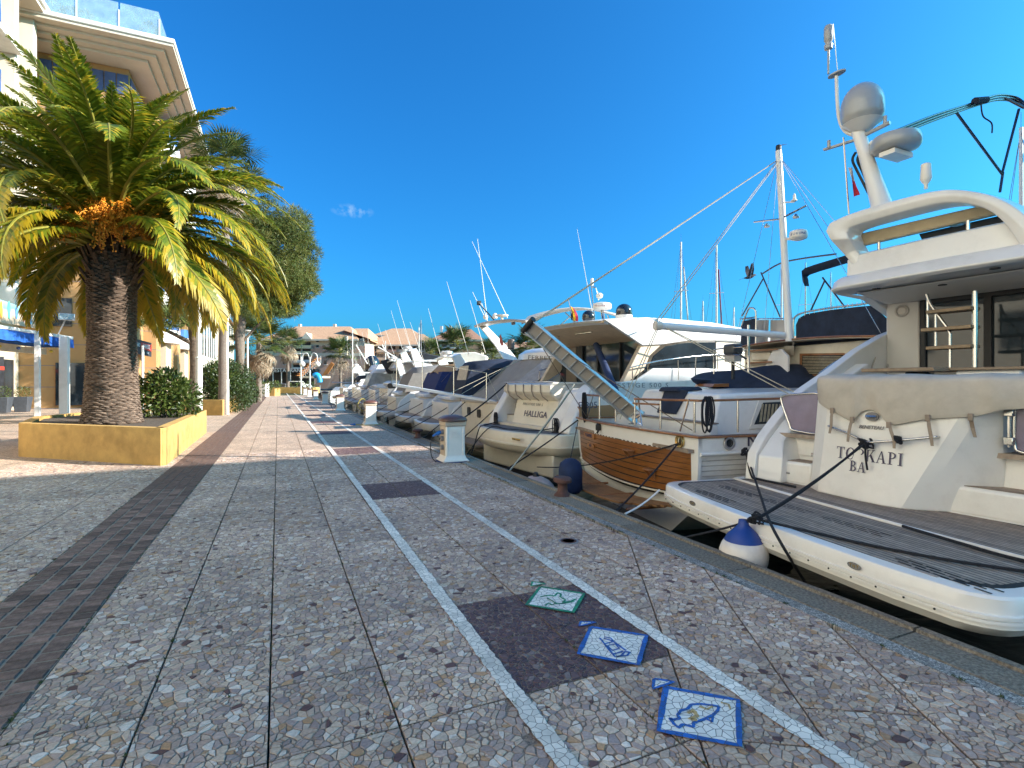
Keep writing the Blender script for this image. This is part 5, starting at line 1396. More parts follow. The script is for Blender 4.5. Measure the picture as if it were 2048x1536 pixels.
# mast with domes, aerials
MF = 1.5
b = MB(); A_, B_ = TK.of(1762, 406, MF), TK.of(1716, 262, MF)
b.tube([A_ - UP * .1, A_, A_.lerp(B_, .35), B_.lerp(A_, .25), B_], [.15, .125, .10, .085, .085], 14); mast = b.build('mast', M_gel, tk, smooth=60)
dc = TK.of(1725, 246, MF); satdome(tk, dc, .27, .56, M_dome)
b = MB(); b.lathe([(.1, -.12), (.2, -.03), (.25, 0)], dc, 20); b.build('dome_base', M_gel, tk, smooth=50)
rc = TK.of(1792, 300, MF); o = radar_dome(TK, tk, rc - UP * .03, .29, .24, M_dome)
b = MB(); b.hexa([rc + x for x in (V((-.2, -.1, -.1)), V((.2, -.1, -.1)), V((.2, .1, -.1)), V((-.2, .1, -.1)), V((-.2, -.1, -.04)), V((.2, -.1, -.04)), V((.2, .1, -.04)), V((-.2, .1, -.04)))]); b.tube([rc - UP * .07, TK.of(1742, 285, MF)], .035, 8); b.build('radar_bracket', M_gel, tk)
b = MB(); b.tube(smooth_path([TK.of(1706, 270, MF), TK.of(1690, 262, MF), TK.of(1679, 240, MF), TK.of(1675, 205, MF), TK.of(1673, 152, MF)], 5), .027, 8); b.build('aerial_pole', M_gel, tk, smooth=60)
c = TK.of(1672, 150, MF); b = MB(); b.prism([c + TK.p * (.13 * math.cos(a_) * (1.1 if math.cos(a_) < 0 else .9) - .0) + TK.f * (.07 * math.sin(a_)) for a_ in [2 * PI * k / 16 for k in range(16)]], UP * .02); b.build('aerial_plate', M_dome, tk)
c = TK.of(1657, 148, MF); h_ = TK.of(1657, 52, MF).z - c.z
b = MB(); b.lathe([(.016, 0), (.016, h_ * .5), (.055, h_ * .52), (.06, h_ * .6), (.04, h_ * .62), (.05, h_ * .68), (.062, h_ * .7), (.062, h_ * .96), (.05, h_)], c, 14); b.build('navigation_light', M_dome, tk, smooth=50)
b = MB(); b.tube([TK.of(1675, 140, MF), TK.of(1666, 48, MF)], .007, 5); b.build('whip_aerial', M_domew, tk)
b = MB(); b.hexa([x + y for y in (UP * 0, UP * .03) for x in (TK.of(1646, 301, MF), TK.of(1716, 279, MF), TK.of(1716, 279, MF) + TK.f * .05, TK.of(1646, 301, MF) + TK.f * .05)]); b.tube([TK.of(1730, 270, MF), TK.of(1780, 245, MF)], .03, 8); b.tube([TK.of(1658, 296, MF), TK.of(1658, 281, MF)], .025, 8); b.tube([TK.of(1770, 248, MF), TK.of(1771, 232, MF)], .025, 8); b.build('spreader', M_dome, tk)
b = MB(); c = TK.of(1852, 378, MF); b.lathe([(.022, 0), (.022, .06), (.045, .09), (.065, .13), (.06, .22), (.055, .32), (.04, .33)], c, 14); b.build('gps_aerial', M_domew, tk, smooth=50)
b = MB()
for dx in (0, 10, 20): b.tube(smooth_path([TK.of(1712 + dx, 304, MF), TK.of(1705 + dx, 320, MF), TK.of(1716 + dx, 345, MF), TK.of(1742 + dx * .5, 396, MF)], 4), .018, 6)
b.build('cable', M_black, tk, smooth=60)
fp = thing('flag', 'small torn red and white flag on a staff beside the TOPKAPI mast', 'flag', TK.of(1697, 425, 1.45))
b = MB(); b.tube([TK.of(1698, 428, 1.45), TK.of(1687, 275, 1.45)], .012, 6); b.build('staff', M_steel, fp)
rr = []
for i in range(7):
    u = i / 6; rr.append([TK.of(1696 + (1707 - 1696) * k / 5 * (1 - .2 * u) + 12 * u + 3 * math.sin(3 * u + k), 335 + 60 * u + 8 * k / 5 * math.sin(u * 4), 1.45 + .03 * math.sin(k * 1.4 + u * 3)) for k in range(6)])
b = MB(); b.slab(rr, tuple(TK.f * .003)); fo = b.build('cloth', [mat('flag_white', (.55, .53, .55), .9), mat('flag_red', (.50, .03, .06), .9)], fp, smooth=70)
for pgn in fo.data.polygons: pgn.material_index = 1 if (fo.data.vertices[pgn.vertices[0]].co.z + TK.of(1697, 425, 1.45).z) < TK.of(1697, 360, 1.45).z else 0
# folded bimini frame over the flybridge
b = MB()
for k in range(3):
    d = k * 5; b.tube(smooth_path([TK.op(1790, 262 + d, 1.2), TK.op(1870, 230 + d, 1.2), TK.op(1950, 205 + d * .7, 1.2), TK.op(1995, 190 + d, 1.2), TK.op(2030, 194 + d, 1.2), TK.op(2052, 208 + d, 1.0), TK.op(2078, 230 + d, .6)], 5), .02, 7)
b.tube([TK.op(1912, 224, 1.2), TK.op(2004, 348, 1.2), TK.op(2038, 218, 1.1)], .022, 7); b.tube([TK.op(2006, 345, 1.2), TK.op(2000, 384, 1.2)], .022, 7); b.tube([TK.op(2010, 196, 1.2), TK.op(2048, 216, 1.0)], .022, 7)
b.build('bimini_frame', mat('dark_tube', (.10, .105, .12), .25, .8), tk, smooth=60)
b = MB(); b.tube([TK.op(1950, 202, 1.15), TK.op(1972, 200, 1.15)], .06, 8); b.tube(smooth_path([TK.op(1962, 206, 1.12), TK.op(1966, 232, 1.12), TK.op(1983, 246, 1.12), TK.op(1984, 266, 1.12)], 5), .012, 5); b.build('bimini_strap', M_navy, tk)

# --- ropes and fender of the near yacht
kn0 = TP.of(1512, 1038, -.16); kn1 = aft(1731, 886, .09)
rope_thing(sag(kn1, kn0, .03), .012, M_rope, 'dark double rope from the TOPKAPI transom rail down to the fender')
rope_thing(sag(kn1 + V((0, .03, -.01)), kn0 + V((0, .02, -.02)), .05), .012, M_rope, 'second strand of the dark rope from the TOPKAPI transom rail to the fender')
rope_thing(smooth_path([kn1, kn1 - UP * .15, kn1 - UP * .3 + TK.p * -.02], 4), .012, M_rope, 'loose dark rope end hanging over the TOPKAPI lettering')
b = MB(); knot(b, kn1, .06, seed=1); tag(b.build('rope_knot', M_rope, None), 'dark rope knotted round the TOPKAPI transom rail above the letter K', 'rope', 'mooring ropes')
b = MB(); knot(b, aft(1798, 880, .09), .04, seed=2); tag(b.build('rope_knot', M_rope, None), 'small dark knot on the right half of the TOPKAPI transom rail', 'rope', 'mooring ropes')
b = MB(); knot(b, kn0, .055, seed=3); tag(b.build('rope_knot', M_rope, None), 'dark rope knot above the white and blue fender', 'rope', 'mooring ropes')
rope_thing(smooth_path([kn0, TP(.2, -.9, .33), TP(.45, -1.4, .335), TP(.75, -1.75, .335), TP(.95, -2.1, .34), TP(1.3, -2.8, .5)], 5), .013, M_rope, 'dark rope lying across the TOPKAPI swim platform to the right')
rope_thing(smooth_path([TP(1.0, -.62, .34), TP(.98, -1.1, .335), TP(.98, -1.55, .335), TP(1.2, -1.9, .34), TP(1.5, -2.4, .4)], 5), .014, M_rope, 'short thick dark rope end near the platform seam at right')
cl_ = TK(.05, 1.35, .98)
rope_thing(smooth_path([TK.op(1490, 905, 1.82), TK.op(1500, 930, 1.8), TP.of(1519, 985, .6), TP.of(1538, 1040, -.1), TP.of(1570, 1100, -.2), az(1612, 1168, -.3)], 5), .013, M_rope, 'dark rope from the TOPKAPI port quarter across the platform down to the water')
b = MB(); knot(b, TK.op(1492, 903, 1.84), .05, seed=5); tag(b.build('rope_knot', M_rope, None), 'dark knot on the far quarter of the TOPKAPI', 'rope', 'mooring ropes'); b = MB(); b.tube(smooth_path([TK.op(1492, 903, 1.84), TK.op(1502, 950, 1.7), TP(1.35, 1.7, .34), TP(1.45, 1.15, .335)], 5), .015, 6); tag(b.build('rope_coil', M_rope, None), 'dark rope belayed on the far corner of the TOPKAPI platform', 'rope', 'mooring ropes')
rope_thing(sag(kn0, V((QX2 - .02, (kn0.y + 1.0), -.1)), .02), .012, M_rope, 'dark rope from the fender knot down to the quay edge')
rope_thing(sag(az(1250, 1028, .0), TP(.02, 1.98, .2), .03), .014, M_domew, 'pale taut rope from the quay to the far corner of the TOPKAPI platform')
fc = V((4.13, 3.42, -.05))
ft = thing('fender', 'round white fender with blue neck hung between quay and TOPKAPI platform', 'fender', fc)
fc = az(1487, 1112, -.02); fc = V((QX2 + .22, fc.y + (QX2 + .22 - fc.x) * .9, -.02)); ft.location = fc
b = MB(); prf = [(.225 * math.cos(a_), .225 * math.sin(a_)) for a_ in [-PI / 2 + PI * k / 14 for k in range(11)]]
b.lathe(prf, fc, 24); b.build('body', M_fend, ft, smooth=60)
b = MB(); b.lathe([(prf[-1][0] * 1.003, prf[-1][1]), (.15, .19), (.09, .25), (.05, .29), (.045, .34)], fc, 24); b.build('neck', M_fendb, ft, smooth=60)
b = MB(); b.tube([fc + UP * .33, kn0], .012, 6); b.build('lanyard', M_rope, ft)
# ================================================================ the wooden-sterned trawler
TR = Frame((5.88, 8.045), (.99045, -.13788))
tw = thing('trawler_yacht', 'white trawler yacht with varnished planked stern, boom and mast, second boat from the right', 'yacht', TR.o)
tb = lambda f0, f1, p0, p1, z0, z1, m, nm, par=tw, bev=.02: MB().hexa([TR(f0, p1, z0), TR(f1, p1, z0), TR(f1, p0, z0), TR(f0, p0, z0), TR(f0, p1, z1), TR(f1, p1, z1), TR(f1, p0, z1), TR(f0, p0, z1)]).build(nm, m, par, bevel=bev)
hull(TR, tw, [(.06, 2.14, .56, 1.95, -.3), (2.5, 2.2, .62, 2.05, -.35), (6, 2.25, .9, 2.0, -.3), (10, 2.0, 1.3, 1.5, -.2), (12.5, 1.0, 1.6, .5, 0), (13.6, .05, 1.8, .03, .4)])
def tsurf(p, z, d=0.0):                               # the curved transom
    return TR(-.16 * (1 - (p / 2.2) ** 2) + .10 * (.6 - z) * .4 - d + .02, p, z)
# bulwark: white band, then the rubbing line
for s in (1, -1):
    rr = [[TR(f, s * (2.2 + .0 * f), z) for z in (.60, .74, .87)] for f in (0.0, 1, 2.5, 4, 6)]
    b = MB(); b.slab(rr, tuple(TR.p * (-s * .07))); b.build('bulwark', M_gel, tw)
    b = MB(); b.tube([TR(f, s * 2.21, .60 + .012 * f) for f in (.03, 1.5, 3, 6, 9)], .03, 8); b.build('rubbing_strake', M_gel, tw, smooth=60)
    b = MB(); b.slab([[TR(f, s * 2.235, .87), TR(f, s * 2.10, .87)] for f in (-.02, 1, 2.5, 4, 6)], .035); b.build('cap_rail', M_woodd, tw, bevel=.01)
    if s == -1:
        for k in range(9): b = MB(); b.tube([TR(f, -2.155 - .02 - .0 * f, .50 - .075 * k) for f in (.08, 1.5, 3, 5)], .006, 4); b.build('plank_line', M_gelg, tw)
rr = [[tsurf(p, z) for z in (.60, .73, .86)] for p in [-2.2 + 4.4 * k / 32 for k in range(33)]]
b = MB(); b.slab(rr, tuple(TR.f * .06)); b.build('transom_band', M_gel, tw)
rr = [[tsurf(p, .872, .05), tsurf(p, .872, -.10)] for p in [-2.24 + 4.48 * k / 32 for k in range(33)]]
b = MB(); b.slab(rr, .035); b.build('cap_rail', M_woodd, tw, bevel=.01)
# varnished planks, each a part
zs = [.60, .515, .43, .345, .26, .175, .09, .005, -.08, -.165]
for i in range(len(zs) - 1):
    hi, lo = zs[i], zs[i + 1] + .006; rr = []
    for k in range(33):
        p = -2.06 + 4.12 * k / 32; dip = -.035 * (1 - (p / 2.2) ** 2) * i / 3.0
        z0, z1 = hi + dip * (i > 0) * (i) / 4, lo + dip * (i + 1) / 4; lim = -.02 - .13 * (1 - (p / 2.06) ** 2)
        rr.append([tsurf(p, max(z0, lim + .002), .012), tsurf(p, max(z1, lim), .012)])
    b = MB(); b.slab(rr, tuple(TR.f * .03)); b.build('transom_plank', M_wood, tw)
rr = [[tsurf(p, .615, .0), tsurf(p, -.16 * (1 - (p / 2.06) ** 2) - .05, .0)] for p in [-2.1 + 4.2 * k / 32 for k in range(33)]]
b = MB(); b.slab(rr, tuple(TR.f * .02)); b.build('transom_backing', M_caulk, tw)
for s in (1, -1):
    b = MB(); b.slab([[tsurf(s * 2.2, .61, .014), tsurf(s * 2.05, .61, .016)], [tsurf(s * 2.16, .2, .014), tsurf(s * 2.04, .2, .016)], [tsurf(s * 2.0, -.12, .014), tsurf(s * 1.9, -.12, .016)]], tuple(TR.f * .05)); b.build('corner_post', M_gel, tw)
b = MB(); b.tube([tsurf(p, -.02 - .13 * (1 - (p / 2.06) ** 2), .03) for p in [-2.05 + .293 * k for k in range(15)]], .016, 6); b.build('transom_trim', M_gelc, tw, smooth=60)
# slatted swim platform
for i in range(9):
    f = -.06 - .066 * i; hw = 1.98 - .012 * i * i
    rr = [[TR(f - .16 * (1 - (p / 2.2) ** 2), p, -.16 - .14 * (1 - (p / 2.06) ** 2)), TR(f - .056 - .16 * (1 - (p / 2.2) ** 2), p, -.16 - .14 * (1 - (p / 2.06) ** 2))] for p in [-hw + hw * k / 5 for k in range(11)]]
    b = MB(); b.slab(rr, .03); b.build('platform_slat', mat('platform_teak', (.30, .155, .065), .5, var=.35, scale=5, orand=.15), tw)
for p in (-1.5, -.5, .5, 1.5): b = MB(); b.tube([TR(-.1, p, -.30), TR(-.78, p, -.30)], .022, 6); b.build('platform_bearer', M_woodd, tw)
# step brackets
for px, py in ((1262, 900), (1300, 939)):
    P = TR.of(px, py, -.15); f, p, z = TR.loc(P); P = tsurf(p, z, .02)
    b = MB(); b.hexa([P + TR.p * a_ - TR.f * c_ + UP * d_ for d_ in (-.012, .012) for a_, c_ in ((.13, .0), (-.13, .0), (-.1, .13), (.1, .13))]); st = b.build('transom_step', M_woodd, tw, bevel=.005)
    for a_ in (-.08, .08): b = MB(); b.prism([P + TR.p * a_ - UP * .012, P + TR.p * a_ - TR.f * .12 - UP * .012, P + TR.p * a_ - UP * .16], TR.p * .02); b.build('bracket', M_woodd, st)
# name boards
for (px, py, wd, hh, txt, ts) in ((1184, 871, .62, .115, 'PLANVINO', .105), (1187, 891, .4, .085, 'NICE', .07)):
    P = TR.of(px, py, -.05); f, p, z = TR.loc(P); xd = (tsurf(p - .2, z) - tsurf(p + .2, z)).normalized(); P = tsurf(p, z, .02); n_ = xd.cross(UP).normalized()
    if n_.dot(CAMP - P) < 0: n_ = -n_
    pts = [(-wd / 2, -hh / 2), (wd / 2 - .03, -hh / 2), (wd / 2, -hh / 2 + .04), (wd / 2 - .02, hh / 2), (-wd / 2 + .02, hh / 2), (-wd / 2, .02)]
    b = MB(); b.prism([P + xd * x + UP * y for x, y in pts], n_ * .022); nb_ = b.build('name_board', mat('board_teak', (.36, .15, .045), .45, var=.3, scale=12), tw, bevel=.006)
    put_text('lettering', txt, ts, P + n_ * .025, xd, UP, M_letter, nb_, sx=.82, bold=.002)
# hawse rings, lantern, cleats
for P, n_ in ((tsurf(TR.loc(TR.of(1363, 882, -.02))[1], TR.loc(TR.of(1363, 882, -.02))[2], .0), -TR.f), (TR.op(1457, 886, -2.2), -TR.p)):
    b = MB(); b.lathe([(.095, -.01), (.105, .015), (.095, .035), (.06, .03), (.055, .0)], P, 24, axis=n_); hw_ = b.build('hawse_ring', M_gold if n_ == -TR.f else M_steel, tw, smooth=50)
    b = MB(); b.lathe([(.055, .004), (.02, .006)], P, 16, axis=n_); b.build('hawse_hole', M_black, hw_)
P = tsurf(TR.loc(TR.of(1213, 850, 0))[1], .76, .05); b = MB(); b.lathe([(.05, -.06), (.055, -.05), (.055, .05), (.03, .08)], P, 10); b.tube([P - UP * .06, P - UP * .12 - TR.f * .03], .02, 5); b.build('stern_lantern', M_black, tw, smooth=30)
put_text('lettering', 'NICE', .24, TR.op(1524, 881, -2.212), TR.f, UP, M_letter, tw, bold=.004)
# deck, rails with teak top
deckpoly(TR, tw, [(-.1, 2.1), (5.5, 2.1), (5.5, -2.1), (-.1, -2.1)], .66, M_teak)
rz = 1.40
top = [TR(.1, 2.05, rz), TR(-.02, 1.7, rz), TR(-.06, .95, rz), TR(-.06, .25, rz)]; top2 = [TR(-.1, -.55, rz - .02), TR(-.06, -1.3, rz - .01), TR(.06, -1.98, rz), TR(.22, -2.1, rz), TR(1.5, -2.12, rz + .02), TR(3.2, -2.12, rz + .05), TR(5, -2.12, rz + .1)]
for t_ in (top, top2):
    b = MB(); r_ = smooth_path(t_, 5); b.slab([[p + (UP.cross((r_[min(i + 1, len(r_) - 1)] - r_[max(i - 1, 0)]).normalized())) * k for k in (.032, -.032)] for i, p in enumerate(r_)], .035); b.build('rail_cap', M_woodd, tw, bevel=.01)
b = MB(); b.slab([[TR(-.12, -.55, rz - .10) + TR.f * k for k in (-.03, .03)], [TR(-.08, -1.3, rz - .09) + TR.f * k for k in (-.03, .03)]], .03); b.build('rail_cap', M_woodd, tw)
for (f, p) in ((-.02, 1.7), (-.06, .95), (-.06, .25), (-.1, -.55), (-.06, -1.3), (.08, -2.0), (.75, -2.12), (1.7, -2.12), (2.8, -2.12)):
    b = MB(); lean = TR.p * (.0) ; b.tube([TR(f + (.0), p, .9), TR(f, p, rz - .01)], .016, 7); b.build('stanchion', M_steel, tw, smooth=60)
for (f, p, q) in ((-.06, 1.55, 1.25), (-.08, -.75, -.62), (.02, -1.72, -1.95)): b = MB(); b.tube([TR(f, p, .9), TR(f, q, rz)], .014, 6); b.build('rail_brace', M_steel, tw)
# coils of rope on the rail
def coil(c, xd, m, h=.42, n=6, nm='rope_coil', label='', seed=0):
    rg = random.Random(seed); b = MB(); pts = []
    for i in range(n):
        w_ = .05 + .02 * rg.random(); o = xd * rg.uniform(-.05, .05) + TR.f * rg.uniform(-.03, .02); hh = h * rg.uniform(.8, 1.08)
        for k in range(10):
            a = 2 * PI * k / 10; pts.append(c + o + xd * (w_ * math.sin(a)) + UP * (-hh / 2 + hh / 2 * math.cos(a)))
    b.tube(smooth_path(pts, 2), .012, 5); o_ = b.build(nm, m, None, smooth=60); tag(o_, label, 'rope', 'coiled ropes on boat rails'); return o_
coil(TR(-.1, 1.62, rz + .03), TR.p, M_rope, .62, 8, label='dark rope coil hung on the trawler stern rail at its far end', seed=1)
coil(TR(.2, -2.16, rz + .04), TR.f, M_rope, .5, 6, label='dark rope coil hung on the trawler rail at its near corner', seed=4)
# aft cabin trunk with hatch cover and window
cab = [(.75, 1.45, .66), (.75, -1.45, .66), (5.2, -1.55, .66), (5.2, 1.55, .66)]
ct = [(1.12, 1.2, 1.5), (1.12, -1.22, 1.45), (5.2, -1.3, 1.58), (5.2, 1.3, 1.58)]
b = MB(); b.hexa([TR(*q) for q in cab] + [TR(*q) for q in ct]); b.build('aft_cabin', M_gel, tw, bevel=.05, seg=3)
tb(.62, .80, -1.62, 1.62, .66, .98, M_gel, 'cabin_step', bev=.03)
tb(.60, .80, -1.62, 1.62, .985, 1.005, M_teak, 'step_tread', bev=.005)
q = [TR.of(px, py, .93) for px, py in ((1338, 772), (1380, 775), (1353, 829), (1316, 826))]
def onslope(px, py, off):                            # on the sloping aft face of the trunk
    n_ = (TR(1.12, 0, 1.475) - TR(.75, 0, .66)).cross(TR.p).normalized(); P = apl(px, py, TR(.75, 0, .66), n_)
    return P + (n_ if n_.dot(CAMP - P) > 0 else -n_) * off
q = [onslope(px, py, .012) for px, py in ((1334, 776), (1378, 782), (1353, 829), (1316, 826))]; n_ = (q[1] - q[0]).cross(q[3] - q[0]).normalized()
if n_.dot(CAMP - q[0]) < 0: n_ = -n_
b = MB(); b.prism([x - n_ * .01 for x in q], n_ * .035); b.build('hatch_cover', M_navy, tw, bevel=.01)
b = MB(); b.hexa([TR(1.02, .55, 1.47), TR(1.6, .55, 1.50), TR(1.6, -.15, 1.50), TR(1.02, -.15, 1.47), TR(1.06, .5, 1.56), TR(1.55, .5, 1.57), TR(1.55, -.1, 1.57), TR(1.06, -.1, 1.56)]); b.build('hatch_cover', M_navy, tw, bevel=.03)
def onside(px, py, off=.0):
    n_ = (TR(.75, -1.45, .66) - TR(5.2, -1.55, .66)).cross(TR(1.12, -1.22, 1.45) - TR(.75, -1.45, .66)).normalized(); P = apl(px, py, TR(.75, -1.45, .66), n_)
    return P + (n_ if n_.dot(-TR.p) > 0 else -n_) * off
wq = [(1524, 806), (1568, 804), (1562, 846), (1506, 850)]
b = MB(); b.prism([onside(*x, .004) for x in [(1517, 798), (1580, 795), (1572, 853), (1497, 859)]], onside(1500, 850, .022) - onside(1500, 850, 0)); fr_ = b.build('window_frame', M_whitep, tw, bevel=.006)
b = MB(); b.add([onside(*x, .028) for x in wq], [(0, 1, 2, 3)]); b.build('window_glass', M_glass, fr_)
for k in range(7):
    x0 = 1518 + k * 7; b = MB(); b.add([onside(x0 + 3, 809, .031), onside(x0 + 7, 809, .031), onside(x0 + 3, 844, .031), onside(x0 - 2, 845, .031)], [(0, 1, 2, 3)]); b.build('curtain', M_curt, fr_)
# tender under its navy cover
tn = thing('tender', 'dinghy under navy cover lying across the trawler cabin roof', 'dinghy', TR(3.4, 0, 1.6))
sc_ = [(1385, 757, 755), (1392, 745, 774), (1430, 741, 778), (1470, 740, 784), (1510, 733, 790), (1550, 727, 793), (1590, 731, 790), (1620, 739, 776), (1640, 747, 756)]
rings = []
for i, (px, yt, yb) in enumerate(sc_):
    u = i / 8; f0 = 2.0 + 2.0 * u; A_, B_ = TR.of(px, yt, f0 + .35), TR.of(px, yb, f0); dep = TR.f * 1.25
    wv = .03 * math.sin(i * 2.3)
    m1 = A_.lerp(B_, .45) - TR.f * (.12 + wv); rings.append([B_ - UP * .02, B_ - TR.f * .1 + UP * .06, m1, A_ - TR.f * .05 - UP * .04, A_ + UP * wv * .5, A_ + dep * .6 + UP * .03, A_ + dep - UP * .15, B_ + dep])
b = MB(); b.loft(rings); o = b.build('cover', M_navy, tn, smooth=80); m_ = o.modifiers.new('s', 'SUBSURF'); m_.levels = m_.render_levels = 2
b = MB(); b.loft([[TR(2.2, 1.0, 1.56), TR(2.2, .4, 1.56), TR(2.25, .4, 1.62), TR(2.25, 1.0, 1.62)], [TR(2.6, 1.0, 1.56), TR(2.6, .4, 1.56), TR(2.6, .4, 1.63), TR(2.6, 1.0, 1.63)]]); b.build('chock', M_wood, tn)
# wheelhouse with roof, blinds window and shelves
tb(4.1, 8.5, -1.75, 1.75, .66, 2.42, M_gelc, 'wheelhouse', bev=.03)
rr = []
for k in range(11):
    p = 2.0 - .4 * k; z = 2.47 + .10 * (1 - (p / 2.0) ** 2) - .02; rr.append([TR(3.75, p, z), TR(6, p, z + .03), TR(9, p, z + .02)])
b = MB(); b.slab(rr, .05); b.build('roof', M_gelc, tw, smooth=50)
b = MB(); b.tube([TR(3.74, 2.0 - .4 * k, 2.43 + .10 * (1 - ((2.0 - .4 * k) / 2.0) ** 2)) for k in range(11)], .022, 6); b.build('roof_trim', M_woodd, tw, smooth=60)
W4 = lambda px, py, f=4.09: TR.of(px, py, f)
b = MB(); b.prism([W4(1600, 707), W4(1690, 706), W4(1690, 752), W4(1600, 752)], -TR.f * .015); wf = b.build('window_frame', M_woodd, tw, bevel=.004)
b = MB(); b.add([W4(1604, 711, 4.07), W4(1686, 710, 4.07), W4(1686, 749, 4.07), W4(1604, 749, 4.07)], [(0, 1, 2, 3)]); b.build('window_glass', M_glass, wf)
for k in range(12):
    y = 713 + 3 * k; b = MB(); b.hexa([W4(1605, y, 4.06), W4(1685, y - .5, 4.06), W4(1685, y - .5, 4.045), W4(1605, y, 4.045), W4(1605, y + 1.3, 4.06), W4(1685, y + .8, 4.06), W4(1685, y + .8, 4.045), W4(1605, y + 1.3, 4.045)]); b.build('blind_slat', M_curt, wf)
b = MB(); b.hexa([TR.of(*q_) for q_ in ((1568, 692, 4.08), (1588, 692, 4.08), (1588, 692, 3.8), (1568, 692, 3.8))] + [TR.of(*q_) for q_ in ((1574, 712, 4.08), (1588, 712, 4.08), (1588, 711, 4.02), (1576, 711, 4.02))]); b.build('roof_bracket', M_gelc, tw)
for k in range(2):
    y = 700 + 25 * k
    b = MB(); b.hexa([W4(1500 - 8 * k, y + 3, 3.6), W4(1556 - 12 * k, y, 3.6), W4(1556 - 12 * k, y, 4.08), W4(1500 - 8 * k, y + 3, 4.08), W4(1500 - 8 * k, y, 3.6), W4(1556 - 12 * k, y - 3, 3.6), W4(1556 - 12 * k, y - 3, 4.08), W4(1500 - 8 * k, y, 4.08)]); b.build('shelf', M_woodd, tw)
    b = MB(); b.prism([W4(1502, y + 5, 3.72), W4(1540, y + 4, 3.72), W4(1540, y + 20, 3.72), W4(1502, y + 21, 3.72)], TR.f * .3); b.build('locker', M_gelc, tw, bevel=.02)
b = MB(); b.prism([W4(1545, 700, 3.65), W4(1562, 698, 3.65), W4(1575, 712, 3.65), W4(1575, 752, 3.65), W4(1520, 752, 3.65), W4(1528, 735, 3.65)], TR.f * .06); b.build('side_panel', M_gel, tw, bevel=.01)
# flybridge: navy weather cloths and grey screens on steel rails
def cloth(pxs, f0, m, nm, th=.012, eye=False):
    b = MB(); b.prism([TR.of(px, py, f0) for px, py in pxs], TR.f * th); return b.build(nm, m, tw)
cloth([(1592, 690), (1592, 650), (1597, 637), (1612, 628), (1660, 620), (1720, 613), (1745, 611), (1800, 662), (1800, 694)], 4.3, M_navy, 'weather_cloth')
b = MB(); b.tube(smooth_path([TR.of(px, py, 4.28) for px, py in ((1587, 690), (1587, 645), (1592, 632), (1612, 624), (1660, 616), (1720, 609), (1748, 607), (1790, 640))], 4), .02, 7); b.build('fly_rail', M_steel, tw, smooth=60)
for k in range(16):
    c = TR.of(1600 + 9.5 * k, 634 - 1.45 * k - 3.5 * min(k, 4) ** .5, 4.27); b = MB(); b.tube([c + UP * .05, c - UP * .03], .007, 4); b.build('lacing', M_domew, tw)
cloth([(1480, 700), (1484, 642), (1510, 638), (1509, 692)], 4.3, M_navy, 'weather_cloth'); cloth([(1513, 690), (1513, 640), (1537, 640), (1535, 687)], 4.6, M_gelg, 'fly_screen'); cloth([(1540, 687), (1541, 640), (1575, 640), (1575, 685)], 4.6, M_gelg, 'fly_screen')
b = MB(); b.tube([TR.of(1480, 638, 4.35), TR.of(1590, 637, 4.35)], .016, 6); b.tube([TR.of(1480, 638, 4.35), TR.of(1510, 634, 4.1)], .016, 6); b.build('fly_rail', M_steel, tw)
b = MB(); b.tube(smooth_path([TR.of(px, py, 4.1) for px, py in ((1482, 655), (1496, 620), (1502, 616), (1509, 618), (1512, 630), (1512, 690))], 4), .02, 7); b.build('ladder_hoop', M_steel, tw, smooth=60)
b = MB(); A_ = [(1470, 640), (1500, 575), (1520, 540), (1560, 525), (1605, 518), (1672, 507)]
b.tube(smooth_path([TR.of(px, py, 5.0) for px, py in ((1524, 548), (1560, 527), (1605, 517), (1672, 508))], 4), .02, 7)
for a_, c_ in (((1484, 632), (1526, 558)), ((1522, 545), (1560, 634)), ((1622, 620), (1650, 560)), ((1645, 555), (1690, 615))): b.tube([TR.of(*a_, 4.8), TR.of(*c_, 4.8)], .018, 6)
b.build('bimini_frame', MATS['dark_tube'], tw, smooth=60)
rr = [[TR.of(px, py - 7, 4.6), TR.of(px + 1, py + 6, 4.65)] for px, py in ((1608, 566), (1604, 556), (1603, 549), (1610, 543), (1630, 536), (1660, 527), (1690, 518))]
b = MB(); b.slab(rr, tuple(TR.f * .12)); b.build('rolled_bimini', M_navy, tw, smooth=70)
# mast, boom and rigging
MT, MBt = TR.of(1557, 302, 3.74), TR.of(1579, 683, 3.74)
b = MB(); b.tube([MBt, MBt.lerp(MT, .5), MT], [.078, .07, .062], 14); ms = b.build('mast', M_gel, tw, smooth=60)
b = MB(); b.lathe([(.05, 0), (.055, .03), (.055, .1), (.045, .12)], MT, 12); b.build('masthead_light', M_black, ms)
b = MB()
for dx in (6, 12): b.tube([MT + UP * .1, TR.of(1562 + dx, 288, 3.74)], .004, 4)
b.build('wind_vane', M_letterg, ms)
BE, BB = TR.of(1310, 651, .63), TR.of(1568, 671, 3.66)
b = MB(); b.tube([BE, BE.lerp(BB, .04), BB], [.075, .07, .07], 12); bm_ = b.build('boom', M_gel, tw, smooth=60)
b = MB(); b.lathe([(.085, 0), (.085, .12)], BE, 12, axis=BB - BE); b.build('boom_end', M_gelc, bm_)
b = MB(); b.tube([TR.of(1497, 650, 2.9), TR.of(1497, 700, 2.9), TR.of(1497, 745, 2.9)], .024, 8); b.build('boom_crutch', M_steel, tw)
def line(a, b_, r=.009, m=M_ropel, nm='rigging_line', par=tw, s=0): q = MB(); q.tube(sag(a, b_, s, 6) if s else [a, b_], r, 5); return q.build(nm, m, par)
MH = MT - UP * .18; PT = TR.op(1058, 652, .1)
for d_ in (0, .05): line(MH + TR.p * d_, TR.op(1135, 612, .1) + TR.p * d_ * 3 if False else PT + TR.p * d_ * 4, .010)
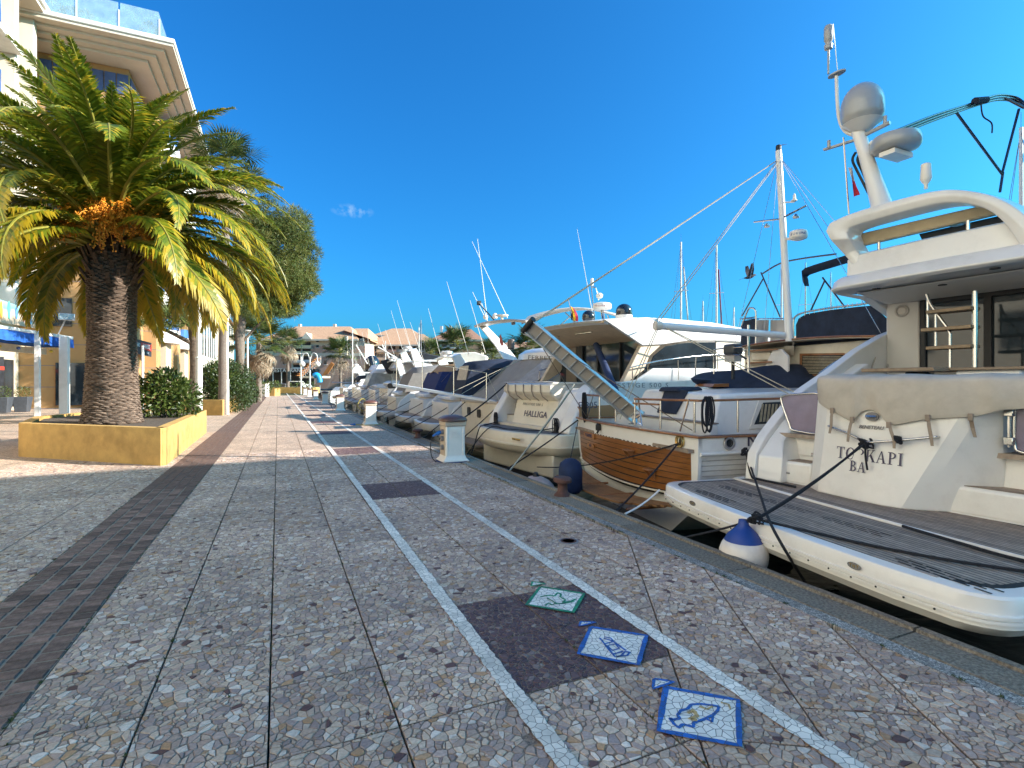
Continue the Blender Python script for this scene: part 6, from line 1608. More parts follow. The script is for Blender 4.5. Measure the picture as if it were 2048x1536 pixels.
for d_ in (0, .07): line(MH - TR.p * d_, BE + UP * .05 + TR.f * d_, .009)
line(BE.lerp(BB, .02), TR(-.05, .3, .95), .009); line(BE.lerp(BB, .03), TR(.0, .2, .95), .009)
line(BE.lerp(BB, .05), TR(2.0, -1.9, 1.42), .009); line(BE.lerp(BB, .06), TR(2.2, -1.9, 1.42), .009)
for (f, p) in ((3.9, 1.85), (3.9, -1.85), (4.6, 1.7), (4.6, -1.7), (8, 0)): line(MT - UP * .1, TR(f, p, 2.5), .006, M_steel)
sp0, sp1 = TR.of(1508, 444, 3.6), TR.of(1613, 411, 3.9)
b = MB(); b.tube([sp0, TR.of(1560, 438, 3.7), sp1], .02, 6); b.build('crosstree', M_steel, ms)
for px, py in ((1534, 447), (1592, 428)): b = MB(); c = TR.of(px, py, 3.7); b.lathe([(.03, 0), (.065, -.06), (.06, -.08)], c, 10); b.build('deck_light', M_steel, ms, smooth=40)
o = radar_dome(TR, ms, TR.of(1597, 480, 3.74), .17, .20, M_domew, txt='FURUNO', tm=mat('furuno_blue', (.03, .10, .25), .4), ts=.07)
b = MB(); b.tube([TR.of(1570, 478, 3.74), TR.of(1597, 478, 3.74)], .03, 6); b.build('radar_bracket', M_domew, ms)
b = MB(); c = TR.of(1588, 404, 3.74); b.tube([TR.of(1562, 405, 3.74), c], .015, 5); b.lathe([(.02, 0), (.06, .02), (.06, .035), (.025, .05)], c, 10); b.lathe([(.03, .05), (.022, .14), (.01, .17)], c + TR.p * -.01, 8); b.build('gps_aerial', M_domew, ms, smooth=50)
# gangway hinged up from the stern
gw = thing('gangway', 'grey aluminium gangway with rungs, raised on ropes from the trawler stern', 'gangway', TR(.1, -.35, .92))
G0, G1 = TR.of(1276, 836, .08), PT; gd = (G1 - G0).normalized(); vd_ = (CAMP - G0.lerp(G1, .5)).normalized(); gs = ((TR.p - TR.p.dot(gd) * gd).normalized() * .45 + gd.cross(vd_).normalized() * (.55 if gd.cross(vd_).dot(TR.p) > 0 else -.55)).normalized() * .15; gu = gd.cross(gs).normalized() * .042
if gu.dot(CAMP - G0) > 0: gu = -gu
M_alu = mat('aluminium', (.56, .57, .57), .42, .55, var=.12)
for s in (-1, 1):
    b = MB(); b.loft([[G0 + gs * s + x for x in (gu, gu * -1, gu * -1 + gs * .16 * -s, gu + gs * .16 * -s)], [G1 + gs * s + x for x in (gu, gu * -1, gu * -1 + gs * .16 * -s, gu + gs * .16 * -s)]]); b.build('side_rail', M_alu, gw, bevel=.006)
L_ = (G1 - G0).length; k = .12
while k < L_ - .05: b = MB(); c = G0 + gd * k; b.tube([c - gs * .9, c + gs * .9], .014, 6); b.build('rung', M_alu, gw); k += .2
b = MB(); b.prism([G0 + gd * .1 - gs * .84 + gu * .55, G1 - gs * .84 + gu * .55, G1 + gs * .84 + gu * .55, G0 + gd * .1 + gs * .84 + gu * .55], gu.normalized() * .008); b.build('tread_plate', M_gelg, gw)
b = MB(); b.lathe([(.055, -.17), (.055, .17)], G1 + gd * .02, 12, axis=gs); b.build('tip_roller', M_black, gw, smooth=40)
b = MB(); b.lathe([(.13, 0), (.06, .03), (.045, .1)], TR(.03, -.33, .905), 12); b.tube([G0 - gs + gu, G0 + gs + gu], .02, 6); b.build('swivel_foot', M_steel, gw)
tag(line(TR.of(1090, 680, -1.4), TR.op(1385, 868, -2.2) + UP * .05, .008, mat('brown_rope', (.16, .12, .09), .9), 'stay_rope', None), 'thin brown stay running from gangway tip to the trawler near corner', 'rope', 'mooring ropes')
tag(line(PT, TR(-.1, 1.5, .92), .008, MATS['brown_rope'], 'stay_rope', None), 'thin brown stay from gangway tip down to the trawler far corner', 'rope', 'mooring ropes')
# outboard on the rail
ob_ = thing('outboard_motor', 'small dark outboard motor clamped to a bracket behind the covered dinghy', 'outboard motor', TR(2.5, 1.0, 1.9))
c = TR.of(1466, 698, 2.6); b = MB(); b.loft([[c + TR.p * x * .16 + TR.f * y * .13 + UP * z for x, y in ((-1, -1), (1, -1), (1, 1), (-1, 1))] for z in (-.12, .02, .1)]); b.build('cowl', mat('outboard_grey', (.05, .055, .06), .35), ob_, bevel=.05, seg=3)
b = MB(); b.box(c - UP * .2, (.2, .25, .12)); b.build('clamp', M_gelg, ob_); b = MB(); b.tube([c - UP * .2, c - UP * .62], .035, 8); b.build('shaft', M_black, ob_); b = MB(); b.tube([c + TR.f * -.05 - TR.p * .1 - UP * .05, c - TR.p * .38 - UP * .22], .02, 6); b.build('tiller', M_black, ob_)
b = MB(); b.tube(smooth_path([TR.of(px, py, 2.5) for px, py in ((1391, 752), (1392, 718), (1400, 713), (1480, 710))], 3), .014, 6); b.tube(smooth_path([TR.of(px, py, 2.5) for px, py in ((1428, 748), (1428, 705), (1436, 698), (1484, 694))], 3), .014, 6); b.build('grab_rail', M_steel, tw, smooth=60)
# pigeon on the bimini frame
bd = thing('bird', 'dark bird with raised wings landing on the trawler bimini frame', 'bird', TR.of(1500, 556, 5.0))
c = TR.of(1500, 554, 5.0); xd = RT; b = MB()
b.loft([[c + xd * x + UP * (z + r * math.sin(a_)) + FW * (r * math.cos(a_)) for a_ in [2 * PI * k / 8 for k in range(8)]] for x, z, r in ((-.16, -.03, .01), (-.08, -.02, .035), (0, .0, .05), (.08, .03, .04), (.11, .05, .03), (.14, .055, .018), (.17, .05, .003))]); b.build('body', mat('bird_grey', (.05, .05, .06), .8), bd, smooth=60)
for s in (-1, 1):
    b = MB(); b.slab([[c + xd * .06 + FW * s * .03 + UP * .03, c + xd * .05 + FW * s * .12 + UP * .18, c + xd * .02 + FW * s * .16 + UP * .33], [c - xd * .07 + FW * s * .03 + UP * .02, c - xd * .07 + FW * s * .12 + UP * .16, c - xd * .05 + FW * s * .17 + UP * .31]], tuple(xd * .004)); b.build('wing', MATS['bird_grey'], bd)
b = MB(); b.slab([[c - xd * .14 + FW * .02 - UP * .02, c - xd * .14 - FW * .02 - UP * .02], [c - xd * .27 + FW * .05 - UP * .07, c - xd * .27 - FW * .05 - UP * .07]], .006); b.build('tail', MATS['bird_grey'], bd)
# trawler mooring lines, blue covered fender, bollard
hz = tsurf(TR.loc(TR.of(1363, 882, -.02))[1], .72, .05)
rope_thing(sag(hz, TR(-.9, 2.4, -.25), .12), .013, M_rope, 'slack dark rope from the brass hawse ring sweeping left along the trawler stern')
rope_thing(sag(hz, V((QX2 + .02, 5.9, -.25)), .05), .014, M_rope, 'dark rope from the brass hawse ring down towards the quay')
bf = thing('fender', 'big navy covered fender hanging at the far corner of the trawler stern', 'fender', az(1141, 945, -.1))
c = TR(-.55, 2.15, -.22); c = aw(1141, 950, 9.6); bf.location = c; b = MB(); b.lathe([(.16, -.32), (.215, -.26), (.22, .1), (.19, .22), (.1, .29), (.03, .31)], c, 18); b.build('cover', M_fendn, bf, smooth=50); b = MB(); b.tube([c + UP * .3, tsurf(2.1, .8, .03)], .009, 5); b.build('lanyard', M_rope, bf)
bo_ = thing('bollard', 'rusty brown mooring bollard on the coping beside the navy fender', 'bollard', V((QX2 - .08, 7.1, 0))); q = az(1125, 985, .02); q = V((QX2 - .1, q.y * (QX2 - .1) / q.x, 0)); bo_.location = q
M_rust = mat('rusty_iron', (.10, .045, .035), .75, var=.4, scale=14, bump=.4)
b = MB(); b.lathe([(.13, 0), (.11, .03), (.075, .06), (.07, .16), (.09, .19)], q, 16); b.build('base', M_rust, bo_, smooth=50)
b = MB(); b.loft([[q + V((x, y, z)) for x, y in [(.13 * math.cos(a_) * k, .17 * math.sin(a_) * k) for a_ in [2 * PI * j / 16 for j in range(16)]]] for z, k in ((.19, .75), (.2, .95), (.24, 1.0), (.265, .85))]); b.build('head', M_rust, bo_, smooth=50)
# ================================================================ HALLIGA, hardtop cruiser (third boat)
HL = Frame((5.53, 12.585), (.99289, .11905))
M_brown = mat('hull_brown', (.40, .22, .10), .35, var=.08, scale=2, coat=.2)
ha = thing('motor_yacht', 'cream hardtop motor yacht HALLIGA, third boat, behind the wooden stern', 'yacht', HL.o)
hb = lambda f0, f1, p0, p1, z0, z1, m, nm, par=ha, bev=.02: MB().hexa([HL(f0, p1, z0), HL(f1, p1, z0), HL(f1, p0, z0), HL(f0, p0, z0), HL(f0, p1, z1), HL(f1, p1, z1), HL(f1, p0, z1), HL(f0, p0, z1)]).build(nm, m, par, bevel=bev)
hull(HL, ha, [(.55, 1.95, .5, 1.8, -.15), (2.5, 2.08, .55, 1.9, -.15), (6, 2.15, .7, 1.85, -.1), (9.5, 1.9, 1.0, 1.4, 0), (12.5, 1.0, 1.4, .5, .2), (14.2, .05, 1.9, .03, .7)], M_gelc)
for s in (-1, 1):
    b = MB(); b.slab([[HL(f, s * y, z) for z in zz] for f, y, zz in ((.75, 2.0, (.48, .8, 1.08)), (2.5, 2.1, (.53, .85, 1.12)), (6, 2.2, (.68, .95, 1.22)), (9.5, 2.0, (1, 1.2, 1.4)), (12.5, 1.1, (1.4, 1.5, 1.62)), (14.2, .08, (1.9, 1.95, 2.0)))], tuple(HL.p * (-s * .08))); b.build('hull_band', M_brown, ha, smooth=50)
    b = MB(); b.slab([[HL(f, s * y, z) for z in zz] for f, y, zz in ((1.1, 2.0, (1.08, 1.3, 1.52)), (2.5, 2.1, (1.12, 1.38, 1.62)), (6, 2.2, (1.22, 1.5, 1.78)), (9.5, 2.0, (1.4, 1.7, 1.95)), (12.5, 1.1, (1.62, 1.9, 2.1)), (14.2, .08, (2.0, 2.1, 2.2)))], tuple(HL.p * (-s * .1))); b.build('topside', M_gel, ha, smooth=50)
hol = plat_outline(2.08, 1.3, .4, .42)
def hring(i_, z): return [HL(.8 + (f - .8) * (1 - i_ / 1.1), p * (1 - i_ / 2.08), z) for f, p in hol]
b = MB(); b.loft([hring(i_, z) for i_, z in ((.05, .43), (.01, .42), (0, .40), (.0, .16), (-.02, .15), (-.02, .11), (.0, .10), (.06, -.02), (.2, -.1))]); hp = b.build('swim_platform', M_gelc, ha, smooth=35)
b = MB(); b.add([HL(.8 + (f - .8) * .88, p * .93, .433) for f, p in hol], [tuple(range(len(hol)))]); b.build('platform_mat', mat('grey_mat', (.15, .145, .145), .8, var=.2, scale=12, bump=.3), hp)
b = MB(); b.loft([[HL(.15, 1.75, z0), HL(.15, -1.75, z0), HL(3, -1.85, z0), HL(3, 1.85, z0)] for z0 in (-1, -.62)]); b.build('hull_bottom', M_anti, ha)
b = MB(); b.loft([[HL(.15, 1.75, z0), HL(.15, -1.75, z0), HL(3, -1.85, z0), HL(3, 1.85, z0)] for z0 in (-.62, -.05)]); b.build('stern_box', M_gelc, ha, bevel=.04)
P = HL.of(1040, 880, -.35); b = MB(); b.box(HL(-.40, -1.0, .28), (.04, .34, .05), math.atan2(HL.f.y, HL.f.x)); b.build('platform_badge', M_gold, hp, bevel=.01)
# transom panel, sunpad overhang, wings
def hprism(pts, p0, p1, m, nm, bev=.02): b = MB(); b.prism([HL(f, p0, z) for f, z in pts], HL.p * (p1 - p0)); return b.build(nm, m, ha, bevel=bev)
hprism([(.78, .43), (.98, 1.18), (1.6, 1.25), (1.6, .43)], -.85, 1.2, M_gelc, 'transom', .03)
hprism([(.98, 1.17), (.72, 1.36), (.74, 1.56), (.9, 1.62), (2.4, 1.62), (2.4, 1.17)], -.82, 1.5, M_gelc, 'sunpad_base', .05)
hprism([(.70, 1.38), (.71, 1.58), (.85, 1.66), (2.4, 1.66), (2.4, 1.6), (.9, 1.58), (.76, 1.5), (.76, 1.38)], -.84, 1.52, M_gelc, 'sunpad_cover', .02)
for k in range(5): b = MB(); p = 1.25 - .42 * k; b.tube([HL(.69, p, 1.60), HL(.67, p - .03, 1.42), HL(.72, p - .05, 1.28), HL(.86, p - .11, 1.16)], .016, 5); b.build('strap', M_strap, ha)
b = MB(); b.tube([HL(.74, 1.5, 1.64), HL(.70, 1.0, 1.655), HL(.70, -.7, 1.665), HL(.9, -.82, 1.665)], .018, 7); b.build('pad_rail', M_steel, ha, smooth=60)
for s, p0, p1 in ((1, 1.98, 1.66), (-1, -1.98, -1.55)):
    hprism([(.42, .43), (.55, .75), (1.05, 1.5), (1.2, 1.60), (2.6, 1.70), (2.6, .43)], p0, p1, M_gel, 'quarter_wing', .05)
hprism([(.5, .43), (.62, .7), (1.1, 1.45), (1.3, 1.5), (1.9, 1.5), (1.9, .43)], -1.56, -.95, M_gel, 'quarter_fairing', .06)
hb(.9, 1.3, 1.2, 1.66, .43, .70, M_gelc, 'step'); hb(.88, 1.28, 1.22, 1.64, .70, .715, M_teak, 'step_tread', bev=.004); hb(1.3, 1.9, 1.2, 1.66, .43, .98, M_gelc, 'step')
nrm = (HL(.98, 0, 1.18) - HL(.78, 0, .43)).normalized(); xd = -HL.p; no = xd.cross(nrm).normalized()
if no.dot(-HL.f) < 0: no = -no
def onpan(px, py): return apl(px, py, HL(.78, 0, .43), no) + no * .012
A_ = onpan(1071, 829); put_text('lettering', 'HALLIGA', .235, A_, xd, nrm, M_letter, ha, sx=1.18, bold=.002, spacing=1.02)
A_ = onpan(1066, 809); put_text('lettering', 'PRESTIGE 500 S', .10, A_, xd, nrm, M_letterg, ha, sx=1.25, spacing=1.2)
put_text('lettering', 'F 805', .22, HL.op(1176, 811, -2.13), HL.f, UP, M_letter, ha, sx=1.2)
put_text('lettering', 'PRESTIGE 500 S', .17, HL.op(1277, 771, -2.21), HL.f, UP, M_letterg, ha, sx=1.5, spacing=1.25)
# hardtop with sloping near side, underside and big side window
sec = [(1.62, 3.20), (1.5, 3.24), (2.3, 3.36), (3.6, 3.42), (5.5, 3.42), (7.5, 3.30), (9.5, 3.0)]
rr = [[HL(f + .5 * (p / 2) ** 2 * .2, p, z - .06 * (abs(p) / 1.9) ** 3) for f, z in sec] for p in (1.85, 1.4, .7, 0, -.7, -1.4, -1.9)]
b = MB(); b.slab(rr, .06); b.build('hardtop', M_gel, ha, smooth=50)
b = MB(); b.slab([[HL(1.64, p, 3.17), HL(2.3, p * .98, 2.95), HL(3.3, p * .95, 2.72)] for p in (1.8, .9, 0, -.9, -1.85)], .04); b.build('hardtop_lining', mat('beige_lining', (.55, .42, .28), .6), ha, smooth=40)
for p in (.9, -.6): b = MB(); b.box(HL(2.0, p, 2.99), (.06, .7, .02), math.atan2(HL.f.y, HL.f.x)); b.build('lining_strip', M_steel, ha)
for s in (-1, 1):
    pts = [(1.55, 3.20), (3.0, 3.34), (4.5, 3.36), (6.6, 3.27), (8.2, 3.12), (9.5, 2.95), (8.5, 2.82), (6.2, 2.86), (4.6, 2.80), (3.6, 2.66), (2.85, 2.60)]
    b = MB(); b.prism([HL(f, s * (1.93 + .02 * 1), z) for f, z in pts], HL.p * (-s * .10)); b.build('hardtop_side', M_gel, ha, bevel=.02)
    wpts = [(3.75, 2.62), (4.5, 2.74), (5.6, 2.80), (5.75, 2.80), (5.75, 2.05), (3.1, 2.0), (3.3, 2.35)]
    b = MB(); b.prism([HL(f, s * 1.90, z) for f, z in wpts], HL.p * (-s * .04)); b.build('side_window', M_glass, ha, bevel=.01)
    b = MB(); b.prism([HL(f, s * 1.885, z) for f, z in [(5.8, 2.84), (8.6, 2.84), (9.6, 2.3), (9.6, 2.0), (5.8, 2.03)]], HL.p * (-s * .04)); b.build('window_cover', M_gelc, ha)
    b = MB(); b.prism([HL(f, s * 1.9, z) for f, z in [(2.85, 2.62), (3.62, 2.68), (3.15, 2.35), (2.95, 1.98), (2.4, 1.66), (2.2, 1.66), (2.5, 2.1)]], HL.p * (-s * .14)); b.build('cabin_pillar', mat('pillar_beige', (.58, .47, .34), .5), ha, bevel=.02)
    b = MB(); b.prism([HL(f, s * 2.0, z) for f, z in [(1.6, 1.6), (2.6, 1.72), (3.2, 2.02), (5.2, 2.05), (7.5, 1.98), (9.8, 1.95), (9.8, 1.6), (5, 1.6)]], HL.p * (-s * .1)); b.build('side_deck_wall', M_gel, ha, bevel=.03)
    b = MB(); pts = [HL(2.3, s * 2.05, 2.02), HL(3.2, s * 2.1, 2.2), HL(5, s * 2.15, 2.4), HL(8, s * 2.0, 2.6), HL(11, s * 1.5, 2.8)]; b.tube(smooth_path(pts, 4), .018, 6); b.build('side_rail', M_steel, ha, smooth=60)
    for f in (2.35, 4.0, 5.6, 7.2): b = MB(); b.tube([HL(f, s * 2.1, 1.72), HL(f, s * 2.08, 2.04 + (f - 2.3) * .12)], .014, 5); b.build('rail_stanchion', M_steel, ha)
hb(3.0, 3.1, -1.85, 1.85, 1.2, 2.75, M_glass, 'salon_glass', bev=0); hb(2.96, 3.04, 1.0, 1.5, 1.2, 2.75, mat('door_bronze', (.16, .13, .10), .3), 'door_panel')
for p, w_ in ((.72, .18), (-.05, .06), (-1.0, .05)): hb(2.92, 2.99, p - w_ / 2, p + w_ / 2, 1.2, 2.75, M_black, 'door_frame', bev=.005)
deckpoly(HL, ha, [(1.2, 1.9), (9, 1.9), (9, -1.9), (1.2, -1.9)], 1.02, M_teak)
b = MB(); A_, B_ = HL.of(1192, 690, 2.5), HL.of(1238, 800, 1.2); b.tube([A_ + UP * .05, A_, A_.lerp(B_, .5), B_, B_ - UP * .04], [.04, .085, .09, .085, .04], 12); tag(b.build('fender', M_fendn, None, smooth=60), 'long slim navy fender sock leaning in front of the HALLIGA saloon door', 'fender')
# cleats with rope, hardtop gear
for p, lab in ((1.5, 'dark rope heaped on the far bollard of the HALLIGA platform'), (-1.45, 'dark rope heaped on the near bollard of the HALLIGA platform')):
    coil(HL(.45, p, .78), HL.p, M_rope, .34, 7, label=lab, seed=int(p * 10) + 40)
    b = MB(); b.lathe([(.1, 0), (.1, .02), (.05, .03), (.045, .18), (.07, .2)], HL(.45, p, .433), 12); b.build('cleat', M_black, hp)
satdome(ha, HL.of(1177, 642, 3.4), .20, .33, M_domek); d2 = HL.of(1248, 634, 4.6)
satdome(ha, d2, .26, .42, M_domek); b = MB(); b.lathe([(.24, -.1), (.265, -.04), (.265, .05)], d2, 20); b.build('dome_foot', M_domew, ha)
rc = HL.of(1204, 613, 3.9); radar_dome(HL, ha, rc - UP * .12, .30, .24, M_domew, txt='Raymarine', tm=mat('raymarine_red', (.35, .02, .06), .4), ts=.085, face=.25)
b = MB(); b.tube([rc - UP * .12, HL.of(1208, 645, 3.9)], .05, 8); b.tube([HL.of(1183, 572, 3.9), HL.of(1190, 640, 3.9)], .02, 6); b.tube(smooth_path([HL.of(1183, 575, 3.9), HL.of(1192, 576, 3.9), HL.of(1197, 600, 3.9)], 3), .018, 6); b.build('radar_mast', M_steel, ha)
b = MB(); c = HL.of(1184, 572, 3.9); b.lathe([(.03, 0), (.05, .04), (.055, .16), (.04, .24)], c, 10); b.build('mast_light', M_domew, ha, smooth=50)
b = MB(); c = HL.of(1199, 597, 3.9); b.lathe([(.05, 0), (.1, .04), (.11, .12), (.06, .17)], c, 12); b.build('small_dome', M_domew, ha, smooth=50)
b = MB(); b.tube([HL.of(1154, 457, 3.9), HL.of(1188, 645, 3.9)], [.006, .014], 5); b.build('whip_aerial', M_domew, ha)
fl_ = thing('flag', 'black yellow and red flag drooping from a staff above the HALLIGA hardtop', 'flag', HL.of(1140, 645, 3.0))
b = MB(); b.tube([HL.of(1148, 650, 3.0), HL.of(1136, 596, 3.0)], .012, 5); b.build('staff', M_letterg, fl_)
for k, (cn, cc) in enumerate((('black', (.02, .02, .022)), ('yellow', (.75, .45, .02)), ('red', (.55, .015, .02)))):
    b = MB(); rr = []
    for i in range(7):
        y = 612 + 28 * i / 6; x0 = 1139.5 + 3 * i / 6 + k * (2.2 + 2.6 * math.sin(i / 6 * 2.2)); rr.append([HL.of(x0, y + k, 3.0 + .05 * math.sin(i + k)), HL.of(x0 + 2.4 + 2.6 * math.sin(i / 6 * 2.2), y + 1 + k, 3.05 + .05 * math.sin(i + k + 1))])
    b.slab(rr, tuple(HL.f * .004)); b.build('%s_stripe' % cn, mat('flag_' + cn, cc, .9), fl_, smooth=70)
# ropes of HALLIGA
rope_thing(sag(HL(.78, 1.45, 1.62), aw(905, 850, 14.0), .06), .02, M_rope, 'dark mooring rope from the HALLIGA far wing running down left')
rope_thing(sag(HL(.9, -1.6, 1.6), V((QX2 + .1, 9.6, -.35)), .05), .016, M_ropel, 'pale and dark twisted rope from the HALLIGA near wing to the quay')
rope_thing(sag(HL(.9, -1.62, 1.6) + V((.02, .03, 0)), V((QX2 + .1, 9.65, -.35)), .08), .014, M_rope, 'dark rope beside the pale one from the HALLIGA near wing')
rope_thing(smooth_path([HL(.45, 1.5, .5), HL(-.1, 1.25, .44), HL(-.42, .9, .40), HL(-.6, .95, -.2), HL(-.75, 1.1, -.5)], 4), .015, M_rope, 'dark rope over the far corner of the HALLIGA platform')
rope_thing(smooth_path([HL(.45, -1.45, .55), HL(.2, -.9, .45), HL(-.1, -.1, .44), HL(-.42, .4, .43), HL(-.8, 1.1, -.45)], 5), .015, M_rope, 'dark rope lying along the HALLIGA platform edge')
rope_thing(sag(TR(.0, 2.2, .8), V((QX2 + .05, 9.9, -.3)), .04), .015, M_rope, 'dark rope from the trawler far corner to the quay below HALLIGA')
bf2 = thing('fender', 'faded pink round fender lying low between quay and HALLIGA', 'fender', (4.2, 9.4, -.3)); c = aw(1068, 975, 9.9); c = V((QX2 + .32, 9.0, -.34)); q = az(1068, 990, -.3); c = V((QX2 + .34, q.y + .3, -.36)); bf2.location = c
b = MB(); b.ball(c, .36, 18, sq=(1, 1.15, .92)); b.build('body', mat('pink_fender', (.50, .34, .28), .6, var=.25, scale=3, dirt=.3), bf2, smooth=60); b = MB(); b.lathe([(.06, .3), (.05, .38), (.02, .4)], c, 10); b.build('eye', M_black, bf2)

# ================================================================ the grey-tarped flybridge cruiser (fourth boat)
FE = Frame((6.3, 16.75), (.9986, .05))
fe = thing('motor_yacht', 'older grey-white flybridge cruiser with slanting grey tarpaulin and tall radar arch', 'yacht', FE.o)
fb = lambda f0, f1, p0, p1, z0, z1, m, nm, par=fe, bev=.02: MB().hexa([FE(f0, p1, z0), FE(f1, p1, z0), FE(f1, p0, z0), FE(f0, p0, z0), FE(f0, p1, z1), FE(f1, p1, z1), FE(f1, p0, z1), FE(f0, p0, z1)]).build(nm, m, fe, bevel=bev)
hull(FE, fe, [(0, 1.75, .95, 1.6, -.3), (3, 1.95, 1.15, 1.75, -.25), (7, 1.95, 1.5, 1.6, -.1), (11, 1.1, 1.9, .6, .2), (12.8, .05, 2.2, .03, .8)], M_gelc)
for px, py in ((938, 822), (958, 827)):
    c = FE.of(px, py, -.012); b = MB(); b.prism([c + FE.p * (x * .14) + UP * (y * .14) for x, y in ((-1, -.7), (-.7, -1), (.7, -1), (1, -.7), (1, .7), (.7, 1), (-.7, 1), (-1, .7))], -FE.f * .02); b.build('porthole', M_black, fe)
fb(-.04, .35, -1.8, 1.75, .95, 1.05, M_gelg, 'transom_cap'); fb(.2, 5, -1.85, -1.7, .95, 1.5, M_gel, 'bulwark')
fb(-.7, -.0, -1.3, 1.3, -.4, -.3, M_teak, 'swim_platform')
# flybridge with lettering
b = MB(); rings = []
for p, df in ((1.75, .3), (1.5, .05), (.8, -.08), (0, -.1), (-.8, -.08), (-1.5, .05), (-1.8, .35)): rings.append([FE(f + df, p, z) for f, z in ((2.3, 2.42), (2.15, 2.5), (2.2, 2.72), (2.5, 2.9), (7.5, 3.2), (7.5, 2.5))])
b.loft(rings); b.build('flybridge', M_gel, fe, smooth=40)
b = MB(); b.prism([FE(f, -1.82, z) for f, z in ((2.6, 2.45), (2.7, 2.95), (4.2, 3.2), (6.2, 3.25), (8.2, 2.9), (8.0, 2.45))], FE.p * .1); b.build('flybridge_side', M_gel, fe, bevel=.03)
put_text('lettering', 'FERRETTI', .18, FE.op(1086, 716, -1.84), FE.f, UP, M_letterg, fe, sx=1.5)
fb(3.6, 3.7, -1.7, 1.7, 1.0, 2.5, M_glass, 'salon_glass', bev=0); fb(3.65, 8, -1.7, 1.7, 1.0, 1.6, M_gel, 'cabin')
for p in (.3, -.6): fb(3.55, 3.62, p - .05, p + .05, 1.0, 2.5, M_gelg, 'door_frame', bev=.005)
b = MB()
for k in range(5): b.tube([FE.of(1070 + 7 * k, 735, 3.0), FE.of(1063 + 7 * k, 765, 2.6)], .015, 5)
for k in range(4): b.tube([FE.of(1068, 740 + 8 * k, 2.9), FE.of(1098, 740 + 8 * k, 2.9)], .012, 5)
b.build('cockpit_ladder', M_steel, fe)
# tarpaulin
tq = [[(1000, 726), (1016, 724), (1032, 724)], [(984, 745), (1008, 745), (1028, 740)], [(964, 768), (996, 770), (1024, 764)], [(945, 790), (980, 795), (1012, 785)], [(926, 808), (950, 812), (975, 812)]]
rr = []
for i, r_ in enumerate(tq):
    u = i / 4; rr.append([FE.of(px, py, 2.1 - 1.9 * u + (.06 * math.sin(3 * u + j * 2))) for j, (px, py) in enumerate(r_)])
rr = [[FE(2.12 - 1.95 * u, p, 2.5 - 1.5 * u - .10 * math.sin(PI * u) + .035 * math.sin(p * 5 + u * 6)) for p in [1.65 - .3 * k for k in range(9)]] for u in [k / 8 for k in range(9)]]
M_tarp = mat('grey_tarp', (.30, .265, .22), .7, var=.1, scale=3, bump=.3, bscale=8, dirt=.2)
b = MB(); b.slab(rr, .01); o = b.build('tarpaulin', M_tarp, fe, smooth=80)
b = MB(); b.slab([[FE(2.12 - 1.95 * u, -.75, 2.5 - 1.5 * u), FE(2.3 - 1.8 * u, -1.6, 2.45 - 1.35 * u)] for u in [k / 6 for k in range(7)]], .01); b.build('tarpaulin_edge', mat('clear_vinyl', (.45, .40, .33), .25, var=.2, alpha=.8), fe)
b = MB(); b.slab([[FE(2.12 - 1.95 * u, 1.65, 2.5 - 1.5 * u), FE(2.3 - 1.6 * u, 1.72, 1.0)] for u in [k / 6 for k in range(7)]], .01); b.build('tarpaulin_side', M_tarp, fe)
# arch
for s, (a0, a1, a2) in ((1, ((962, 648), (1000, 690), (1036, 740))), (-1, ((1052, 640), (1085, 668), (1128, 712)))):
    f_ = 3.4; q = [FE.of(*a_, f_ + .3 * i) for i, a_ in enumerate((a0, a1, a2))]
    rings = [[p - FE.f * w_ - FE.p * .06, p - FE.f * w_ + FE.p * .06, p + FE.f * w_ + FE.p * .06, p + FE.f * w_ - FE.p * .06] for p, w_ in zip(q, (.22, .3, .42))]
    b = MB(); b.loft(rings); b.build('arch_leg', M_gel, fe, smooth=40, bevel=.03)
A_, B_ = FE.of(958, 650, 3.4), FE.of(1062, 640, 3.4); M_ = A_.lerp(B_, .5) + UP * .12 - FE.f * .1
rr = [[p - FE.f * .28 - UP * .02, p + FE.f * .28] for p in smooth_path([A_, A_.lerp(M_, .5) + UP * .05, M_, M_.lerp(B_, .5) + UP * .05, B_], 4)]
b = MB(); b.slab(rr, .12); b.build('arch_top', M_gelg, fe, smooth=50, bevel=.03)
FA = lambda px, py: FE.of(px, py, 3.4)
satdome(fe, FA(990, 637), .12, .26, M_domew); b = MB(); b.lathe([(.26, 0), (.3, .03), (.3, .07), (.1, .1)], FA(1004, 633), 16); b.tube([FA(1004, 633), FA(1004, 641)], .06, 6); b.build('radar', M_domew, fe, smooth=50)
b = MB(); c = FA(971, 634); b.ball(c, .13, 10); b.build('horn', M_domew, fe, smooth=60)
for a_, c_ in (((944, 483), (1015, 636)), ((955, 478), (973, 628)), ((945, 584), (972, 640)), ((958, 604), (985, 638)), ((963, 606), (975, 642))): b = MB(); b.tube([FA(*a_), FA(*c_)], [.012, .022], 5); b.build('whip_aerial', M_domew, fe)
b = MB(); c = FA(958, 606); b.box(c, (.16, .2, .2)); b.tube([c, FA(988, 640)], .03, 6); b.build('search_light', M_black, fe)
b = MB(); c = FA(1030, 647); b.lathe([(.05, 0), (.08, .1), (.06, .16)], c, 10, axis=-FE.f); b.build('flood_light', M_letterg, fe)
for k in range(4): b = MB(); A_ = FE.of(1105 + 25 * k, 680, 6); b.tube([A_, FE.of(1105 + 25 * k, 722, 6)], .02, 5); b.build('fly_rail_post', M_steel, fe)
b = MB(); b.prism([FE.of(px, py, 6.05) for px, py in ((1105, 682), (1200, 684), (1240, 720), (1108, 720))], FE.f * .02); b.build('fly_windscreen', M_pglass, fe)
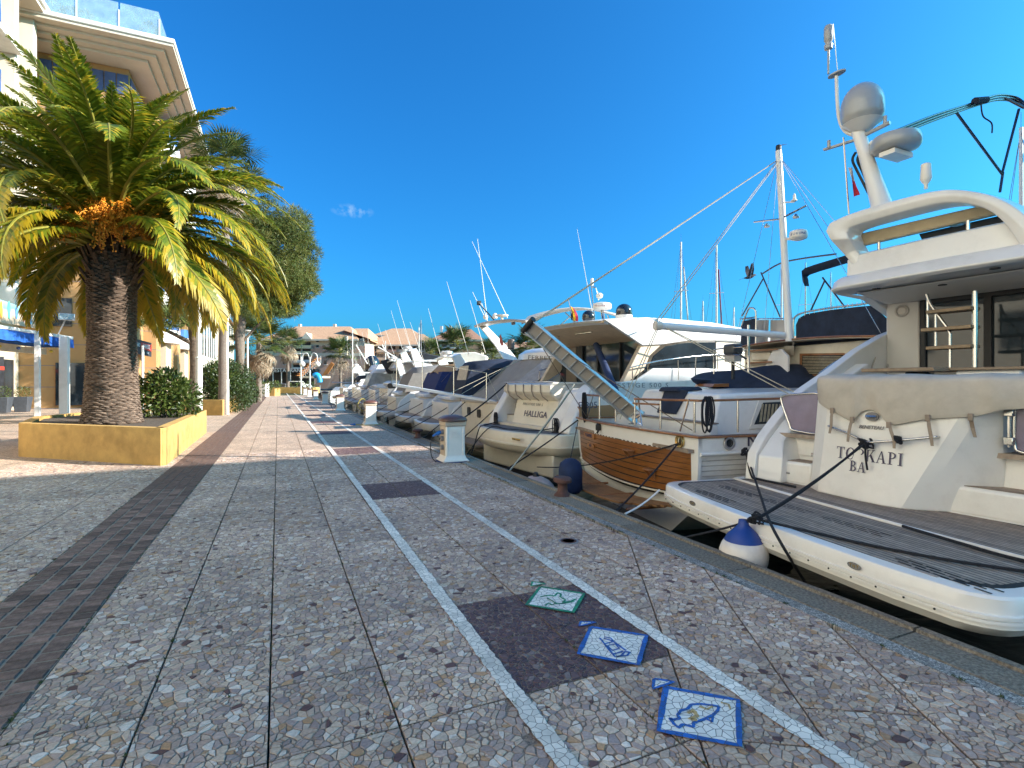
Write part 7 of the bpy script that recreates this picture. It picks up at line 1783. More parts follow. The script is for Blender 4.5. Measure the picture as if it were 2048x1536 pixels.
b = MB(); b.tube([FE.of(1090, 681, 6), FE.of(1200, 683, 6)], .02, 5); b.build('fly_rail', M_steel, fe)
b = MB(); c = FE.of(1022, 690, 2.6); b.loft([[c + FE.p * (x * .17) + FE.f * (y * .1) + UP * z for x, y in ((-1, -1), (1, -1), (1, 1), (-1, 1))] for z in (-.18, 0, .16, .24)]); b.build('outboard_cowl', mat('outboard_brown', (.12, .10, .09), .3), fe, bevel=.06, seg=3)
b = MB(); b.prism([FE.of(px, py, 2.35) for px, py in ((1000, 668), (1003, 674), (1007, 690), (1003, 692), (999, 684))], FE.f * .01); tag(b.build('flag', mat('ensign_red', (.45, .12, .1), .9), None), 'small faded red ensign hanging under the radar arch of the grey cruiser', 'flag')
# boarding gangway with railings
gg = thing('gangway', 'white boarding gangway with four railing posts, tilted up towards the quay', 'gangway', FE(-.3, .6, 1.05))
E0, E1 = FE.of(1000, 808, .35), FE.of(786, 772, -2.75); gd = (E1 - E0).normalized(); gs = V((-gd.y, gd.x, 0)).normalized() * .2
b = MB(); b.hexa([E0 - gs, E0 + gs, E1 + gs, E1 - gs] + [p + UP * .09 for p in (E0 - gs, E0 + gs, E1 + gs, E1 - gs)]); b.build('deck', M_gel, gg, bevel=.01)
tops = []
for t in (.12, .42, .71, .95): b = MB(); p = E0.lerp(E1, t) + gs; b.tube([p + UP * .05, p + UP * .95 + gd * .0 - V((0, 0, 0))], .016, 6); b.build('post', M_steel, gg); tops.append(p + UP * .95)
b = MB(); b.tube([E0 + gs + UP * .1] + tops + [E1 + gs + UP * .1], .012, 5); b.build('hand_rope', M_ropel, gg)
b = MB(); b.lathe([(.09, -.22), (.09, .22)], E1 + gd * .04, 12, axis=gs); b.build('roller', M_black, gg)
for t, q in ((.4, FE(1.9, .8, 2.5)), (.5, FE(1.9, .6, 2.5))): b = MB(); b.tube([E0.lerp(E1, t), q], .008, 5); b.build('lift_rope', M_ropel, gg)
rope_thing(sag(FE(.1, -1.5, 1.05), V((QX2 + .1, 13.6, -.3)), .05), .015, M_rope, 'dark rope from the cream stern with two portholes to the quay')
rope_thing(sag(FE(.1, 1.5, 1.0), V((QX2 + .1, 16.2, -.2)), .05), .015, M_rope, 'dark rope from the far quarter of the grey-tarped cruiser to the quay')
# ================================================================ the boats farther along the quay
def place_gen(c, a=0.0): t = rad(a); return Frame(c, (math.cos(t), math.sin(t)))
def cruiser(c, label, L=10, B=3.4, ang=0, col=None, top=None, topcol=None, hard=False, arch=True, fly=False, stripe=None, z0=.1, aer=2, seed=1, cov=None, sheer=1.15):
    F = place_gen(c, ang); rg = random.Random(seed); hb_ = B / 2; col = col or M_gel
    t = thing('motor_boat', label, 'motor boat', F.o, 'motor boats moored stern to the quay')
    hull(F, t, [(.75, hb_ * .93, sheer * .75, hb_ * .85, -.2), (2.5, hb_, sheer * .9, hb_ * .9, -.2), (L * .55, hb_, sheer * 1.1, hb_ * .82, -.1), (L * .85, hb_ * .6, sheer * 1.3, hb_ * .3, .2), (L, .04, sheer * 1.5, .02, .7)], col)
    ol_ = plat_outline(hb_ * .93, 1.1, .35, .18); b = MB()
    b.loft([[F(.6 + (f - .6) * (1 - i_), p * (1 - i_), z) for f, p in ol_] for i_, z in ((.04, z0 + .02), (0, z0), (0, z0 - .14), (.06, z0 - .26))]); pf = b.build('swim_platform', M_gel, t, smooth=40)
    b = MB(); b.add([F(.6 + (f - .6) * .85, p * .9, z0 + .024) for f, p in ol_], [tuple(range(len(ol_)))]); b.build('platform_teak', M_teak, pf)
    def pr(pts, p0, p1, m, nm, bev=.03): b = MB(); b.prism([F(f, p0, z) for f, z in pts], F.p * (p1 - p0)); return b.build(nm, m, t, bevel=bev)
    pr([(.75, z0), (1.05, sheer * .8), (1.5, sheer * .95), (2.6, sheer * .95), (2.6, z0)], -hb_ * .45, hb_ * .75, M_gelc, 'transom', .06)
    pr([(.98, sheer * .83), (.9, sheer * .95), (1.2, sheer * 1.04), (2.5, sheer * 1.02), (2.5, sheer * .8)], -hb_ * .5, hb_ * .7, M_gel, 'sun_pad', .06)
    for s in (1, -1): pr([(.7, z0), (.95, sheer * .6), (1.5, sheer * 1.0), (3.2, sheer * 1.12), (3.2, z0)], s * hb_ * .97, s * hb_ * .80, M_gel, 'quarter_wing', .04)
    # cabin with raked windscreen
    h = sheer + (.95 if not hard else 1.2)
    for s in (1, -1):
        pr([(3.2, sheer), (3.4, h * .92), (4.6, h * .95), (L * .62, sheer * 1.35), (L * .66, sheer * 1.2), (L * .6, sheer)], s * hb_ * .86, s * hb_ * .78, M_gel, 'cabin_side')
        pr([(3.6, sheer * 1.2), (3.7, h * .87), (4.7, h * .88), (L * .55, sheer * 1.28)], s * hb_ * .87, s * hb_ * .865, M_glass, 'side_window', 0)
    b = MB(); b.slab([[F(L * .62, p, sheer * 1.32), F(4.7, p * .93, h * .95)] for p in (hb_ * .8, 0, -hb_ * .8)], .03); b.build('windscreen', M_glass, t)
    b = MB(); b.loft([[F(L * .6, p, z) for p, z in ((hb_ * .8, sheer), (hb_ * .7, sheer * 1.33), (-hb_ * .7, sheer * 1.33), (-hb_ * .8, sheer))], [F(L * .92, p, z) for p, z in ((hb_ * .3, sheer * 1.3), (hb_ * .2, sheer * 1.4), (-hb_ * .2, sheer * 1.4), (-hb_ * .3, sheer * 1.3))]]); b.build('foredeck', M_gel, t)
    if hard:
        rr = [[F(f, p, z + .1 * (1 - (p / hb_) ** 2)) for f, z in ((2.2, h + .02), (3, h + .12), (5, h + .12), (L * .58, h - .1))] for p in [hb_ * .85 * k / 4 for k in range(4, -5, -1)]]
        b = MB(); b.slab(rr, .07); b.build('hardtop', M_gel, t, smooth=50)
    if top:
        rr = []
        for i in range(9):
            p = hb_ * .9 * (1 - i / 4); zc = h + .55 * (1 - (p / hb_) ** 4) - .1; rr.append([F(1.6, p, zc - .35 - .1 * abs(p)), F(2.0, p, zc - .05), F(3.2, p, zc + .08), F(4.5, p, zc - .1), F(5.0, p, zc - .4)])
        b = MB(); b.slab(rr, .02); b.build('canvas_top', topcol, t, smooth=70)
        if cov:
            b = MB(); b.slab([[F(1.65, p, h + .05), F(1.2 + .0 * p, p * 1.02, sheer * 1.0)] for p in [hb_ * .88 * (1 - i / 4) for i in range(9)]], .015); b.build('rear_curtain', cov, t, smooth=70)
            for s in (1, -1): pr([(1.2, sheer), (1.65, h + .05), (4.6, h + .05), (4.6, sheer)], s * hb_ * .9, s * hb_ * .885, cov, 'side_curtain', 0)
    if fly:
        b = MB(); b.loft([[F(f + df, p, z) for f, z in ((2.3, h + .1), (2.1, h + .25), (2.4, h + .7), (5.5, h + .95), (6.6, h + .6), (6.6, h + .1))] for p, df in ((hb_ * .85, .3), (hb_ * .5, 0), (-hb_ * .5, 0), (-hb_ * .85, .3))]); b.build('flybridge', M_gel, t, smooth=35)
    if arch:
        for s in (1, -1): pr([(2.6, sheer * 1.1), (2.1, h + .75), (2.5, h + .85), (3.5, sheer * 1.15)], s * hb_ * .92, s * hb_ * .82, M_gel, 'arch_leg')
        b = MB(); b.slab([[F(2.05, p, h + .72 + .08 * (1 - (p / hb_) ** 2)), F(2.5, p, h + .86 + .08 * (1 - (p / hb_) ** 2))] for p in (hb_ * .92, hb_ * .4, 0, -hb_ * .4, -hb_ * .92)], .06); ar = b.build('arch_top', M_gel, t)
        b = MB(); b.lathe([(.2, 0), (.27, .05), (.27, .16), (.12, .2)], F(2.3, 0, h + .9), 16); b.build('radar', M_domew, ar, smooth=50)
        satdome(ar, F(2.3, hb_ * .5, h + .85), .16, .3, M_domew)
    for k in range(aer):
        p = hb_ * (.7 - 1.4 * k / max(1, aer - 1)); b = MB(); b.tube([F(2.3, p, h + .7), F(1.7 - .4 * rg.random(), p, h + 2.6 + 1.3 * rg.random())], [.015, .008], 5); b.build('whip_aerial', M_domew, t)
    if stripe: 
        for s in (1, -1): b = MB(); b.slab([[F(f, s * (y + .012), z) for z in zz] for f, y, zz in ((1.2, hb_ * .955, (sheer * .5, sheer * .62)), (2.5, hb_, (sheer * .6, sheer * .74)), (L * .55, hb_, (sheer * .75, sheer * .9)))], tuple(F.p * (-s * .01))); b.build('hull_stripe', stripe, t)
    b = MB(); pts = [F(L * .5, -hb_ * .98, sheer * 1.1 + .5), F(L * .75, -hb_ * .75, sheer * 1.25 + .55), F(L * .98, -.1, sheer * 1.5 + .5)]; b.tube(smooth_path(pts, 3), .016, 5); b.tube([F(L * .5, -hb_ * .98, sheer * 1.1 + .5), F(L * .47, -hb_ * .98, sheer * 1.05)], .014, 5); b.tube([F(L * .75, -hb_ * .75, sheer * 1.25), F(L * .75, -hb_ * .75, sheer * 1.25 + .55)], .014, 5); b.build('bow_rail', M_steel, t)
    for s in (1, -1):
        b = MB(); b.lathe([(.05, -.3), (.12, -.24), (.13, .2), (.05, .3), (.02, .34)], F(2.5 + s, s * (hb_ + .12), .25), 10); tag(b.build('fender', M_fend, None, smooth=50), 'white sausage fender along the %s side of the %s' % ('far' if s > 0 else 'near', ' '.join(label.split()[:7])), 'fender', 'fenders along the moored boats')
        rope_thing(sag(F(.9, s * hb_ * .8, sheer * .7), V((QX2 + .1, F.o.y + s * (hb_ * .5 + .3), -.25)), .05), .016, M_rope, 'dark mooring rope at the %s quarter of the %s' % ('far' if s > 0 else 'near', ' '.join(label.split()[:7])))
    return t, F, h
M_tanc = mat('tan_bimini', (.40, .26, .15), .85, var=.1); M_bluec2 = mat('royal_canvas', (.02, .03, .12), .85, var=.2); M_greyc = mat('grey_canvas', (.22, .20, .18), .85, var=.12, dirt=.2); M_greyh = mat('grey_hull', (.26, .26, .26), .25, coat=.4, var=.06); M_blk2 = mat('charcoal_canvas', (.035, .037, .042), .85, var=.2); M_palev = mat('pale_vinyl', (.46, .46, .44), .25, var=.2, scale=3)
t5, F5, h5 = cruiser((5.15, 20.4), 'white sports cruiser with navy canvas cockpit tent and clear window', 10.5, 3.4, ang=-4, top=True, topcol=M_navy, cov=M_navy, arch=False, z0=.12, seed=2)
b = MB(); b.prism([F5.of(px, py, 1.15) for px, py in ((920, 733), (938, 731), (932, 760), (914, 760))], -F5.f * .01); b.build('tent_window', mat('hazy_vinyl', (.42, .36, .30), .3, var=.35, scale=9), t5)
cruiser((5.3, 24.9), 'white cruiser with tan bimini over a royal blue cockpit cover', 10, 3.6, ang=-3, top=True, topcol=M_tanc, cov=M_bluec2, arch=True, z0=.1, seed=3, aer=1)
cruiser((5.0, 29.3), 'white cruiser with grey canopy, cushioned sunpad and rounded stern quarters', 10, 3.5, ang=-3, top=True, topcol=M_greyc, cov=M_greyc, arch=False, z0=.12, seed=4, aer=2, col=M_gelc)
cruiser((5.4, 34.0), 'grey-hulled sports yacht with white topsides and dark slit window', 13, 4.0, ang=-2, col=M_greyh, hard=True, arch=True, z0=.25, seed=5, sheer=1.7, aer=2)
cruiser((5.5, 39.2), 'flybridge yacht with charcoal bimini cover and two long outriggers', 13, 4.2, ang=-2, fly=True, arch=True, z0=.2, seed=6, sheer=1.5, top=False, aer=2)
cruiser((5.3, 44.4), 'white cruiser with pale clear vinyl rear curtain', 11, 3.8, ang=-2, top=True, topcol=M_gelc, cov=M_palev, arch=False, z0=.2, seed=7, sheer=1.4, aer=1)
cruiser((5.6, 49.6), 'flybridge cruiser with dinghy stowed on its roof beside the wooden staircase', 12, 4.2, ang=-1, fly=True, arch=False, z0=.2, seed=8, sheer=1.6)
cruiser((5.5, 55.0), 'low white day boat with charcoal canvas, near the far end of the quay', 9, 3.4, ang=0, top=True, topcol=M_blk2, arch=False, z0=.15, seed=9, sheer=1.0)
cruiser((5.6, 60.2), 'farthest white cruiser beyond the last pedestals', 11, 3.8, ang=0, hard=True, arch=True, z0=.2, seed=10, sheer=1.4)
# extra rigs seen above the row
def cover_shape(name, label, pts, w_, dep, m, cat='boat cover'):
    b = MB(); b.prism([aw(px, py, w_) for px, py in pts], FW * dep); return tag(b.build(name, m, None, bevel=.08, seg=3), label, cat)
cover_shape('boat_cover', 'long charcoal canvas cover over a flybridge in the middle of the row', [(760, 722), (800, 712), (850, 706), (880, 712), (872, 735), (820, 742), (775, 748)], 40, 2.5, M_blk2)
cover_shape('boat_cover', 'white curved canopy cover above the tan bimini boat', [(856, 722), (900, 706), (950, 704), (975, 712), (970, 728), (920, 730), (870, 735)], 36, 2.0, M_gelc)
fb_ = thing('motor_boat', 'flybridge boat with wide beige bimini top behind the HALLIGA domes', 'motor boat', aw(1140, 765, 24), 'motor boats moored stern to the quay')
rr = []
for i in range(11):
    u = i / 10; x = 1043 + 200 * u; y = 626 + 8 * (2 * u - 1) ** 2 - 12 * math.sin(PI * u); rr.append([aw(x, y + 12 * (1 - u) ** 3, 22), aw(x + 14, y - 2 + 5 * u, 23.2), aw(x + 25, y + 4, 24.4)])
b = MB(); b.slab(rr, .06); b.build('bimini_top', M_canvas, fb_, smooth=60)
b = MB()
for a_, c_ in (((1095, 672), (1150, 625)), ((1130, 625), (1170, 662)), ((1215, 630), (1225, 660)), ((1060, 640), (1090, 690))): b.tube([aw(*a_, 23), aw(*c_, 23)], .025, 6)
b.build('bimini_frame', M_steel, fb_)
Fb = Frame((aw(1080, 765, 22).x - 1, aw(1080, 765, 22).y + 4.5), (1, 0))
hull(Fb, fb_, [(0, 1.9, 1.4, 1.8, -.3), (6, 2.1, 1.7, 1.8, -.2), (11, 1.0, 2.0, .5, .2), (12.5, .05, 2.2, .03, .8)]); b = MB(); b.loft([[Fb(2, 1.7, 1.4), Fb(2, -1.7, 1.4), Fb(9, -1.5, 1.6), Fb(9, 1.5, 1.6)], [Fb(2.5, 1.6, 2.7), Fb(2.5, -1.6, 2.7), Fb(7, -1.4, 2.8), Fb(7, 1.4, 2.8)]]); b.build('cabin', M_gel, fb_, bevel=.05)
for px, w_, lab in ((678, 52, 'black ball dome on a flybridge aerial mast left of the charcoal cover'),):
    t = thing('satellite_dome', lab, 'dome', aw(744, 737, w_)); c = aw(744, 737, w_); satdome(t, c - UP * .3, .75, 1.6, M_domek, 'shell'); b = MB(); b.tube([c, c - UP * 1.2], .12, 8); b.build('pedestal', M_domew, t)
for i, (a_, c_, w_, lab) in enumerate((((756, 694), (800, 720), 40, 'left one of two white outrigger poles angled over the charcoal cover'), ((764, 690), (797, 748), 41, 'right one of two white outrigger poles angled over the charcoal cover'), ((712, 690), (735, 728), 48, 'short white pole leaning above the flybridge boats'))):
    b = MB(); b.tube([aw(*a_, w_), aw(*c_, w_)], .06, 6); tag(b.build('outrigger_pole', M_domew, None), lab, 'pole', 'outrigger poles')

# sailing boats across the basin: hull, mast, spreaders, stays
def sailboat(px, ytop, w_, label, ybase=745, r=.09, boom=True, colm=None, furl=None, L=11):
    base = aw(px, 765, w_); base.z = WZ; H_ = aw(px, ytop, w_).z; t = thing('sailing_boat', label, 'sailing boat', base, 'sailing boats across the basin')
    F = Frame((base.x, base.y), (.8, .6)); b = MB(); rings = []
    for f, hb_, zs in ((-L * .45, 1.1, .5), (-L * .2, 1.7, .45), (.1 * L, 1.7, .5), (.38 * L, .9, .65), (.55 * L, .05, .85)): rings.append([F(f, hb_, zs), F(f, hb_ * .7, WZ - .1), F(f, -hb_ * .7, WZ - .1), F(f, -hb_, zs)])
    b.loft(rings); b.build('hull', M_gel, t, smooth=50)
    b = MB(); b.loft([[F(-3, 1, .5), F(-3, -1, .5), F(2.5, -.7, .55), F(2.5, .7, .55)], [F(-2.6, .8, 1.0), F(-2.6, -.8, 1.0), F(1.6, -.5, .9), F(1.6, .5, .9)]]); b.build('coachroof', M_gel, t, bevel=.05)
    b = MB(); b.tube([F(0, 0, .6), F(0, 0, H_)], [r, r * .75], 8); m_ = b.build('mast', colm or M_domew, t, smooth=60)
    b = MB()
    for k in (.38, .68): z = .6 + (H_ - .6) * k; b.tube([F(0, -1.1 * (1.2 - k), z), F(0, 1.1 * (1.2 - k), z)], .025, 5)
    b.build('spreader', M_domew, m_)
    b = MB()
    for q in (F(L * .53, 0, .85), F(-L * .44, 0, .6), F(0, 1.65, .5), F(0, -1.65, .5)): b.tube([F(0, 0, H_ - .1), q], .012, 4)
    b.build('stay', M_letterg, t)
    if furl: b = MB(); b.tube([F(L * .1, 0, H_ * .86), F(L * .52, 0, 1.0)], .06, 6); b.build('furled_sail', furl, t)
    b = MB(); b.tube([F(0, 0, 1.6), F(-4, 0, 1.7)], .07, 6); b.build('boom', M_navy, t)
    b = MB(); b.tube([F(0, 0, H_), F(.0, .0, H_ + .7)], .01, 4); b.build('masthead_aerial', M_letterg, m_)
    return t
sailboat(1362, 484, 44, 'sailing boat with tall white mast left of the two behind the boom', furl=M_domew)
sailboat(1433, 490, 44, 'sailing boat with white mast and dark red forestay behind the boom', furl=mat('red_sailcover', (.25, .02, .03), .8))
sailboat(1406, 602, 62, 'sailing boat whose short mast rises between the two tall ones')
sailboat(1468, 615, 60, 'sailing boat with short mast right of the red forestay')
sailboat(1442, 640, 75, 'distant sailing boat with low mast beside the short one')
sailboat(1563, 525, 46, 'sailing boat with mast seen just left of the trawler mast')
sailboat(1611, 525, 48, 'sailing boat with mast behind the rolled navy bimini', colm=M_steel)
sailboat(1662, 545, 52, 'sailing boat with mast near the yacht overhang tip', colm=M_steel)
sailboat(2042, 255, 24, 'sailing boat with white mast at the right picture edge', r=.1)
sailboat(842, 640, 80, 'sailing boat with thin mast in front of the gabled house', colm=M_letterg); sailboat(838, 655, 84, 'sailing boat with shorter mast close to the thin one by the gabled house')
sailboat(705, 660, 78, 'sailing boat with mast in front of the arched apartment block'); sailboat(771, 682, 90, 'sailing boat with low mast in front of the brown-roofed block')
# ================================================================ FAR END OF THE BASIN
M_pinkw = mat('pink_stucco', (.58, .36, .26), .9, var=.06, scale=.6)
M_palew = mat('pale_stucco', (.66, .57, .43), .9, var=.06, scale=.6)
M_yelw = mat('yellow_stucco', (.74, .60, .34), .9, var=.05, scale=.6)
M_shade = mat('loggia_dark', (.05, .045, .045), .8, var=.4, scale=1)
M_roof2 = mat('brown_roof', (.34, .17, .10), .9, var=.25, scale=2, bump=.6, bscale=10)
M_rust2 = mat('rust_stair', (.42, .16, .04), .7, var=.2, scale=2)
def fq(px0, px1, y0, y1, w_, dep, m, nm, par, bev=0):
    A_, B_, C_, D_ = aw(px0, y1, w_), aw(px1, y1, w_), aw(px1, y0, w_), aw(px0, y0, w_)
    b = MB(); b.prism([A_, B_, C_, D_], FW * dep); return b.build(nm, m, par, bevel=bev)
def froof(px0, px1, yb, yt, w_, over, m, par, ridge=.25, dep=14):
    A_, B_ = aw(px0, yb, w_ - over), aw(px1, yb, w_ - over); C_, D_ = A_ + FW * (dep + 2 * over), B_ + FW * (dep + 2 * over); h_ = aw(px0, yt, w_ + dep / 2).z - A_.z
    R0 = A_.lerp(B_, ridge).lerp(C_.lerp(D_, ridge), .5) + UP * h_; R1 = A_.lerp(B_, 1 - ridge).lerp(C_.lerp(D_, 1 - ridge), .5) + UP * h_
    b = MB(); b.add([A_, B_, D_, C_, R0, R1], [(0, 1, 5, 4), (1, 2, 5), (2, 3, 4, 5), (3, 0, 4), (3, 2, 1, 0)]); o = b.build('roof', m, par)
    b = MB(); b.prism([A_ - UP * .35, B_ - UP * .35, B_, A_], FW * .2); b.build('fascia', M_palew, par); return o
g1 = thing('apartment_building', 'pink and cream apartment block with arched loggias and terracotta roof closing the promenade', 'building', aw(620, 765, 118))
FWD = 116
fq(512, 730, 712, 778, FWD, 12, M_pinkw, 'wall', g1); fq(512, 730, 677, 706, FWD + .05, 12, M_palew, 'wall', g1); fq(512, 730, 706, 712, FWD - .1, 12, M_palew, 'cornice', g1)
fq(512, 730, 692, 712, FWD, 12, M_pinkw, 'wall', g1)
froof(520, 716, 678, 653, FWD, 1.4, M_roof, g1, .2); froof(668, 736, 677, 657, FWD + 3, 1.4, M_roof, g1, .3)
for px in (598, 668): fq(px - 2, px + 3, 648, 660, FWD + 8, .8, M_palew, 'chimney', g1)
# right-hand wing, turned to the sun
b = MB(); A_, B_ = aw(730, 765, FWD), aw(779, 765, FWD + 38); bz = lambda y: aw(730, y, FWD).z
b.hexa([V((A_.x, A_.y, 0)), V((B_.x, B_.y, 0)), V((B_.x, B_.y, 0)) + FW * 8 - RT * 6, V((A_.x, A_.y, 0)) + FW * 8 - RT * 6] + [V((p.x, p.y, bz(680))) for p in (A_, B_)] + [V((p.x, p.y, bz(680))) + FW * 8 - RT * 6 for p in (B_, A_)]); b.build('side_wing', M_yelw, g1)
wd = (B_ - A_); wd.z = 0; wl_ = wd.length; wd.normalize(); wn = V((wd.y, -wd.x, 0))
for j in range(4):
    for k in range(7): b = MB(); c = V((A_.x, A_.y, 1.8 + j * 2.7)) + wd * (3 + k * 5.2) + wn * .03; b.box(c, (1.5, .08, 1.5), math.atan2(wd.y, wd.x)); b.build('window', M_glass, g1)
b = MB(); e0_, e1_ = V((A_.x, A_.y, bz(679))) + wn * 1.4 - wd * 1.5, V((B_.x, B_.y, bz(679))) + wn * 1.4; r0, r1 = e0_ - wn * 7 + UP * 2.4 + wd * 4, e1_ - wn * 7 + UP * 2.4
b.add([e0_, e1_, r1, r0, e0_ - UP * .3, e1_ - UP * .3], [(0, 1, 2, 3), (4, 5, 1, 0)]); b.build('roof', M_roof, g1)
fq(689, 694, 672, 710, FWD - 2, .8, M_palew, 'column', g1)
for px in (524, 578, 628):
    fq(px, px + 1.2, 690, 770, FWD - .12, .2, M_pinkw, 'downpipe', g1)
for px0, px1 in ((526, 545), (586, 601), (605, 621)):            # loggia bays
    for j, (y0, y1) in enumerate(((684, 695), (697, 707), (709, 724), (729, 739))):
        if j == 2:
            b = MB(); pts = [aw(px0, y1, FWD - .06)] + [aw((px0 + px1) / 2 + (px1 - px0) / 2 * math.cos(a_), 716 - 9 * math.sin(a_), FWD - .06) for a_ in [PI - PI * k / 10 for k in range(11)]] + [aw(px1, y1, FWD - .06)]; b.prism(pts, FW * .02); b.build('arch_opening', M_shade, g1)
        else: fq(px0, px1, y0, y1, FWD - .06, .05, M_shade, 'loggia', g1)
        fq(px0 - 1, px1 + 1, y1 - 4.5, y1 + 1, FWD - .9, .12, M_yelw if j < 2 else M_whitep, 'balcony_front', g1); fq(px0 - 1, px1 + 1, y1 + .5, y1 + 2, FWD - .9, .9, M_palew, 'balcony_slab', g1)
    fq(px0 - 3, px0 - 1.2, 684, 750, FWD - .5, .5, M_palew, 'pier', g1)
b = MB(); b.prism([aw(602, 678, FWD - 1.6), aw(623, 678, FWD - 1.6), aw(612, 665, FWD - 1.6)], FW * 5); b.build('dormer', M_palew, g1)
for px, y0, y1 in ((632, 675, 684), (645, 675, 681), (664, 675, 681), (632, 690, 695), (645, 690, 699), (645, 703, 713), (664, 690, 697), (664, 703, 711), (566, 723, 729), (632, 706, 712), (648, 721, 729), (562, 695, 705), (562, 708, 716)):
    fq(px, px + 5.5, y0, y1, FWD - .05, .04, M_glass, 'window', g1); fq(px - .8, px + 6.3, y1, y1 + 1, FWD - .2, .25, M_whitep, 'sill', g1)
# restaurant front below
rs = thing('restaurant_terrace', 'dark awning and terrace of a restaurant under the arched apartment block', 'restaurant', aw(560, 765, 108))
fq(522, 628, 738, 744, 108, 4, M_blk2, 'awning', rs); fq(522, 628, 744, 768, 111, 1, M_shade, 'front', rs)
for px in (526, 545, 562, 580, 600, 618): fq(px, px + 1.2, 744, 770, 108, .2, M_whitep, 'post', rs)
put_text('lettering', 'RESTAURANT', 1.1, aw(575, 741, 107.9), RT, UP, M_signw, rs)
# second and third blocks
g2 = thing('apartment_building', 'low brown-roofed apartment block with wide balconies right of the arched block', 'building', aw(810, 765, 125))
fq(726, 868, 688, 778, 125, 12, M_palew, 'wall', g2); froof(722, 872, 689, 668, 125, 1.5, M_roof, g2, .25); fq(735, 800, 668, 676, 134, 4, M_pinkw, 'attic', g2); froof(745, 840, 670, 657, 134, 1, M_roof, g2, .3, 10)
for j, (y0, y1) in enumerate(((692, 702), (708, 718), (724, 734))):
    for k in range(6):
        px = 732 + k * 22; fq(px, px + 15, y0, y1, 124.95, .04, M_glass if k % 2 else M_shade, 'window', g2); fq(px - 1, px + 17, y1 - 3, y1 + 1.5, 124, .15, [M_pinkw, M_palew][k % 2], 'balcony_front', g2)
    fq(728, 864, y1 + 1.5, y1 + 2.6, 124, 1, M_palew, 'balcony_slab', g2)
g3 = thing('house', 'pale gabled house with hipped brown roof and balconies behind the fan palms', 'building', aw(920, 765, 112))
fq(866, 962, 678, 778, 112, 12, M_palew, 'wall', g3); fq(925, 962, 684, 778, 111.8, 1, mat('terracotta_stucco', (.58, .34, .20), .9, var=.06), 'wall', g3); froof(860, 968, 679, 658, 112, 1.3, M_roof2, g3, .3)
for px in (880, 898): fq(px, px + 5, 652, 664, 118, .8, M_whitep, 'chimney', g3)
for y0 in (684, 702, 720):
    for px in (870, 884, 900): fq(px, px + 9, y0, y0 + 10, 111.95, .04, M_glass, 'window', g3)
    fq(867, 924, y0 + 10, y0 + 13, 110.8, 1.2, M_whitep, 'balcony', g3)
g4 = thing('apartment_building', 'long pale block seen low between the boats beyond the palms', 'building', aw(1080, 765, 130))
fq(955, 1290, 694, 778, 130, 12, M_palew, 'wall', g4); froof(950, 1296, 695, 684, 130, 1.4, M_roof2, g4, .2)
for k in range(18):
    for y0 in (700, 714, 728): fq(965 + k * 18, 974 + k * 18, y0, y0 + 8, 129.95, .04, M_glass, 'window', g4)
g5 = thing('apartment_building', 'distant low block with reddish roof behind the masts', 'building', aw(1500, 765, 190))
fq(1280, 2300, 690, 778, 190, 14, M_palew, 'wall', g5); froof(1270, 2310, 691, 672, 190, 1.5, M_roof, g5, .2)
for k in range(30): 
    for y0 in (700, 716, 732): fq(1292 + k * 33, 1304 + k * 33, y0, y0 + 9, 189.9, .05, M_glass, 'window', g5)
# staircase
st = thing('staircase', 'rust orange outdoor staircase with white railing rising to the right', 'staircase', aw(610, 765, 92))
b = MB(); b.prism([aw(596, 752, 92), aw(602, 752, 92), aw(640, 716, 92), aw(634, 716, 92)], FW * .25); b.build('stringer', M_rust2, st)
b = MB(); b.prism([aw(642, 753, 90), aw(655, 748, 90), aw(668, 728, 90), aw(662, 724, 90)], FW * .3); b.build('stringer', M_rust2, st)
for k in range(12): b = MB(); c = aw(599 + 3.3 * k, 751 - 3.1 * k, 91.8); b.box(c, (.3, 2.6, .12), -TH); b.build('step', M_rust2, st)
for k in range(12): b = MB(); c = aw(604 + 3.4 * k, 757 - 2.9 * k, 91); b.tube([c, c + UP * 1.1], .04, 4); b.build('baluster', M_whitep, st)
b = MB(); b.tube([aw(604, 745, 91), aw(642, 712, 91)], .05, 5); b.build('hand_rail', M_whitep, st)
fq(598, 645, 752, 756, 92, 4, M_palew, 'landing', st)
# small things at the end of the promenade
for i, (px, w_, col, lab) in enumerate(((596, 97, (.8, .77, .7), 'white parked van at the end of the promenade, left one'), (608, 99, (.75, .73, .7), 'white parked car right of the van at the end of the promenade'), (566, 100, (.10, .10, .11), 'dark parked car under the restaurant awning'))):
    p = gp(px, w_); t = thing('parked_car', lab, 'car', p, 'vehicles parked at the promenade end'); Fc = Frame((p.x, p.y), (RT.x, RT.y)); hh = 1.9 if i == 0 else 1.45; m_ = mat('car_paint_%d' % i if False else ('van_white', 'car_white', 'car_dark')[i], col, .3, coat=.5)
    b = MB(); b.prism([Fc(f, .85, z) for f, z in ((-2.1, .3), (2.1, .3), (2.1, .75), (1.3, .85), (.7, hh), (-1.6, hh), (-2.1, .9))], -Fc.p * 1.7); b.build('body', m_, t, bevel=.08)
    b = MB(); b.prism([Fc(f, -.86, z) for f, z in ((1.1, .9), (.6, hh - .12), (-1.4, hh - .12), (-1.7, .95))], -Fc.p * .01); b.build('window', M_glass, t)
    for f in (-1.3, 1.3):
        for s in (1, -1): b = MB(); b.lathe([(.32, -.1), (.32, .1)], Fc(f, s * .8, .32), 14, axis=Fc.p); b.build('wheel', M_black, t)
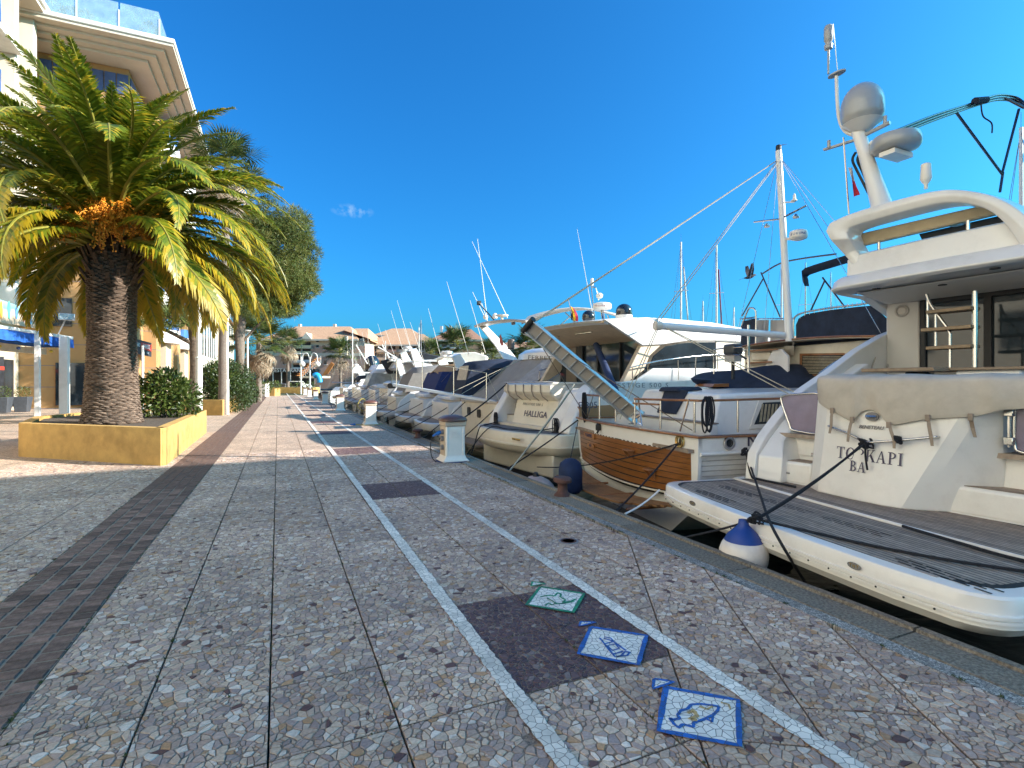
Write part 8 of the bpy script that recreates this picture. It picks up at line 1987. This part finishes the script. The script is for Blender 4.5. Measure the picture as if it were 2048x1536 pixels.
t = thing('inflatable_slide', 'bright blue curved slide at the quay end beside the lamp posts', 'slide', gp(634, 85)); pts = smooth_path([aw(628, 752, 85), aw(633, 750, 85), aw(638, 755, 85), aw(640, 765, 85)], 5); b = MB(); b.tube(pts, .45, 10); b.build('tube', mat('slide_blue', (.02, .32, .62), .4), t, smooth=60)
for k, px in enumerate((628, 640)): b = MB(); p = gp(px, 85); b.tube([p, p + UP * 1.2], .06, 6); b.build('leg', M_whitep, t)
for i, (px, w_, yt, lab) in enumerate(((602, 74, 707, 'tall white lamp post left of the staircase'), (620, 70, 714, 'white double-globe lamp post in front of the staircase'))):
    p = gp(px, w_); t = thing('street_lamp', lab, 'street lamp', p, 'white lamp posts at the quay end'); b = MB(); tp_ = aw(px, yt, w_); b.tube([p, tp_], [.11, .07], 8); b.build('pole', M_whitep, t, smooth=60)
    for s in (-1, 1):
        if i: b = MB(); b.tube(smooth_path([tp_ - UP * .5, tp_ + RT * s * .35 + UP * .5, tp_ + RT * s * .9 + UP * .3, tp_ + RT * s * 1.0 - UP * .6], 4), .05, 6); b.build('arm', M_whitep, t, smooth=60); b = MB(); b.ball(tp_ + RT * s * 1.0 - UP * .95, .38, 12); b.build('globe', M_domew, t, smooth=60)
        else: b = MB(); b.box(tp_ + RT * s * .5, (.9, .25, .12), -TH); b.build('head', M_whitep, t, bevel=.02)
# trees behind: pale winter shrubs and a far wooded ridge
tl = MB(); bl = []
rg = random.Random(3)
for i in range(46):
    x = 500 + i * 42; p = aw(x, 765, 230); bl.append(((p.x, p.y, 3 + rg.uniform(0, 2)), (7, 7, 4.5)))
o = leaf_cloud('tree_line', bl, 7000, 2.2, M_hedge, None, 5); tag(struct(o, 'stuff'), 'far line of dark trees behind the buildings', 'trees')
sh = thing('bare_shrub', 'pale leafless shrubs behind the flybridge boats below the arched block', 'shrub', gp(740, 95)); leaf_cloud('twigs', [((gp(x, 95)).to_tuple()[:2] + (3.4,), (2.6, 1.5, 1.4)) for x in (690, 705, 720, 735, 750, 765)], 1500, .5, M_frondd, sh, 4, aspect=.12)
# ================================================================ QUAY FURNITURE AND PAINTED SIGNS
M_ped = mat('pedestal_white', (.82, .76, .68), .45, var=.05, scale=4, dirt=.2); M_pedb = mat('pedestal_beige', (.55, .44, .33), .5, var=.1); M_cap = mat('pedestal_cap', (.13, .055, .035), .4, var=.2, scale=5, coat=.15)
M_plug = mat('blue_plug', (.02, .14, .42), .4); M_cable = mat('black_cable', (.02, .02, .022), .6); M_yhose = mat('yellow_hose', (.45, .35, .04), .5)
def pedestal(label):
    t = thing('service_pedestal', label, 'pedestal', (0, 0, 0), 'white service pedestals along the quay'); sq = lambda h_, z, q=None: [(x * h_, y * (q or h_), z) for x, y in ((-1, -1), (1, -1), (1, 1), (-1, 1))]
    b = MB(); b.loft([sq(.29, 0, .29), sq(.285, .02), sq(.235, .07), sq(.212, .14), sq(.205, .74)]); b.build('body', M_ped, t, bevel=.02)
    b = MB(); b.loft([sq(.208, .742), sq(.225, .75), sq(.225, .83)]); b.build('collar', M_pedb, t, bevel=.008)
    rings = []
    for h_, z in ((.24, .832), (.262, .845), (.262, .875), (.24, .905), (.17, .945), (.08, .965)): rings.append([(x * h_, y * h_, z) for x, y in ((-1, -.75), (-.75, -1), (.75, -1), (1, -.75), (1, .75), (.75, 1), (-.75, 1), (-1, .75))])
    b = MB(); b.loft(rings); b.build('cap', M_cap, t, smooth=50)
    for s in (-1, 1): b = MB(); b.box((s * .175, -.208, .43), (.05, .025, .6)); b.build('corner_moulding', M_ped, t, bevel=.01)
    b = MB(); b.box((0, -.2065, .42), (.25, .012, .56)); pn = b.build('panel', M_ped, t, bevel=.004)
    for k in range(7): b = MB(); b.box((0, -.2145, .5 + .026 * k), (.2, .008, .015)); b.build('louvre', M_ped, pn)
    b = MB(); b.box((-.208, 0, .43), (.016, .36, .62)); sd_ = b.build('socket_panel', M_pedb, t, bevel=.004)
    for z in (.3, .48, .62):
        b = MB(); b.lathe([(.055, 0), (.055, .05), (.045, .055)], (-.214, -.05, z), 14, axis=(-1, 0, 0)); b.build('socket', M_letterg, sd_, smooth=40)
    b = MB(); b.lathe([(.36, 0), (.36, .006)], (0, 0, .002), 28); b.build('base_paint', mat('base_blue', (.04, .06, .16), .8, var=.3), t)
    return t
pp = [(az(905, 921).x, az(905, 921).y)] + [(3.32 + .012 * k, 21.2 + 11.1 * k) for k in range(9)]
pl_ = ['nearest white service pedestal with brown cap, standing in the shade', 'second white service pedestal, with a blue plug lying at its foot', 'third white service pedestal from the viewer', 'fourth white service pedestal, a dark stain on its side', 'fifth white service pedestal from the viewer', 'sixth white service pedestal along the quay', 'seventh white service pedestal along the quay', 'eighth white service pedestal, far down the quay', 'ninth white service pedestal, far down the quay', 'last white service pedestal at the end of the row']
p0 = pedestal(pl_[0]); p0.location = (*pp[0], 0)
for q, lab in zip(pp[1:], pl_[1:]): dup(p0, (*q, 0), 0, lab)
def plug(c, d, label):
    t = thing('power_plug', label, 'plug', c); d = V(d).normalized(); b = MB(); b.lathe([(.03, 0), (.042, .02), (.042, .09), (.028, .12), (.02, .2)], c, 12, axis=d); b.build('body', M_plug, t, smooth=40); return t
c = V((pp[0][0] - .27, pp[0][1] - .05, .62)); plug(c, (-.8, -.1, -.35), 'blue power plug in the top socket of the nearest pedestal')
rope_thing(smooth_path([c + V((-.15, 0, -.07)), c + V((-.22, 0, -.25)), c + V((-.2, -.02, -.5)), c + V((-.12, -.05, -.61)), c + V((.0, .25, -.615))], 5), .01, M_cable, 'black cable hanging from the blue plug of the nearest pedestal', 'cable', None)
pts = []
for k in range(120): a = k * .9; u = k / 119; pts.append(c.lerp(V((4.4, 13.0, .1)), u) + V((-.1, .2, .02)) * (1 - u) + V((0, .03 * math.cos(a), .03 * math.sin(a))) - UP * (.5 * u * (1 - u) * 2))
rope_thing(pts, .007, M_cable, 'coiled black cable running from the nearest pedestal to the boats', 'cable', None, 4)
c = V((pp[1][0] - .62, pp[1][1] - .5, .05)); plug(c, (-1, .1, 0), 'blue power plug lying on the paving by the second pedestal')
rope_thing(smooth_path([c + V((.0, 0, 0)), c + V((.4, -.05, -.03)), c + V((.8, .0, -.03)), V((3.75, pp[1][1] - .2, .02)), V((3.95, pp[1][1] + .2, -.1))], 5), .012, M_yhose, 'yellow cable at the foot of the second pedestal', 'cable', None)
rope_thing(smooth_path([V((pp[1][0] - .25, pp[1][1] + .1, .5)), V((pp[1][0] - .45, pp[1][1] + .2, .75)), V((pp[1][0] - .2, pp[1][1] + .35, 1.0)), V((pp[1][0] + .3, pp[1][1] + 1, .4))], 5), .014, M_yhose, 'yellow hose looped behind the second pedestal', 'hose', None)
rope_thing(smooth_path([V((pp[2][0] - .25, pp[2][1], .5)), V((pp[2][0] - .5, pp[2][1] + .1, .3)), V((pp[2][0] - .4, pp[2][1], .02)), V((pp[2][0] - 1.0, pp[2][1] - .3, .015))], 5), .014, M_cable, 'dark cable from the third pedestal onto the paving', 'cable', None)
# heap of mooring buoys and chain between quay and boats
bo2 = thing('bollard', 'rusty bollard on the coping beyond the nearest pedestal', 'bollard', (QX2 - .1, 15.2, 0)); q = V((QX2 - .1, 15.4, 0)); bo2.location = q
b = MB(); b.lathe([(.13, 0), (.11, .03), (.075, .06), (.07, .16), (.15, .2), (.16, .24), (.12, .26)], q, 16); b.build('body', M_rust, bo2, smooth=50)
# small round cover in the paving
mh = thing('manhole_cover', 'small dark round cover set in the paving near the quay', 'manhole cover', az(1137, 1082)); b = MB(); c = az(1137, 1082); b.lathe([(.085, -.01), (.085, .004), (.07, .006), (.065, .003)], c, 24); b.build('lid', M_rust, mh)
b = MB(); b.lathe([(.105, -.01), (.105, .003), (.088, .003)], c, 24); b.build('rim', M_letterg, mh)
# painted signs on the mosaic
M_pw = crazed_mat('sign_paint', (.80, .74, .66), (.16, .13, .11), 24, .06, .55, .08, .12)
M_pg = crazed_mat('green_paint', (.015, .24, .11), (.05, .06, .05), 24, .05, .55, .1, .3)
M_pb = crazed_mat('blue_paint', (.02, .12, .42), (.04, .05, .08), 24, .05, .55, .1, .3)
M_py = crazed_mat('ochre_paint', (.50, .33, .12), (.2, .15, .1), 24, .05, .55, .1, .3)
SK = [0]
def ground_line(px, w_, m, nm, par, z, close=False):
    P = [az(x, y, z) for x, y in px]
    if close: P.append(P[0])
    P = [P[i].lerp(P[i + 1], k / 5) for i in range(len(P) - 1) for k in range(5)] + [P[-1]]
    rr = []
    for i, p in enumerate(P):
        d = P[min(i + 1, len(P) - 1)] - P[max(i - 1, 0)]; s = V((-d.y, d.x, 0)).normalized() * (w_ / 2 * rnd.uniform(.8, 1.2)); rr.append([p - s, p + s])
    SK[0] += 1; q = .00015 * (SK[0] % 7); b = MB(); b.sheet([[x + UP * q for x in r] for r in rr]); return b.build(nm, m, par, fixn=False)
def sign(corn, tri, m, draws, label):
    t = thing('painted_sign', label, 'painted sign', az(*corn[0]), 'painted drain signs on the paving')
    b = MB(); P = [az(x, y, .0065) for x, y in corn]; b.add(P, [(0, 1, 2, 3)]); b.build('panel', M_pw, t, fixn=False)
    b = MB(); b.add([az(x, y, .0065) for x, y in tri], [(0, 1, 2)]); b.build('corner_mark', M_pw, t, fixn=False)
    ground_line(corn, .028, m, 'border', t, .008, True); ground_line(tri, .016, m, 'corner_border', t, .008, True)
    for px, w_, mm, cl in draws: ground_line(px, w_, mm, 'drawing', t, .0085, cl)
Z1 = lambda l_: [(840 + x / 2.56, 1100 + y / 2.56) for x, y in l_]
sign([(1081, 1173), (1168, 1187), (1146, 1224), (1053, 1209)], [(1065, 1163), (1090, 1167), (1062, 1172)], M_pg,
     [(Z1([(615, 240), (650, 232), (690, 235), (705, 218), (722, 225), (718, 240), (745, 255), (730, 268), (770, 262), (800, 250)]), .016, M_pg, False), (Z1([(650, 245), (680, 262), (700, 275), (740, 272), (790, 262)]), .014, M_pg, False), (Z1([(640, 285), (660, 270), (675, 282), (700, 270)]), .012, M_pg, False)], 'green bordered white square painted on the maroon slabs, with a wavy figure')
sign([(1182, 1254), (1293, 1271), (1276, 1329), (1157, 1307)], [(1162, 1243), (1191, 1244), (1158, 1252)], M_pb,
     [(Z1([(925, 455), (960, 500), (1000, 548), (1030, 540), (1050, 520), (1075, 522), (1060, 540), (1010, 545)]), .013, M_pb, False), (Z1([(940, 452), (985, 465), (1055, 515)]), .013, M_pb, False), (Z1([(920, 450), (945, 480), (985, 470)]), .013, M_pb, False), (Z1([(960, 490), (1000, 480), (1020, 505), (985, 515)]), .01, M_pb, True), (Z1([(985, 535), (1040, 518)]), .013, M_pb, False), (Z1([(945, 445), (975, 450), (990, 465)]), .01, M_pb, False)], 'blue bordered white square painted across the maroon slabs, with a bottle outline')
sign([(1332, 1374), (1476, 1400), (1479, 1490), (1317, 1460)], [(1308, 1357), (1348, 1363), (1306, 1377)], M_pb,
     [(Z1([(1530, 800), (1500, 795), (1440, 788), (1390, 790), (1370, 812), (1335, 822), (1318, 845), (1330, 862), (1300, 868), (1280, 862), (1300, 890), (1325, 910), (1345, 892), (1400, 905), (1400, 885), (1450, 868), (1500, 845), (1525, 820)]), .016, M_pb, True), (Z1([(1470, 866), (1495, 880), (1500, 848)]), .012, M_pb, False),
      (Z1([(1370, 835), (1400, 820), (1420, 850), (1380, 865), (1420, 870)]), .02, M_py, False), (Z1([(1430, 800), (1470, 815), (1500, 800)]), .012, M_py, False), (Z1([(1540, 780), (1580, 790), (1590, 815)]), .01, M_py, False)], 'blue bordered white square on the pale paving, with a fish outline')
# weeds in the joints and a few dead leaves
M_weed = leaf_mat('weed_leaf', [(0, (.02, .035, .008)), (.6, (.05, .075, .015)), (1.1, (.09, .10, .03))], .6, .2)
b = MB(); b.a['rnd'] = []; rg = random.Random(8)
def tuft(x, y, n, s):
    for _ in range(n):
        a = rg.uniform(0, 6.28); r = rg.uniform(0, s); p = V((x + r * math.cos(a), y + r * math.sin(a) * 2, .0)); e = p + V((rg.uniform(-1, 1), rg.uniform(-1, 1), rg.uniform(.3, 1))) * rg.uniform(.008, .022); w_ = V((rg.uniform(-1, 1), rg.uniform(-1, 1), 0)) * .004
        b.add([p - w_, p + w_, e], [(0, 1, 2)]); b.a['rnd'].append(rg.random())
for xc in [BX1 + SW * k for k in range(1, 7)]:
    for _ in range(46): tuft(xc, rg.uniform(1, 12), rg.randrange(4, 16), .006)
for yr, hh in rows[4:30]:
    for _ in range(5): tuft(rg.uniform(BX1, 3.4), yr + hh / 2, rg.randrange(3, 12), .006)
for _ in range(120): tuft(QX0 + rg.uniform(-.01, .01), rg.uniform(.5, 14), rg.randrange(6, 26), .012)
for _ in range(90): tuft(rg.choice([BX0, BX1]), rg.uniform(1.5, 12), rg.randrange(4, 16), .008)
o = b.build('joint_weeds', M_weed, None, fixn=False); tag(struct(o, 'stuff'), 'small weeds and moss growing in the paving joints', 'weeds')
